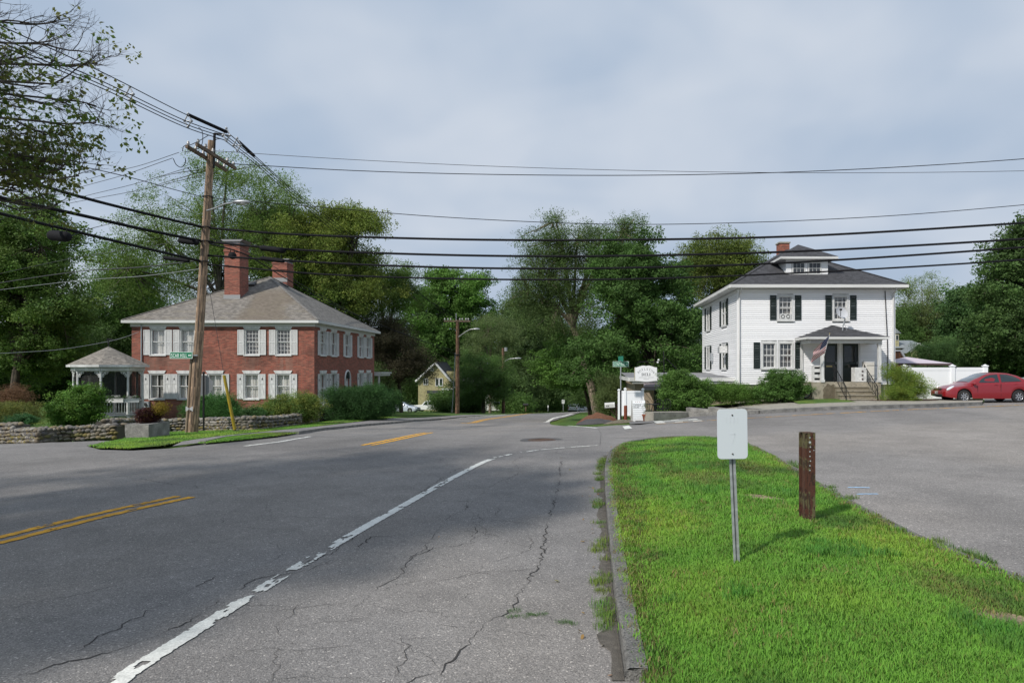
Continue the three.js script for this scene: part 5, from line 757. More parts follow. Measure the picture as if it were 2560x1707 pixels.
// after the turn above: x 0..1 is length, y 0..1 is height, z 0..0.024 stands proud
boardUnit.computeBoundingBox(); if (boardUnit.boundingBox.min.x < -0.01) boardUnit.translate(-boardUnit.boundingBox.min.x, 0, 0);
function clapboards(parent, w, y0, y1, holes, place, expo = 0.112, name = 'clapboard', pad = 0.0) {
  const n = Math.round((y1 - y0) / expo), e = (y1 - y0) / n;
  for (let i = 0; i < n; i++) {
    const a = y0 + i * e, b = a + e; let segs = [[0, w]];
    for (const [hx, hy, hw, hh] of holes) if (hy - pad < b - 0.01 && hy + hh + pad > a + 0.01) segs = segs.flatMap(([s0, s1]) => { const h0 = hx - pad, h1 = hx + hw + pad; const out = []; if (h0 > s0) out.push([s0, Math.min(s1, h0)]); if (h1 < s1) out.push([Math.max(s0, h1), s1]); return h1 <= s0 || h0 >= s1 ? [[s0, s1]] : out; });
    for (const [s0, s1] of segs) if (s1 - s0 > 0.03) { const m = part(name, boardUnit, boardTones[(i * 7 + Math.round(s0 * 3)) % 3], parent); m.scale.set(s1 - s0, e * 1.02, 1); place(m, s0, a); }
  }
}
const flatPlace = (o, turn = 0) => (m, x, y) => { const c = Math.cos(turn), s = Math.sin(turn); m.position.set(o.x + x * c, o.y + y, o.z - x * s); m.rotation.y = turn; };
{
  const d0 = 36.5, s = d0 / F, xl = X(1845, d0), w = X(2237, d0) - xl, dep = 10.4, y0 = 0.1, t = thing('white_house', 'two storey white clapboard house with black shutters and hipped roof', 'house', [xl, y0, -d0]);
  const lx = (px, d = d0) => X(px, d) - xl, ly = (py, d = d0) => Y(py, d) - y0, bot = ly(961), top = 6.16 - y0;
  const U = [[1947, 1980], [2085, 2118]], L = [[1907, 1939], [1949, 1981]], uy = [ly(798), ly(741)], lyy = [ly(919), ly(858)];
  const holes = [...U.map(([a, b]) => [lx(a), uy[0], lx(b) - lx(a), uy[1] - uy[0]]), ...L.map(([a, b]) => [lx(a), lyy[0], lx(b) - lx(a), lyy[1] - lyy[0]])];
  const doors = [[lx(2060), 1.1, 0.72, 2.05], [lx(2107), 1.1, 0.84, 2.05]];
  part('front_wall', wallGeom(w, top - bot, [...holes, ...doors].map(([a, b, c, e]) => [a, b - bot, c, e]), 0.14).translate(0, bot, 0), white, t);
  clapboards(t, w - 0.2, bot, top, [...holes.map(([a, b, c, e]) => [a - 0.1 - 0.08, b - 0.14, c + 0.16, e + 0.22]), ...doors.map(([a, b, c, e]) => [a - 0.1 - 0.09, b - 0.3, c + 0.18, e + 0.4])], flatPlace(V(0.1, 0, 0.002)));
  // windows
  const blindTone = std({ color: lin(0.3, 0.3, 0.29), roughness: 0.9 });
  holes.forEach(([x, y, ww, hh], i) => sashWindow(t, { x, y, z: 0, w: ww, h: hh, cols: 3, rows: 2, casing: 0.075, proud: 0.045, deep: 0.09, curtain: i < 2 ? 'blind' : 'full', curtainTone: i < 2 ? blindTone : std({ color: lin(0.16, 0.16, 0.155), roughness: 1 }), room: 0.4 }));
  const shutter = (px, y, hh, ww = 16) => { const o = louverShutter(ww * s, hh, slateGreen); o.position.set(lx(px), y, 0.03); t.add(o); };
  for (const px of [1925, 1987, 2063.5, 2125]) shutter(px, uy[0] - 0.04, uy[1] - uy[0] + 0.1); for (const px of [1884, 1987.5]) shutter(px, lyy[0] - 0.04, lyy[1] - lyy[0] + 0.08);
  const ac = part('window_fan', slab(lx(1949), lx(1978), uy[0] + 0.02, uy[0] + 0.27, -0.06, 0.06), white, t); for (const q of [1957, 1970]) part('fan_ring', new THREE.TorusGeometry(0.09, 0.018, 8, 18), std({ color: lin(0.1, 0.1, 0.1) }), ac).position.set(lx(q), uy[0] + 0.145, 0.065);
  // left wall, seen at a sharp angle: double windows with shutters and an air conditioner
  const lwin = []; for (const c of [3.35, 8.25]) for (const [a, b] of [[4.45 - y0, 5.85 - y0], [1.92 - y0, 3.32 - y0]]) for (const q of [-0.68, 0.06]) lwin.push([dep - c + q, a, 0.62, b - a]);
  const lw = part('side_wall', wallGeom(dep - 0.3, top - bot, lwin.map(([a, b, c, e]) => [a - 0.15, b - bot, c, e]), 0.14), white, t); lw.position.set(0, bot, -dep + 0.15); lw.rotation.y = -Math.PI / 2;
  const place = (m, x, y) => { m.position.set(-0.002, y, -dep + 0.12 + x); m.rotation.y = -Math.PI / 2; };
  clapboards(t, dep - 0.24, bot, top, lwin.map(([a, b, c, e]) => [a - 0.12 - 0.075, b - 0.13, c + 0.15, e + 0.21]), place);
  lwin.forEach(([x, y, ww, hh]) => sashWindow(t, { x: 0, y, z: -dep + x, w: ww, h: hh, turn: -Math.PI / 2, cols: 1, rows: 1, casing: 0.05, proud: 0.012, deep: 0.03, curtain: 'none', room: 0.4 }));
  for (const c of [3.35, 8.25]) for (const y of [4.41 - y0, 1.88 - y0]) for (const q of [-1.14, 0.76]) { const o = louverShutter(0.36, 1.5, slateGreen); o.position.set(-0.03, y, -c + q); o.rotation.y = -Math.PI / 2; t.add(o); }
  { const a = part('air_conditioner', new RoundedBoxGeometry(0.5, 0.4, 0.6, 2, 0.03), whiteGloss, t); a.position.set(-0.26, 2.9, -2.55); part('grille', merge(Array.from({ length: 6 }, (_, i) => bx(0.01, 0.02, 0.5, -0.255, -0.14 + i * 0.05, 0))), greyPaint, a); const b = part('utility_meter', bx(0.16, 0.5, 0.3), greyPaint, t); b.position.set(-0.12, 2.55, -6.7); }
  // remaining walls, corner boards, foundation
  const rw = part('side_wall', wallGeom(dep - 0.3, top - bot, [], 0.14), white, t); rw.position.set(w, bot, -0.15); rw.rotation.y = Math.PI / 2;
  const bw = part('back_wall', wallGeom(w, top - bot, [], 0.14), white, t); bw.position.set(w, bot, -dep); bw.rotation.y = Math.PI;
  for (const [x, z] of [[0, 0], [w, 0], [0, -dep], [w, -dep]]) part('corner_board', bx(0.2, top - bot, 0.2, x, (top + bot) / 2, z).translate(x ? -0.07 : 0.07, 0, z ? 0.07 : -0.07), boardTones[0], t);
  part('foundation', uvm(merge([slab(0.03, w - 0.03, -1.6, bot, -dep + 0.03, -0.03)])), concrete, t);
  // roof
  const ov = 0.5, e0 = 6.2 - y0, P = V(w / 2, 9.15 - y0, -dep / 2), A = V(-ov, e0 + 0.16, ov), B = V(w + ov, e0 + 0.16, ov), C = V(w + ov, e0 + 0.16, -dep - ov), D = V(-ov, e0 + 0.16, -dep - ov);
  for (const [a, b] of [[A, B], [B, C], [C, D], [D, A]]) part('roof_slope', slope(a, b, P), roofDark, t);
  for (const a of [A, B, C, D]) part('hip_cap', capStrip(a.clone().lerp(P, 0.004), P, 0.12, 0.03), roofDark, t);
  part('soffit', slab(-ov + 0.05, w + ov - 0.05, e0 - 0.02, e0 + 0.03, -dep - ov + 0.05, ov - 0.05), white, t);
  const gutter = (g) => part('gutter', g, whiteGloss, t); gutter(slab(-ov, w + ov, e0 - 0.01, e0 + 0.15, ov - 0.05, ov + 0.06)); gutter(slab(-ov - 0.06, -ov + 0.05, e0 - 0.01, e0 + 0.15, -dep - ov, ov - 0.052)); gutter(slab(w + ov - 0.05, w + ov + 0.06, e0 - 0.01, e0 + 0.15, -dep - ov, ov - 0.052));
  for (const x of [0.06, w - 0.1]) part('downpipe', tubeAlong([V(x, e0 + 0.02, ov - 0.02), V(x, e0 - 0.12, ov - 0.1), V(x, e0 - 0.32, 0.1), V(x, e0 - 0.55, 0.09), V(x, bot + 1, 0.09), V(x, bot - 0.1, 0.09)], 0.045, 40, 8), whiteGloss, t);
  // dormer
  {
    const dz = -(37.4 - d0), x0 = lx(1967, 37.4), x1 = lx(2072, 37.4), yb = ly(692, 37.4), yt = ly(643, 37.4), cx = (x0 + x1) / 2, dm = part('dormer', merge([slab(x0 + 0.02, x1 - 0.02, yb - 0.3, yt, dz - 3.4, dz - 0.12)]), white, t);
    clapboards(t, x1 - x0, yb, yt, [[lx(1984, 37.4) - x0 - 0.08, yb + 0.16, 0.76, 0.66], [lx(2024, 37.4) - x0 - 0.08, yb + 0.16, 0.76, 0.66]], flatPlace(V(x0, 0, dz - 0.118)), 0.11, 'dormer_board');
    for (const px of [1985, 2025]) { const x = lx(px, 37.4); const f = part('dormer_window', merge([slab(x - 0.06, x, yb + 0.2, yb + 0.76, dz - 0.11, dz - 0.06), slab(x + 0.6, x + 0.66, yb + 0.2, yb + 0.76, dz - 0.11, dz - 0.06), slab(x - 0.06, x + 0.66, yb + 0.76, yb + 0.82, dz - 0.11, dz - 0.06), slab(x - 0.06, x + 0.66, yb + 0.14, yb + 0.2, dz - 0.11, dz - 0.06), slab(x, x + 0.6, yb + 0.465, yb + 0.495, dz - 0.11, dz - 0.08), slab(x + 0.19, x + 0.205, yb + 0.2, yb + 0.76, dz - 0.11, dz - 0.085), slab(x + 0.395, x + 0.41, yb + 0.2, yb + 0.76, dz - 0.11, dz - 0.085)]), whiteGloss, t); part('pane', slab(x, x + 0.6, yb + 0.2, yb + 0.76, dz - 0.112, dz - 0.105), phys({ color: lin(0.05, 0.055, 0.06), roughness: 0.04 }), f); }
    const o = 0.42, ya = yt, a = V(x0 - o, ya, dz + o - 0.1), b = V(x1 + o, ya, dz + o - 0.1), c = V(x1 + o, ya, dz - 3), e = V(x0 - o, ya, dz - 3), p = V(cx - 0.12, ly(610, 38.5), dz - 1.25), pb = V(cx - 0.12, ly(610, 38.5), dz - 3);
    part('dormer_roof', merge([slope(a, b, p), slope(b, c, pb, p), slope(e, a, p, pb)]), roofDark, t); part('dormer_eave', merge([slab(x0 - o, x1 + o, ya - 0.13, ya - 0.01, dz - 2.6, dz + o - 0.1)]), white, t);
  }
  { const x0 = lx(1946, 43), x1 = lx(1971, 43), c = part('chimney', uvm(slab(x0, x1, 7.5, ly(610, 43), -6.9, -6.2)), brick, t); part('cap', slab(x0 - 0.05, x1 + 0.05, ly(610, 43), ly(610, 43) + 0.08, -6.95, -6.15), concrete, c); }
  // porch
  const pz = 1.65, pf = 1.22 - y0, pe = ly(848, 34.8), px0 = lx(2026, 34.9), px1 = lx(2203, 34.9);
  part('porch_roof', merge([slope(V(px0 - 0.3, pe + 0.12, pz + 0.3), V(px1 + 0.3, pe + 0.12, pz + 0.3), V((px0 + px1) / 2 - 0.1, ly(813), 0.03)), slope(V(px1 + 0.3, pe + 0.12, pz + 0.3), V(px1 + 0.3, pe + 0.12, 0.03), V((px0 + px1) / 2 - 0.1, ly(813), 0.03)), slope(V(px0 - 0.3, pe + 0.12, 0.03), V(px0 - 0.3, pe + 0.12, pz + 0.3), V((px0 + px1) / 2 - 0.1, ly(813), 0.03))]), roofDark, t);
  part('porch_beam', merge([slab(px0 - 0.3, px1 + 0.3, pe, pe + 0.115, pz + 0.2, pz + 0.3), slab(px0 - 0.3, px0 - 0.2, pe, pe + 0.115, 0.05, pz + 0.2), slab(px1 + 0.2, px1 + 0.3, pe, pe + 0.115, 0.05, pz + 0.2), slab(px0 - 0.02, px1 + 0.02, pe - 0.2, pe - 0.002, pz - 0.12, pz + 0.05), slab(px0 - 0.02, px0 + 0.14, pe - 0.2, pe - 0.002, 0.05, pz - 0.12), slab(px1 - 0.14, px1 + 0.02, pe - 0.2, pe - 0.002, 0.05, pz - 0.12)]), white, t);
  part('porch_ceiling', slab(px0 - 0.2, px1 + 0.2, pe + 0.02, pe + 0.06, 0.05, pz + 0.19), white, t);
  for (const x of [px0 + 0.62, px1 - 0.08]) part('porch_post', merge([bx(0.15, pe - 0.2 - pf, 0.15, x, (pe - 0.2 + pf) / 2, pz - 0.05), bx(0.2, 0.14, 0.2, x, pf + 0.075, pz - 0.05), bx(0.2, 0.1, 0.2, x, pe - 0.26, pz - 0.05)]), white, t);
  part('pilaster', slab(px0 - 0.02, px0 + 0.12, pf - 0.3, pe - 0.2, 0.03, 0.1), white, t);
  const cOld = std({ color: lin(1.0, 0.97, 0.9), map: rep(concreteTex, 0.7, 0.7, 0.2, 0.4), bumpMap: rep(grain, 1.5), bumpScale: 0.012, roughness: 0.95 });
  part('porch_base', uvm(slab(px0 + 0.1, px1 - 0.02, -0.9, pf, 0.035, pz)), cOld, t);
  // broken render on the porch base, showing rubble
  const br = (() => { const sh = new THREE.Shape(); const r = rng(4); for (let i = 0; i < 22; i++) { const a = i / 22 * 6.283, q = 0.75 + 0.35 * r(); const x = Math.cos(a) * 0.48 * q, y = Math.sin(a) * 0.5 * q; i ? sh.lineTo(x, y) : sh.moveTo(x, y); } return new THREE.ExtrudeGeometry(sh, { depth: 0.006, bevelEnabled: false }); })();
  part('broken_render', uvm(br), std({ color: lin(0.55, 0.5, 0.42), map: rep(concreteTex, 1.5), bumpMap: rep(grain, 3), bumpScale: 0.03, roughness: 1 }), t).position.set(px0 + 1.1, pf - 0.55, pz + 0.001);
  const sx0 = lx(2103, 34), sx1 = lx(2186, 34);
  for (let i = 0; i < 5; i++) { const st = part('step', uvm(slab(sx0 - i * 0.02, sx1 + i * 0.03, -0.5, pf - 0.2 * (i + 1) - 0.05, pz + 0.3 * i + 0.003, pz + 0.3 * (i + 1))), std({ color: lin(0.62, 0.58, 0.5), map: rep(concreteTex, 0.7), roughness: 1 }), t); part('tread', uvm(slab(sx0 - i * 0.02 - 0.03, sx1 + i * 0.03 + 0.03, pf - 0.2 * (i + 1) - 0.049, pf - 0.2 * (i + 1), pz + 0.3 * i + 0.003, pz + 0.3 * (i + 1) + 0.035)), cOld, st); }
  // doors behind dark storm glass
  doors.forEach(([x, y, ww, hh], i) => { const f = part('door_frame', merge([slab(x - 0.09, x, y, y + hh + 0.09, -0.1, 0.035), slab(x + ww, x + ww + 0.09, y, y + hh + 0.09, -0.1, 0.035), slab(x, x + ww, y + hh, y + hh + 0.09, -0.1, 0.035), slab(x - 0.05, x + ww + 0.05, y - 0.08, y, -0.1, 0.08)]), white, t); const dr = part('door', merge([slab(x, x + 0.1, y, y + hh, -0.06, -0.02), slab(x + ww - 0.1, x + ww, y, y + hh, -0.06, -0.02), slab(x + 0.1, x + ww - 0.1, y, y + 0.75, -0.06, -0.02), slab(x + 0.1, x + ww - 0.1, y + hh - 0.12, y + hh, -0.06, -0.02), slab(x + 0.1, x + ww - 0.1, y + 0.95, y + 1.05, -0.06, -0.02)]), slateGreen, t); part('glass', slab(x + 0.1, x + ww - 0.1, y + 0.7, y + hh - 0.1, -0.046, -0.042), phys({ color: lin(0.02, 0.024, 0.024), roughness: 0.05 }), dr); part('handle', slab(x + ww - 0.08, x + ww - 0.05, y + 0.95, y + 1.08, -0.02, 0.03), steel, dr); if (!i) part('mail_slot', slab(x + 0.14, x + 0.46, y + 0.8, y + 0.88, -0.02, -0.008), std({ color: lin(0.35, 0.28, 0.12), metalness: 0.6, roughness: 0.4 }), dr); });
  // iron railings
  const rail = (x) => { const top0 = V(x, pf + 0.85, pz - 0.25), top1 = V(x, pf - 0.75 + 0.55, pz + 1.3), bt = V(x, -0.2, pz + 1.3), gs = [rod(top0, top1, 0.022), rod(V(x, -0.3, pz + 1.3), V(x, top1.y + 0.02, pz + 1.3), 0.024), rod(V(x, pf, pz - 0.25), V(x, pf + 0.9, pz - 0.25), 0.024), rod(V(x, pf + 0.3, pz - 0.25), V(x, pf - 0.75, pz + 1.3), 0.014)]; const o = part('handrail', merge(gs), ironBlack, t); for (let i = 1; i < 8; i++) { const q = i / 8, y = lerp(top0.y, top1.y, q); part('rail_bar', rod(V(x, y - 0.55, lerp(top0.z, top1.z, q)), V(x, y, lerp(top0.z, top1.z, q)), 0.01), ironBlack, o); } };
  rail(sx0 + 0.08); rail(sx1 - 0.02);
  part('porch_rail', merge([rod(V(sx1 + 0.05, pf + 0.85, pz - 0.1), V(px1 - 0.1, pf + 0.85, pz - 0.1), 0.018), rod(V(sx1 + 0.05, pf + 0.15, pz - 0.1), V(px1 - 0.1, pf + 0.15, pz - 0.1), 0.014)]), ironBlack, t);
  part('service_cable', tubeAlong([V(lx(2212), top - 0.1, 0.08), V(lx(2214), top - 1, 0.07), V(lx(2217), top - 2.6, 0.09), V(lx(2219), 2, 0.07), V(lx(2218), 0.8, 0.07)], 0.022, 30, 6), ironBlack, t);
  // satellite dish on the porch roof
  const dish = thing('satellite_dish', 'grey satellite dish on a bent mast above the porch roof', 'satellite dish', [X(2106, 35.6), Y(820, 35.6), -35.6]);
  const bowl = new THREE.SphereGeometry(0.9, 24, 8, 0, 6.284, 0, 0.42).scale(1, 1, 0.88).rotateX(Math.PI / 2).translate(0, 0, -0.9), bw2 = part('bowl', bowl, std({ color: lin(0.52, 0.53, 0.55), roughness: 0.6, side: THREE.DoubleSide }), dish); bw2.rotation.set(-0.35, 0.35 + Math.PI, 0.1); bw2.position.set(-0.06, 0.78, 0);
  part('mast', tubeAlong([V(0.02, -0.25, 0), V(0.05, 0.15, 0.02), V(0.14, 0.45, 0.02), V(0.1, 0.75, -0.06)], 0.03, 14, 6), greyPaint, dish); part('feed_arm', merge([rod(V(-0.1, 0.5, 0.05), V(-0.26, 0.9, 0.5), 0.015), bx(0.09, 0.09, 0.12, -0.26, 0.92, 0.5)]), ironBlack, dish); part('foot', merge([bx(0.25, 0.02, 0.2, 0.02, -0.26, 0), rod(V(0.3, -0.3, 0), V(0.1, 0.3, 0), 0.012)]), greyPaint, dish);
  // flag
  const fl = thing('flag', 'stars and stripes hanging from a short pole on the porch post', 'flag', [X(2056, 34.7), Y(905, 34.7), -34.7]), a = V(0.0, -0.1, 0), b = V(X(2075, 34.2) - fl.position.x, Y(834, 34.2) - fl.position.y, 0.5);
  part('flag_pole', rod(a, b, 0.016, 0.013, 8), whiteGloss, fl); part('finial', merge([new THREE.SphereGeometry(0.03, 8, 6).translate(b.x, b.y, b.z)]), std({ color: lin(0.5, 0.4, 0.15), metalness: 0.7, roughness: 0.3 }), fl);
  const cv = document.createElement('canvas'); cv.width = 380; cv.height = 240; const g2 = cv.getContext('2d'); for (let i = 0; i < 13; i++) { g2.fillStyle = i % 2 ? '#e9e4e2' : '#a01522'; g2.fillRect(0, i * 240 / 13, 380, 240 / 13 + 1); } g2.fillStyle = '#26305c'; g2.fillRect(0, 0, 152, 129); g2.fillStyle = '#f2f2f2'; for (let r = 0; r < 9; r++) for (let c = 0; c < (r % 2 ? 5 : 6); c++) { const cx = 12 + c * 25.4 + (r % 2 ? 12.7 : 0), cy = 13 + r * 12.9; g2.beginPath(); for (let k = 0; k < 10; k++) { const q = k % 2 ? 2.3 : 5.6, an = -Math.PI / 2 + k * Math.PI / 5; g2.lineTo(cx + Math.cos(an) * q, cy + Math.sin(an) * q); } g2.fill(); }
  const ft = new THREE.CanvasTexture(cv); ft.colorSpace = THREE.SRGBColorSpace; const fg = new THREE.PlaneGeometry(1, 1, 24, 16), fp = fg.attributes.position;
  // the hoist runs down the pole from its tip; the fly hangs down and gathers towards the left
  for (let i = 0; i < fp.count; i++) { const u = fp.getX(i) + 0.5, v = 0.5 - fp.getY(i), h = b.clone().lerp(a, 0.06 + v * 0.56), gath = 1 - 0.35 * u; const p = h.clone().add(V(-0.82 * u, -0.62 * u, Math.sin(v * 9 + u * 4) * 0.05 * (0.3 + u))).lerp(b.clone().add(V(-0.72, -1.15, 0.1)), 0.3 * u); fp.setXYZ(i, p.x, p.y, p.z); } fg.computeVertexNormals();
  part('cloth', fg, phys({ map: ft, roughness: 0.9, side: THREE.DoubleSide, transmission: 0.15 }), fl);
  // things standing on the porch
  const box = thing('storage_box', 'white plastic cabinet with three latches on the porch', 'cabinet', [X(2148, 35.1), 1.22, -35.1]); part('body', new RoundedBoxGeometry(0.6, 0.74, 0.5, 2, 0.02).translate(0, 0.38, 0), whiteGloss, box); for (let i = 0; i < 3; i++) part('latch', bx(0.08, 0.1, 0.02, 0.08, 0.16 + i * 0.2, 0.26), std({ color: lin(0.12, 0.1, 0.1) }), box);
  const bb = thing('cardboard_box', 'pale cardboard box standing behind the porch railing', 'box', [X(2172, 35.6), 1.22, -35.6]); part('carton', slab(-0.25, 0.22, 0.02, 1.0, -0.2, 0.2), std({ color: lin(0.6, 0.58, 0.53), roughness: 0.9 }), bb); part('lid', slab(-0.26, 0.23, 1.0, 1.06, -0.21, 0.21), white, bb);
  for (let i = 0; i < 3; i++) { const c = thing('milk_crate', ['white crate at the bottom of the stack on the porch', 'white crate in the middle of the stack on the porch', 'white crate on top of the stack on the porch'][i], 'crate', [X(2041, 35.2), 1.22 + i * 0.29, -35.2], 0, 'stack of crates on the porch'); part('shell', merge([slab(-0.18, 0.18, 0.0, 0.03, -0.18, 0.18), slab(-0.18, -0.15, 0.03, 0.28, -0.18, 0.18), slab(0.15, 0.18, 0.03, 0.28, -0.18, 0.18), slab(-0.15, 0.15, 0.03, 0.28, -0.18, -0.15), slab(-0.15, 0.15, 0.03, 0.1, 0.15, 0.18), slab(-0.15, 0.15, 0.22, 0.28, 0.15, 0.18)]), whiteGloss, c); part('contents', slab(-0.14, 0.14, 0.035, 0.2, -0.14, 0.13), cutDark, c); }
}
// bicycle leaning between the porch and the bush: only its wheel shows
{ const d = 35, x = X(2013, d), t = thing('bicycle', 'bicycle leaning by the porch, its black wheel showing past the bush', 'bicycle', [x, Y(996, d), -d], 0.15); const wheel = (cx) => { const w = part('wheel', new THREE.TorusGeometry(0.31, 0.028, 8, 32).translate(cx, 0.34, 0), ironBlack, t); part('rim', new THREE.TorusGeometry(0.28, 0.014, 6, 32).translate(cx, 0.34, 0), steel, w); const sp = []; for (let i = 0; i < 12; i++) { const a = i / 12 * 6.283; sp.push(rod(V(cx, 0.34, 0), V(cx + Math.cos(a) * 0.27, 0.34 + Math.sin(a) * 0.27, 0), 0.003, 0.003, 4)); } part('spokes', merge(sp), steel, w); }; wheel(0); wheel(-1.0); const fm = std({ color: lin(0.1, 0.11, 0.12), roughness: 0.4, metalness: 0.4 }); part('frame', merge([rod(V(0, 0.34, 0), V(-0.16, 0.8, 0), 0.016), rod(V(-0.14, 0.76, 0), V(-0.66, 0.78, 0), 0.016), rod(V(-0.16, 0.68, 0), V(-0.55, 0.32, 0), 0.016), rod(V(-0.55, 0.32, 0), V(-0.68, 0.86, 0), 0.016), rod(V(-0.55, 0.32, 0), V(-1, 0.34, 0), 0.012), rod(V(-0.66, 0.76, 0), V(-1, 0.34, 0), 0.012)]), fm, t); part('handlebar', rod(V(-0.15, 0.98, -0.25), V(-0.15, 0.98, 0.25), 0.014), ironBlack, t); part('saddle', bx(0.24, 0.05, 0.12, -0.7, 0.9, 0), ironBlack, t); }
// front lawn, footpath, stone edging
structure('lawn', drape([...H([[1738, 1019], [1850, 1019], [2000, 1017.5], [2143, 1011.5]]), [X(2105, 34.4), 34.4], [X(2010, 36.4), 36.4], [X(1760, 36.4), 36.4], [X(1700, 35.2), 35.2]], (x, d) => 0.16 + 0.04 * (d - 33), 1), std({ color: 0xffffff, map: rep(lawnTex, 1 / 3), roughness: 1 }), 'small clipped lawn before the white house');
structure('footpath', drape([...whiteCurb.slice(1), [X(2462, 34.2), 34.2], [X(2320, 35.6), 35.6], [X(2100, 35.2), 35.2], [X(1735, 34.4), 34.4]], 0.13, 1), concrete, 'pale concrete footpath along the side street');
{
  const holder = thing('kerb', 'stone kerb along the footpath of the white house', 'kerb'), line = densify(whiteCurb.slice(1), 1.9);
  for (let i = 0; i < line.length - 1; i++) { const a = line[i], b = [lerp(a[0], line[i + 1][0], 0.985), lerp(a[1], line[i + 1][1], 0.985)], pr = strip([a, b], 0.06, -0.12), up = (k, h) => onGround(pr[k][0], pr[k][1], h), lo = [0, 1, 2, 3].map((k) => up(k, -0.15)), hi = [0, 1, 2, 3].map((k) => up(k, 0.15)), fs = [[hi[0], hi[1], hi[2]], [hi[0], hi[2], hi[3]]]; for (let k = 0; k < 4; k++) { const m = (k + 1) % 4; fs.push([lo[k], lo[m], hi[m]], [lo[k], hi[m], hi[k]]); } part('kerb_stone', uvm(triG(fs)), granite, holder); }
  // rough granite blocks that raise the lawn corner
  const edge = thing('granite_edging', 'rough granite blocks edging the lawn corner of the white house', 'wall'); const l2 = H([[1722, 1041.5], [1780, 1037.5], [1850, 1034], [1955, 1029.5]]).map(([x, d]) => [x, d + 0.14]);
  const hts = [0.36, 0.3, 0.22, 0.1]; for (let i = 0; i < 3; i++) { const a = l2[i], b = l2[i + 1], len = Math.hypot(b[0] - a[0], b[1] - a[1]) - 0.02, g = new THREE.BoxGeometry(len, 1, 0.42, 14, 6, 3), p = g.attributes.position; for (let k = 0; k < p.count; k++) { const u = p.getX(k) / len + 0.5, hh = lerp(hts[i], hts[i + 1], u); p.setY(k, (p.getY(k) + 0.5) * (hh + 0.25) - 0.25); p.setZ(k, p.getZ(k) + (fbm(p.getX(k) * 2.2 + i * 9, p.getY(k) * 4 + 3, 3) - 0.5) * 0.12); } g.computeVertexNormals(); const m = part('block', uvm(g), granite, edge); m.position.set((a[0] + b[0]) / 2, gh(...a) * 0.5 + gh(...b) * 0.5, -(a[1] + b[1]) / 2 - 0.2); m.rotation.y = Math.atan2(b[1] - a[1], b[0] - a[0]); }
}
structure('mulch_bed', drape(Array.from({ length: 24 }, (_, k) => { const a = k / 24 * 6.283; return [X(2262, 33.4) + Math.cos(a) * 1.7, 33.5 + Math.sin(a) * 0.75]; }), 0.15, 0.7), std({ color: lin(0.75, 0.42, 0.3), map: rep(soilTex, 0.8), bumpMap: rep(grain, 4), bumpScale: 0.04, roughness: 1 }), 'brown mulch bed under the flowering bush');
S('rose_of_sharon', 'tall flowering bush on the mulch bed right of the porch', { d: 33.4, base: 2262, lobes: [[2262, 985, 42, 26, 0], [2255, 955, 32, 32, 0], [2285, 970, 30, 28, 0.1], [2240, 930, 16, 18, 0]], n: 560, size: 0.27, kind: 'fine', col: [0.085, 0.150, 0.032], seed: 111, tint: 0.4, gap: 0.3 });
S('rhododendron', 'tall leafy shrub at the deli corner of the white house', { d: 34.6, base: 1715, lobes: [[1700, 965, 38, 32, 0], [1735, 975, 32, 34, 0], [1690, 1000, 30, 26, 0.3], [1725, 1000, 36, 22, 0.3], [1690, 940, 22, 14, 0]], n: 760, size: 0.28, kind: 'broad', col: [0.060, 0.120, 0.030], seed: 112 });
S('azalea', 'low rounded shrub under the double window of the white house', { d: 35, base: 1830, lobes: [[1820, 980, 42, 20, 0], [1865, 985, 40, 18, 0], [1790, 985, 24, 12, 0.2], [1840, 990, 55, 8, 0.1]], n: 620, size: 0.24, kind: 'mid', col: [0.062, 0.125, 0.026], seed: 113 });
S('rhododendron', 'large rounded dark shrub left of the porch steps', { d: 35, base: 1958, lobes: [[1960, 955, 42, 27, 0], [1970, 975, 40, 22, 0.2], [1935, 975, 30, 22, 0.1], [1900, 985, 22, 12, 0.2]], n: 620, size: 0.25, kind: 'broad', col: [0.050, 0.105, 0.028], seed: 114 });

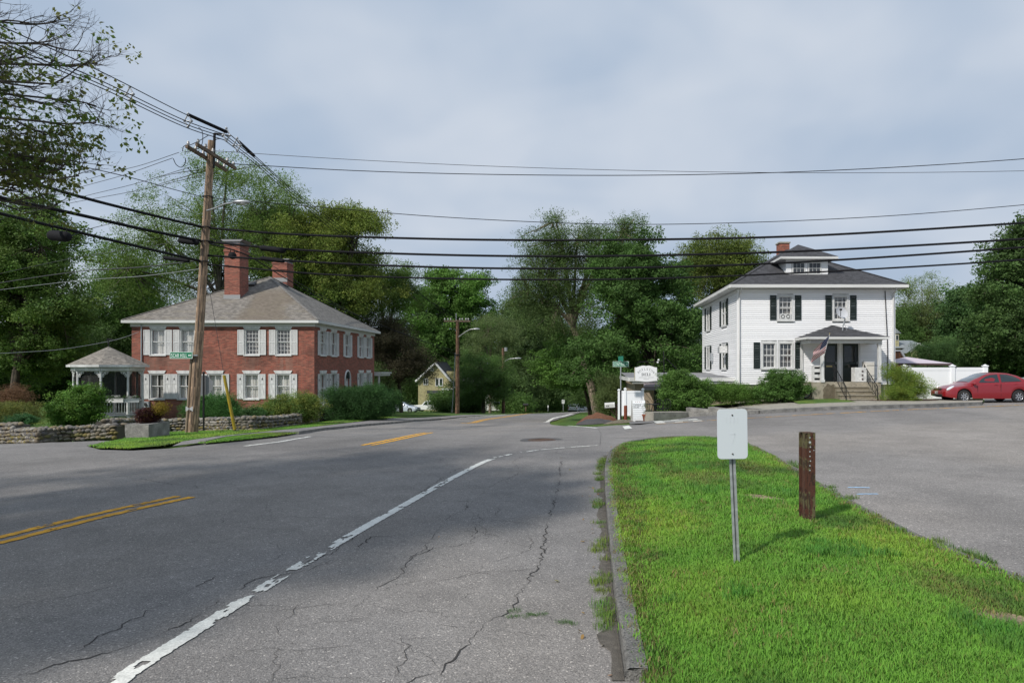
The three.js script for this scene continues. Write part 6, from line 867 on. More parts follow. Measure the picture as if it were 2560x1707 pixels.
// ---------------------------------------------------------------- the deli wing
{
  const d0 = 37.6, xl = X(1588, d0), w = X(1845, 36.5) - xl, y0 = -1.05, t = thing('deli_building', 'low flat roofed deli wing with tan front and grey awning', 'building', [xl, y0, -d0]), ly = (py, d = d0) => Y(py, d) - y0, lx = (px, d = d0) => X(px, d) - xl, rt = 1.36 - y0;
  const tan = paint(lin(0.4, 0.32, 0.24)), roofM = std({ color: lin(0.3, 0.3, 0.32), roughness: 0.8, map: rep(mottle, 0.4) });
  const roof = part('roof', merge([slab(-0.3, w - 0.02, rt, rt + 0.05, -8, 0.45)]), roofM, t); roof.rotation.x = 0.03;
  part('fascia', merge([slab(-0.34, w - 0.02, rt - 0.13, rt + 0.07, 0.45, 0.53), slab(-0.2, w - 0.02, rt - 0.26, rt - 0.135, 0.36, 0.44), slab(-0.42, -0.33, rt - 0.13, rt + 0.07, -8, 0.449)]), whiteGloss, t);
  const hl = [[1.05, 0.02, 0.85, 2.0]]; part('front_wall', wallGeom(w, rt - 0.02, hl, 0.2), tan, t); const lw = part('side_wall', wallGeom(7.8, rt - 0.02, [], 0.2), tan, t); lw.position.set(-0.004, 0, -7.804); lw.rotation.y = -Math.PI / 2;
  const dr = part('door', merge([slab(1.05, 1.15, 0.02, 2.0, -0.12, -0.06), slab(1.8, 1.9, 0.02, 2.0, -0.12, -0.06), slab(1.15, 1.8, 0.02, 0.3, -0.12, -0.06), slab(1.15, 1.8, 1.9, 2.0, -0.12, -0.06), slab(1.15, 1.8, 0.98, 1.06, -0.12, -0.06)]), slateGreen, t); part('glass', slab(1.15, 1.8, 0.3, 1.9, -0.1, -0.09), phys({ color: lin(0.02, 0.02, 0.02), roughness: 0.05 }), dr);
  part('side_post', slab(0.92, 1.0, 0, rt - 0.3, 0.003, 0.06), std({ color: lin(0.3, 0.22, 0.15) }), t);
  // awning: sloping cloth with a hanging edge and side
  const az = 0.9, ay = ly(955), aw0 = lx(1607), aw1 = lx(1648), am = std({ color: lin(0.2, 0.175, 0.185), roughness: 0.85, side: THREE.DoubleSide }); part('awning', merge([quadG(V(aw0, ay - 0.22, az), V(aw1, ay - 0.22, az), V(aw1, ay + 0.12, 0.02), V(aw0, ay + 0.12, 0.02)), quadG(V(aw0, ay - 0.42, az), V(aw1, ay - 0.42, az), V(aw1, ay - 0.22, az), V(aw0, ay - 0.22, az)), triG([[V(aw1, ay - 0.22, az), V(aw1, ay - 0.42, az), V(aw1, ay + 0.12, 0.02)], [V(aw0, ay - 0.22, az), V(aw0, ay + 0.12, 0.02), V(aw0, ay - 0.42, az)]])]), am, t);
  part('awning_frame', merge([rod(V(aw1, ay - 0.4, az), V(aw1, ay - 0.4, 0), 0.015), rod(V(aw0, ay - 0.4, az), V(aw0, ay - 0.4, 0), 0.015), rod(V(aw0, ay - 0.4, az), V(aw1, ay - 0.4, az), 0.015)]), steel, t); part('wall_lamp', merge([new THREE.SphereGeometry(0.09, 10, 8).translate(lx(1659), ly(955), 0.2), rod(V(lx(1659), ly(955), 0), V(lx(1659), ly(955), 0.2), 0.02)]), whiteGloss, t);
  // the hanging sign on its iron gallows on the roof
  const ds = 36.2, sg = thing('deli_sign', 'white hanging sign reading BOYLSTON DELI above the awning', 'sign', [X(1615, ds), Y(934, ds), -ds]), sw = 55 / F * ds, sh = 41 / F * ds;
  const cv = document.createElement('canvas'); cv.width = 660; cv.height = 490; const g = cv.getContext('2d'); g.fillStyle = '#e9e9ea'; g.fillRect(0, 0, 660, 490); g.fillStyle = '#4a4d50'; g.textAlign = 'center'; g.textBaseline = 'middle'; g.font = '88px serif'; [...'BOYLSTON'].forEach((c, i) => { const a = (i - 3.5) * 0.235; g.save(); g.translate(330 + Math.sin(a) * 310, 420 - Math.cos(a) * 310); g.rotate(a); g.fillText(c, 0, 0); g.restore(); }); g.fillStyle = '#2c2e33'; g.font = 'bold 112px serif'; g.fillText('DELI', 330, 270); g.fillStyle = '#7d8286'; for (let k = 0; k < 17; k++) if (k !== 9) g.fillRect(120 + k * 26, 352, 18, 14); for (let k = 0; k < 7; k++) g.fillRect(255 + k * 24, 396, 16, 13);
  const stx = new THREE.CanvasTexture(cv); stx.colorSpace = THREE.SRGBColorSpace;
  const sp = new THREE.Shape(); sp.moveTo(-0.5, 0.38); sp.lineTo(-0.5, -0.42); sp.quadraticCurveTo(-0.42, -0.42, -0.36, -0.44); sp.quadraticCurveTo(0, -0.54, 0.36, -0.44); sp.quadraticCurveTo(0.42, -0.42, 0.5, -0.42); sp.lineTo(0.5, 0.38); sp.quadraticCurveTo(0.4, 0.38, 0.34, 0.42); sp.quadraticCurveTo(0.14, 0.52, 0.04, 0.48); sp.lineTo(0, 0.46); sp.lineTo(-0.04, 0.48); sp.quadraticCurveTo(-0.14, 0.52, -0.34, 0.42); sp.quadraticCurveTo(-0.4, 0.38, -0.5, 0.38);
  const bg = new THREE.ExtrudeGeometry(sp, { depth: 0.05, bevelEnabled: false }), bp = bg.attributes.position, bu = bg.attributes.uv; for (let i = 0; i < bp.count; i++) { bu.setXY(i, bp.getX(i) + 0.5, bp.getY(i) + 0.5); } bg.scale(sw, sh, 1); const mm = std({ map: stx, roughness: 0.5 }); const board = part('board', bg, mm, sg); board.position.z = 0;
  part('edge_trim', slab(-sw / 2 - 0.03, -sw / 2, -sh * 0.42, sh * 0.38, -0.01, 0.06), std({ color: lin(0.5, 0.45, 0.33) }), sg);
  part('gallows', merge([rod(V(X(1661, ds) - sg.position.x, -0.1, -0.1), V(X(1660, ds) - sg.position.x, Y(877, ds) - sg.position.y, -0.1), 0.03), rod(V(X(1661, ds) - sg.position.x, Y(904, ds) - sg.position.y, -0.1), V(X(1597, ds) - sg.position.x, Y(904.5, ds) - sg.position.y, 0.02), 0.022), rod(V(X(1660, ds) - sg.position.x, Y(890, ds) - sg.position.y, -0.1), V(X(1700, ds + 2) - sg.position.x, Y(930, ds + 2) - sg.position.y, -2), 0.02)]), ironBlack, sg); for (const q of [-0.38, 0.38]) part('hanger', rod(V(q * sw, sh * 0.4, 0.025), V(q * sw, Y(904.5, ds) - sg.position.y, 0.01), 0.008), ironBlack, sg); for (const px of [1644, 1646]) part('spot_lamp', new THREE.SphereGeometry(0.06, 10, 8), whiteGloss, sg).position.set(X(px, ds) - sg.position.x, Y(px === 1644 ? 906 : 900, ds) - sg.position.y, 0.12);
}

// ---------------------------------------------------------------- vehicles
const tyreMat = std({ color: lin(0.014, 0.014, 0.015), roughness: 0.85 }), rimMat = std({ color: lin(0.55, 0.55, 0.57), roughness: 0.25, metalness: 0.9 }), carGlass = phys({ color: lin(0.02, 0.028, 0.03), roughness: 0.03, clearcoat: 1, clearcoatRoughness: 0.02 }), trimBlack = std({ color: lin(0.012, 0.012, 0.012), roughness: 0.6 }), lampClear = phys({ color: lin(0.75, 0.76, 0.78), roughness: 0.12, clearcoat: 1, metalness: 0.2 }), lampRed = phys({ color: lin(0.35, 0.01, 0.012), roughness: 0.15, clearcoat: 1 }), under = std({ color: lin(0.008, 0.008, 0.008), roughness: 1 });
const carPaint = (c) => phys({ color: c, roughness: 0.35, metalness: 0, clearcoat: 0.8, clearcoatRoughness: 0.04 });
const curveAt = (pts) => (s) => { if (s <= pts[0][0]) return pts[0][1]; for (let i = 1; i < pts.length; i++) if (s <= pts[i][0]) { const [a, p] = pts[i - 1], [b, q] = pts[i], t = (s - a) / (b - a), p0 = pts[Math.max(0, i - 2)][1], q1 = pts[Math.min(pts.length - 1, i + 1)][1], m = 0.35; const h = t * t * (3 - 2 * t); return lerp(lerp(p, q, t), lerp(p, q, h), m); } return pts[pts.length - 1][1]; };
// a car points along -x; s runs from the nose (0) to the tail (L)
function makeCar(t, { L, W, paintMat, deck, belt, roof, roofW = 0.7, wheels, wr = 0.31, sill = 0.2, noseR = 0.35, tailR = 0.3, sideWindows, shield, back, boxy = 0, detail = true }) {
  const fd = curveAt(deck), fb = curveAt(belt), fr = curveAt(roof), hw = (s) => { const n = clamp(s / (noseR * 2)), e = clamp((L - s) / (tailR * 2)); return W / 2 * (0.72 + 0.28 * Math.sqrt(1 - (1 - n) ** 2)) * (0.78 + 0.22 * Math.sqrt(1 - (1 - e) ** 2)); };
  const bottom = (s) => { let y = sill + 0.1 * (1 - clamp(s / 0.5)) + 0.14 * (1 - clamp((L - s) / 0.5)); for (const c of wheels) { const q = Math.abs(s - c), R = wr + 0.055; if (q < R) y = Math.max(y, wr + Math.sqrt(R * R - q * q)); } return y; };
  const N = 120, ring = (s) => { const w = hw(s), b = bottom(s), sh = Math.max(fb(s), b + 0.02), dk = fd(s), pts = []; const side = [[0, 0.97], [0.15, 0.995], [0.4, 1.0], [0.62, 0.985], [0.7, 0.98], [0.85, 0.965], [0.95, 0.945], [1, 0.91]]; for (const [v, k] of side) pts.push([lerp(b, sh, v), w * k]); for (const [v, k] of [[0.45, 0.78], [0.8, 0.5], [1, 0]]) pts.push([lerp(sh, dk, v), w * k * 0.95]); return pts; };
  const skin = (rows, flip) => { const pos = [], idx = []; const m = rows[0].length; rows.forEach((r) => r.forEach((p) => pos.push(...p))); for (let i = 0; i < rows.length - 1; i++) for (let j = 0; j < m - 1; j++) { const a = i * m + j, b = a + m; flip ? idx.push(a, a + 1, b, b, a + 1, b + 1) : idx.push(a, b, a + 1, b, b + 1, a + 1); } const g = new THREE.BufferGeometry(); g.setAttribute('position', new THREE.Float32BufferAttribute(pos, 3)); g.setIndex(idx); g.computeVertexNormals(); return g; };
  const rows = []; for (let i = 0; i <= N; i++) { const s = i / N * L, r = ring(s); const left = r.map(([y, z]) => [s, y, z]), right = r.slice(0, -1).reverse().map(([y, z]) => [s, y, -z]); rows.push([...left, ...right]); }
  const body = skin(rows, false), cap = (row, f) => { const c = [row[0][0], row.reduce((a, p) => a + p[1], 0) / row.length, 0], fs = []; for (let j = 0; j < row.length - 1; j++) fs.push(f ? [V(...c), V(...row[j + 1]), V(...row[j])] : [V(...c), V(...row[j]), V(...row[j + 1])]); fs.push(f ? [V(...c), V(...row[0]), V(...row[row.length - 1])] : [V(...c), V(...row[row.length - 1]), V(...row[0])]); return triG(fs); };
  part('body', merge([body, cap(rows[0], false), cap(rows[N], true)]), paintMat, t);
  part('underbody', slab(0.3, L - 0.3, sill + 0.02, 0.62, -W * 0.4, W * 0.4), under, t);
  // cabin
  const c0 = roof[0][0], c1 = roof[roof.length - 1][0], zb = (s) => hw(s) * 0.9, zr = (s) => W / 2 * roofW, cab = [], base = (s) => fb(s) - 0.03;
  const zside = (s, y) => { const h = Math.max(0.02, fr(s) - base(s)), q = clamp((y - base(s)) / Math.max(h, 0.4)); return lerp(zb(s), zr(s), Math.min(1, q * (h > 0.4 ? 1 : h / 0.4 + 0.0))) ; };
  for (let i = 0; i <= 48; i++) { const s = lerp(c0, c1, i / 48), top = fr(s), b = base(s), yt = Math.max(b + 0.01, top - 0.07), z1 = zside(s, yt); const l = [[b, zb(s)], [lerp(b, yt, 0.5), zside(s, lerp(b, yt, 0.5)) + 0.01], [yt, z1], [top - 0.018, z1 * 0.86], [top, z1 * 0.5], [top + 0.01, 0]]; cab.push([...l.map(([y, z]) => [s, y, z]), ...l.slice(0, -1).reverse().map(([y, z]) => [s, y, -z])]); }
  part('roof', skin(cab, false), paintMat, t);
  const panel = (poly, sign) => { const v2 = poly.map(([s, y]) => new THREE.Vector2(s, y)), tri = THREE.ShapeUtils.triangulateShape(v2, []), P = ([s, y]) => V(s, y, sign * (zside(s, y) + 0.012)), cw = THREE.ShapeUtils.isClockWise(v2); return triG(tri.map((f) => { const q = f.map((k) => P(poly[k])); return (sign > 0) !== cw ? q : q.reverse(); })); };
  for (const w of sideWindows) for (const sg of [1, -1]) part('side_window', panel(w, sg), carGlass, t);
  const across = (s0, s1, k, lift, up) => { const rws = []; for (let i = 0; i <= 8; i++) { const s = lerp(s0, s1, i / 8), y = fr(s) + lift, z = zside(s, fr(s) - 0.07) * k * (1 - 0.06 * Math.abs(i - 8)/8); rws.push([[s, y - 0.045, z], [s, y - 0.006, z * 0.6], [s, y + 0.012, 0], [s, y - 0.006, -z * 0.6], [s, y - 0.045, -z]]); } return skin(rws, false); };
  part('windscreen', across(...shield, 0.9, 0.022), carGlass, t); if (back) part('rear_window', across(...back, 0.88, 0.022), carGlass, t);
  // wheels
  for (const c of wheels) for (const sg of [1, -1]) {
    const w = part('wheel', once('tyre' + wr, () => { const pr = [[wr * 0.62, -0.1], [wr * 0.9, -0.1], [wr * 0.98, -0.075], [wr, -0.04], [wr, 0.04], [wr * 0.98, 0.075], [wr * 0.9, 0.1], [wr * 0.62, 0.1]]; return new THREE.LatheGeometry(pr.map(([a, b]) => new THREE.Vector2(a, b)), 32).rotateX(Math.PI / 2); }), tyreMat, t); w.position.set(c, wr, sg * (W / 2 - 0.115)); if (sg < 0) w.rotation.y = Math.PI;
    if (detail) { const rim = part('rim', once('rim' + wr, () => { const gs = [new THREE.LatheGeometry([[wr * 0.1, 0.06], [wr * 0.2, 0.075], [wr * 0.2, 0.05]].map(([a, b]) => new THREE.Vector2(a, b)), 16).rotateX(Math.PI / 2), new THREE.TorusGeometry(wr * 0.62, 0.02, 6, 32).translate(0, 0, 0.07)]; for (let i = 0; i < 7; i++) { const a = i / 7 * 6.283; gs.push(bx(wr * 0.5, 0.055, 0.03, wr * 0.38, 0, 0.055).rotateZ(a)); } return merge(gs); }), rimMat, w); part('hub_disc', once('disc' + wr, () => new THREE.CircleGeometry(wr * 0.62, 24).translate(0, 0, 0.01)), std({ color: lin(0.09, 0.09, 0.09), metalness: 0.6, roughness: 0.5 }), w); }
    else part('rim', once('rimS' + wr, () => new THREE.CircleGeometry(wr * 0.64, 20).translate(0, 0, 0.085)), rimMat, w);
  }
  return { hw, fd, fb, zside };
}
const sedanSpec = { L: 4.54, W: 1.76, deck: [[0, 0.62], [0.12, 0.72], [0.5, 0.83], [1.15, 0.95], [1.5, 0.98], [3.6, 1.02], [3.9, 1.1], [4.3, 1.1], [4.5, 1.02], [4.54, 0.95]], belt: [[0, 0.55], [0.15, 0.64], [0.6, 0.76], [1.2, 0.87], [2, 0.93], [3.4, 0.98], [4.0, 1.02], [4.4, 1.0], [4.54, 0.9]], roof: [[1.0, 0.9], [1.15, 0.97], [1.6, 1.19], [2.05, 1.385], [2.3, 1.445], [2.7, 1.465], [3.1, 1.44], [3.5, 1.34], [3.9, 1.15], [4.1, 1.05]], wheels: [0.9, 3.5], sideWindows: [[[1.62, 0.97], [1.78, 1.14], [2.02, 1.28], [2.2, 1.34], [2.56, 1.375], [2.6, 0.99]], [[2.7, 0.995], [2.68, 1.375], [3.0, 1.365], [3.3, 1.29], [3.55, 1.16], [3.66, 1.04]]], shield: [1.22, 2.12], back: [3.3, 3.95] };
function sedan(name, label, pos, turn, color, full = true) {
  const t = thing(name, label, 'car', pos, turn), c = makeCar(t, { ...sedanSpec, paintMat: carPaint(color), detail: full });
  for (const sg of [1, -1]) {
    const h = part('headlight', new THREE.SphereGeometry(0.5, 16, 10).scale(0.56, 0.15, 0.18).rotateZ(0.33).rotateY(sg * 0.42), lampClear, t); h.position.set(0.33, 0.7, sg * 0.66);
    part('tail_light', new THREE.SphereGeometry(0.5, 12, 8).scale(0.22, 0.2, 0.3), lampRed, t).position.set(4.42, 0.86, sg * 0.66);
    const m = part('mirror', new RoundedBoxGeometry(0.12, 0.12, 0.2, 2, 0.04), t.children[0].material, t); m.position.set(1.34, 0.92, sg * 0.92);
    if (full) { part('door_handle', bx(0.16, 0.025, 0.02), t.children[0].material, t).position.set(2.42, 0.86, sg * 0.86); part('door_handle', bx(0.16, 0.025, 0.02), t.children[0].material, t).position.set(3.35, 0.89, sg * 0.86); part('door_seam', merge([bx(0.012, 0.62, 0.012, 2.63, 0.62, sg * 0.872), bx(0.012, 0.55, 0.012, 1.52, 0.6, sg * 0.872)]), trimBlack, t); part('fog_recess', new THREE.SphereGeometry(0.5, 10, 8).scale(0.08, 0.12, 0.24), trimBlack, t).position.set(0.13, 0.42, sg * 0.62); }
  }
  part('grille', new RoundedBoxGeometry(0.1, 0.13, 0.8, 2, 0.04), trimBlack, t).position.set(0.05, 0.61, 0); part('lower_grille', new RoundedBoxGeometry(0.08, 0.1, 1.0, 2, 0.03), trimBlack, t).position.set(0.01, 0.33, 0);
  part('number_plate', bx(0.02, 0.13, 0.3), std({ color: lin(0.6, 0.6, 0.6) }), t).position.set(-0.02, 0.47, 0); part('bumper', new RoundedBoxGeometry(0.12, 0.18, 1.2, 3, 0.05), t.children[0].material, t).position.set(0.03, 0.46, 0);
  return t;
}
{
  const d = 33.95, x = X(2336, d); sedan('red_car', 'red four door sedan parked before the white fence', [x + 0.15, gh(x + 2, d) + 0.02, -d], -0.03, lin(0.21, 0.005, 0.01));
  const d2 = 38.5, x2 = X(2530, d2); sedan('silver_car', 'pale green silver car half hidden behind the red sedan', [x2, gh(x2, d2) + 0.05, -d2], 0.1, lin(0.42, 0.48, 0.46), false);
  const d3 = 96, x3 = X(1046, d3); sedan('silver_car', 'silver sedan nosing out past the clipped hedge', [x3, Y(1031, d3), -d3], Math.PI - 0.25, lin(0.42, 0.47, 0.55), false);
  // two cars far down the road and the white van ahead of them
  for (const [px, lab, col, dd] of [[1461, 'pale car driving far down the road behind the white van', lin(0.5, 0.52, 0.55), 150], [1477, 'last small pale car on the far road', lin(0.45, 0.42, 0.4), 146]]) { const xx = X(px, dd); sedan('distant_car', lab, [xx, Y(1029.5, dd), -dd + 2], -Math.PI / 2 - 0.15, col, false); }
}
const blockBody = (L, W, prof) => { const s = new THREE.Shape(prof.map(([a, b]) => new THREE.Vector2(a, b))); return new THREE.ExtrudeGeometry(s, { depth: W - 0.12, bevelEnabled: true, bevelSize: 0.05, bevelThickness: 0.06, bevelSegments: 3 }).translate(0, 0, -(W - 0.12) / 2); };
const simpleWheel = (t, x, z, r) => { const w = part('wheel', new THREE.CylinderGeometry(r, r, 0.24, 20).rotateX(Math.PI / 2), tyreMat, t); w.position.set(x, r, z); part('rim', new THREE.CylinderGeometry(r * 0.6, r * 0.6, 0.26, 16).rotateX(Math.PI / 2), rimMat, w); };
{
  const d = 112, x = X(1037, d), t = thing('pickup_truck', 'white pickup truck parked before the yellow house', 'truck', [x, Y(1029, d), -d], -0.12), pm = carPaint(lin(0.72, 0.72, 0.72)), W = 1.9;
  part('body', blockBody(5.5, W, [[0.05, 0.45], [0.05, 0.95], [0.2, 1.05], [1.35, 1.12], [1.45, 1.1], [3.3, 1.08], [5.45, 1.08], [5.5, 0.5], [4.72, 0.42], [4.6, 0.8], [4.3, 0.9], [4.0, 0.8], [3.85, 0.42], [1.35, 0.42], [1.22, 0.8], [0.9, 0.9], [0.6, 0.8], [0.45, 0.42]]), pm, t);
  part('cab', blockBody(2, W - 0.12, [[1.35, 1.05], [2.0, 1.72], [2.3, 1.8], [3.0, 1.8], [3.2, 1.72], [3.35, 1.05]]), pm, t);
  for (const sg of [1, -1]) { for (const poly of [[[1.6, 1.12], [2.12, 1.66], [2.45, 1.7], [2.45, 1.12]], [[2.55, 1.12], [2.55, 1.7], [3.0, 1.7], [3.15, 1.12]]]) { const s = new THREE.Shape(poly.map(([a, b]) => new THREE.Vector2(a, b))); part('side_window', new THREE.ExtrudeGeometry(s, { depth: 0.02, bevelEnabled: false }), carGlass, t).position.z = sg * (W / 2 - 0.05) - 0.01; } part('headlight', bx(0.1, 0.2, 0.3), lampClear, t).position.set(0.02, 0.85, sg * 0.75); part('tail_light', bx(0.06, 0.35, 0.14), lampRed, t).position.set(5.54, 0.85, sg * 0.85); simpleWheel(t, 0.9, sg * 0.85, 0.4); simpleWheel(t, 4.3, sg * 0.85, 0.4); }
  part('bed_inside', slab(3.5, 5.4, 1.085, 1.1, -0.8, 0.8), trimBlack, t); part('rear_bumper', bx(0.12, 0.2, 1.8, 5.56, 0.5, 0), steel, t); part('bed_rack', merge([bx(1.7, 0.05, 0.06, 4.4, 1.22, 0.85), bx(1.7, 0.05, 0.06, 4.4, 1.22, -0.85), bx(0.06, 0.16, 0.06, 3.65, 1.16, 0.85), bx(0.06, 0.16, 0.06, 5.2, 1.16, 0.85)]), trimBlack, t);
}
{
  const d = 142, x = X(1439, d), t = thing('white_van', 'white sport utility car driving away down the far road', 'car', [x, Y(1029.5, d), -d], -Math.PI / 2 - 0.12), pm = carPaint(lin(0.72, 0.72, 0.72));
  part('body', blockBody(4.7, 1.9, [[0, 0.45], [0.05, 0.9], [1.1, 1.08], [1.7, 1.7], [2.2, 1.78], [4.3, 1.76], [4.65, 1.1], [4.7, 0.45], [4.1, 0.42], [3.95, 0.75], [3.4, 0.75], [3.2, 0.42], [1.3, 0.42], [1.15, 0.75], [0.65, 0.75], [0.5, 0.42]]), pm, t);
  const rg = part('rear_window', bx(0.03, 0.5, 1.45), carGlass, t); rg.position.set(4.56, 1.42, 0); rg.rotation.z = -0.45; part('number_plate', bx(0.02, 0.13, 0.3, 4.76, 0.85, 0), std({ color: lin(0.5, 0.5, 0.5) }), t); part('rear_bumper', bx(0.15, 0.25, 1.8, 4.72, 0.52, 0), trimBlack, t);
  for (const sg of [1, -1]) { part('tail_light', bx(0.05, 0.4, 0.14), lampRed, t).position.set(4.72, 1.05, sg * 0.87); part('side_window', slab(1.8, 4.2, 1.15, 1.62, sg * 0.95, sg * 0.96), carGlass, t); simpleWheel(t, 0.9, sg * 0.84, 0.37); simpleWheel(t, 3.67, sg * 0.84, 0.37); }
}

// ---------------------------------------------------------------- utility poles, wires, lamps
const poleTex = texWH(256, 1024, (u, v) => { const a = fbm(u * 40, v * 5, 4, 40), b = fbm(u * 6, v * 10, 3, 6), c = hash2(Math.floor(u * 60), Math.floor(v * 6)); let k = 0.5 + (a - 0.5) * 0.4 + (b - 0.5) * 0.25; if (c > 0.93) k *= 0.6; return [k * 1.04, k * 0.9, k * 0.76]; });
const poleWood = std({ color: lin(1.1, 1.05, 1.0), map: rep(poleTex, 1, 1), bumpMap: rep(poleTex, 1, 1), bumpScale: 0.012, roughness: 0.95 }), poleBrown = std({ color: lin(0.62, 0.5, 0.44), map: rep(poleTex, 1, 1), roughness: 0.95 }), armWood = std({ color: lin(0.62, 0.62, 0.64), map: rep(poleTex, 0.3, 1), roughness: 0.95 });
const cableBlack = phys({ color: lin(0.009, 0.009, 0.011), roughness: 0.8, specularIntensity: 0.4 }), cableGrey = std({ color: lin(0.04, 0.04, 0.045), roughness: 0.7 }), porcelain = phys({ color: lin(0.35, 0.34, 0.33), roughness: 0.25 }), lampGrey = std({ color: lin(0.4, 0.41, 0.42), roughness: 0.4, metalness: 0.5 });
const PD = 24;
const pA = [hit(480, 1085)[0], hit(480, 1085)[1]], pBase = onGround(pA[0], pA[1]); const PDd = pA[1], PW = (px, py, d = PDd) => at(px, py, d);
{
  const topP = PW(528, 352), t = thing('utility_pole', 'leaning wooden utility pole with crossarms in front of the brick house', 'utility pole', pBase.toArray()), o = pBase, rel = (v) => v.clone().sub(o), tp = rel(topP);
  part('shaft', limb(V(0, -0.3, 0), tp.clone().multiplyScalar(0.5), tp, 0.168, 0.118, 16, 16), poleWood, t);
  const on = (py) => { const y = Y(py, PDd) - o.y; return tp.clone().multiplyScalar(y / tp.y); };
  part('cable_guard', rod(V(-0.2, -0.05, 0.05), on(880).add(V(-0.18, 0, 0.05)), 0.05, 0.05, 8), std({ color: lin(0.22, 0.17, 0.12), roughness: 0.7 }), t);
  // two crossarms that reach away from the camera
  for (const [dx, py] of [[-0.14, 397], [0.2, 392]]) { const c = on(py), a = c.clone().add(V(dx - 0.06, 0.08, 1.15)), b = c.clone().add(V(dx + 0.06, -0.05, -1.25)), g = bx(0.09, 0.11, a.distanceTo(b)); const m = part('crossarm', g, armWood, t); m.position.copy(a.clone().lerp(b, 0.5)); m.lookAt(a.clone().add(o)); for (const q of [0.04, 0.22, 0.4, 0.78, 0.95]) part('insulator', once('insul', () => merge([cyl(0.03, 0.03, 0.06, 8), cyl(0.055, 0.04, 0.05, 10, 0, 0.05), cyl(0.045, 0.03, 0.05, 10, 0, 0.1)])), porcelain, t).position.copy(a.clone().lerp(b, q).add(V(0, 0.06, 0))); }
  part('top_bracket', merge([rod(on(420).add(V(0.13, 0, 0)), on(420).add(V(0.17, 1.25, 0)), 0.045, 0.045, 6), rod(on(420).add(V(0.17, 1.25, 0)), on(420).add(V(0.62, 1.2, -0.1)), 0.03)]), ironBlack, t);
  for (const py of [492, 568, 603, 654]) part('clamp', new THREE.TorusGeometry(0.17, 0.02, 6, 18).rotateX(Math.PI / 2), ironBlack, t).position.copy(on(py));
  part('ground_wire', tubeAlong([on(440).add(V(0.02, 0, 0.17)), on(600).add(V(0.05, 0, 0.19)), on(850).add(V(0.06, 0, 0.2)), on(1060).add(V(0.03, 0, 0.2))], 0.008, 20, 4), cableGrey, t);
  part('pole_tag', merge([new THREE.CircleGeometry(0.11, 3).rotateZ(0).scale(0.9, 1, 1).translate(-0.07, 0, 0), new THREE.CircleGeometry(0.11, 3).rotateZ(Math.PI).translate(0.08, 0, 0)]).translate(0.0, 0.92, 0.215), std({ color: lin(0.55, 0.55, 0.55), metalness: 0.5, roughness: 0.4 }), t);
  // loose jumper loops round the pole top
  const loop = (pts) => part('jumper_wire', tubeAlong(pts.map(([px, py, dd = 0]) => rel(PW(px, py, PDd + dd))), 0.013, 24, 5), cableBlack, t);
  loop([[455, 378, -0.9], [458, 366, -0.8], [475, 362, -0.5], [500, 350, -0.2], [520, 338]]); loop([[460, 380, -0.9], [480, 376, -0.6], [503, 363], [506, 340], [503, 325], [495, 318]]); loop([[432, 396, -1], [440, 412, -0.9], [452, 418, -0.8], [462, 408, -0.8], [462, 395, -0.9]]); loop([[468, 420, -0.6], [480, 430, -0.5], [490, 432, -0.4], [494, 422, -0.4], [490, 412, -0.4]]); loop([[507, 405], [512, 425], [525, 435], [545, 425, 0.6]]); loop([[503, 365], [510, 385], [512, 395]]); loop([[530, 360], [540, 348], [548, 347]]);
  // street lamp
  const lampBase = on(528).add(V(0.05, 0, 0.1)), la = [lampBase, rel(PW(540, 519, PDd - 0.4)), rel(PW(560, 510, PDd - 0.8)), rel(PW(590, 506, PDd - 1.2))]; part('lamp_arm', tubeAlong(la, 0.028, 20, 8), lampGrey, t); const lh = part('lamp_head', new THREE.SphereGeometry(0.5, 16, 10).scale(0.62, 0.16, 0.22), lampGrey, t); lh.position.copy(rel(PW(602, 505, PDd - 1.3))); part('lamp_lens', new THREE.SphereGeometry(0.5, 12, 8).scale(0.3, 0.12, 0.18).translate(0.06, -0.04, 0), phys({ color: lin(0.5, 0.5, 0.48), roughness: 0.2 }), lh);
}
// street name blade on the pole
function textPlane(w, h, pw, bgc, draw) { const cv = document.createElement('canvas'); cv.width = pw; cv.height = Math.round(pw * h / w); const g = cv.getContext('2d'); g.fillStyle = bgc; g.fillRect(0, 0, cv.width, cv.height); draw(g, cv.width, cv.height); const t = new THREE.CanvasTexture(cv); t.colorSpace = THREE.SRGBColorSpace; return std({ map: t, roughness: 0.45 }); }
const streetSign = (main, suf) => (g, w, h) => { g.strokeStyle = '#e8ece8'; g.lineWidth = h * 0.06; g.strokeRect(h * 0.04, h * 0.04, w - h * 0.08, h - h * 0.08); g.fillStyle = '#f2f5f2'; g.textBaseline = 'middle'; g.textAlign = 'left'; g.font = `${Math.round(h * 0.72)}px sans-serif`; const mw = w * 0.72; g.save(); g.translate(h * 0.16, h * 0.54); g.scale(mw / g.measureText(main).width, 1); g.fillText(main, 0, 0); g.restore(); g.font = `bold ${Math.round(h * 0.34)}px sans-serif`; g.fillText(suf, h * 0.16 + mw + h * 0.14, h * 0.52); };
{
  const d = PDd - 0.25, w = (481 - 424) / F * d, h = 17 / F * d, t = thing('street_sign', 'green street sign reading SCAR HILL RD on the leaning pole', 'sign', [X(452, d), Y(888, d), -d]); part('blade', bx(w, h, 0.015), std({ color: lin(0.005, 0.12, 0.07), roughness: 0.5 }), t); part('lettering', new THREE.PlaneGeometry(w * 0.995, h * 0.99).translate(0, 0, 0.0095), textPlane(w, h, 512, '#00704c', streetSign('SCAR HILL', 'RD')), t); part('bracket', bx(0.2, 0.05, 0.05, w / 2 + 0.06, 0, -0.04), steel, t);
}
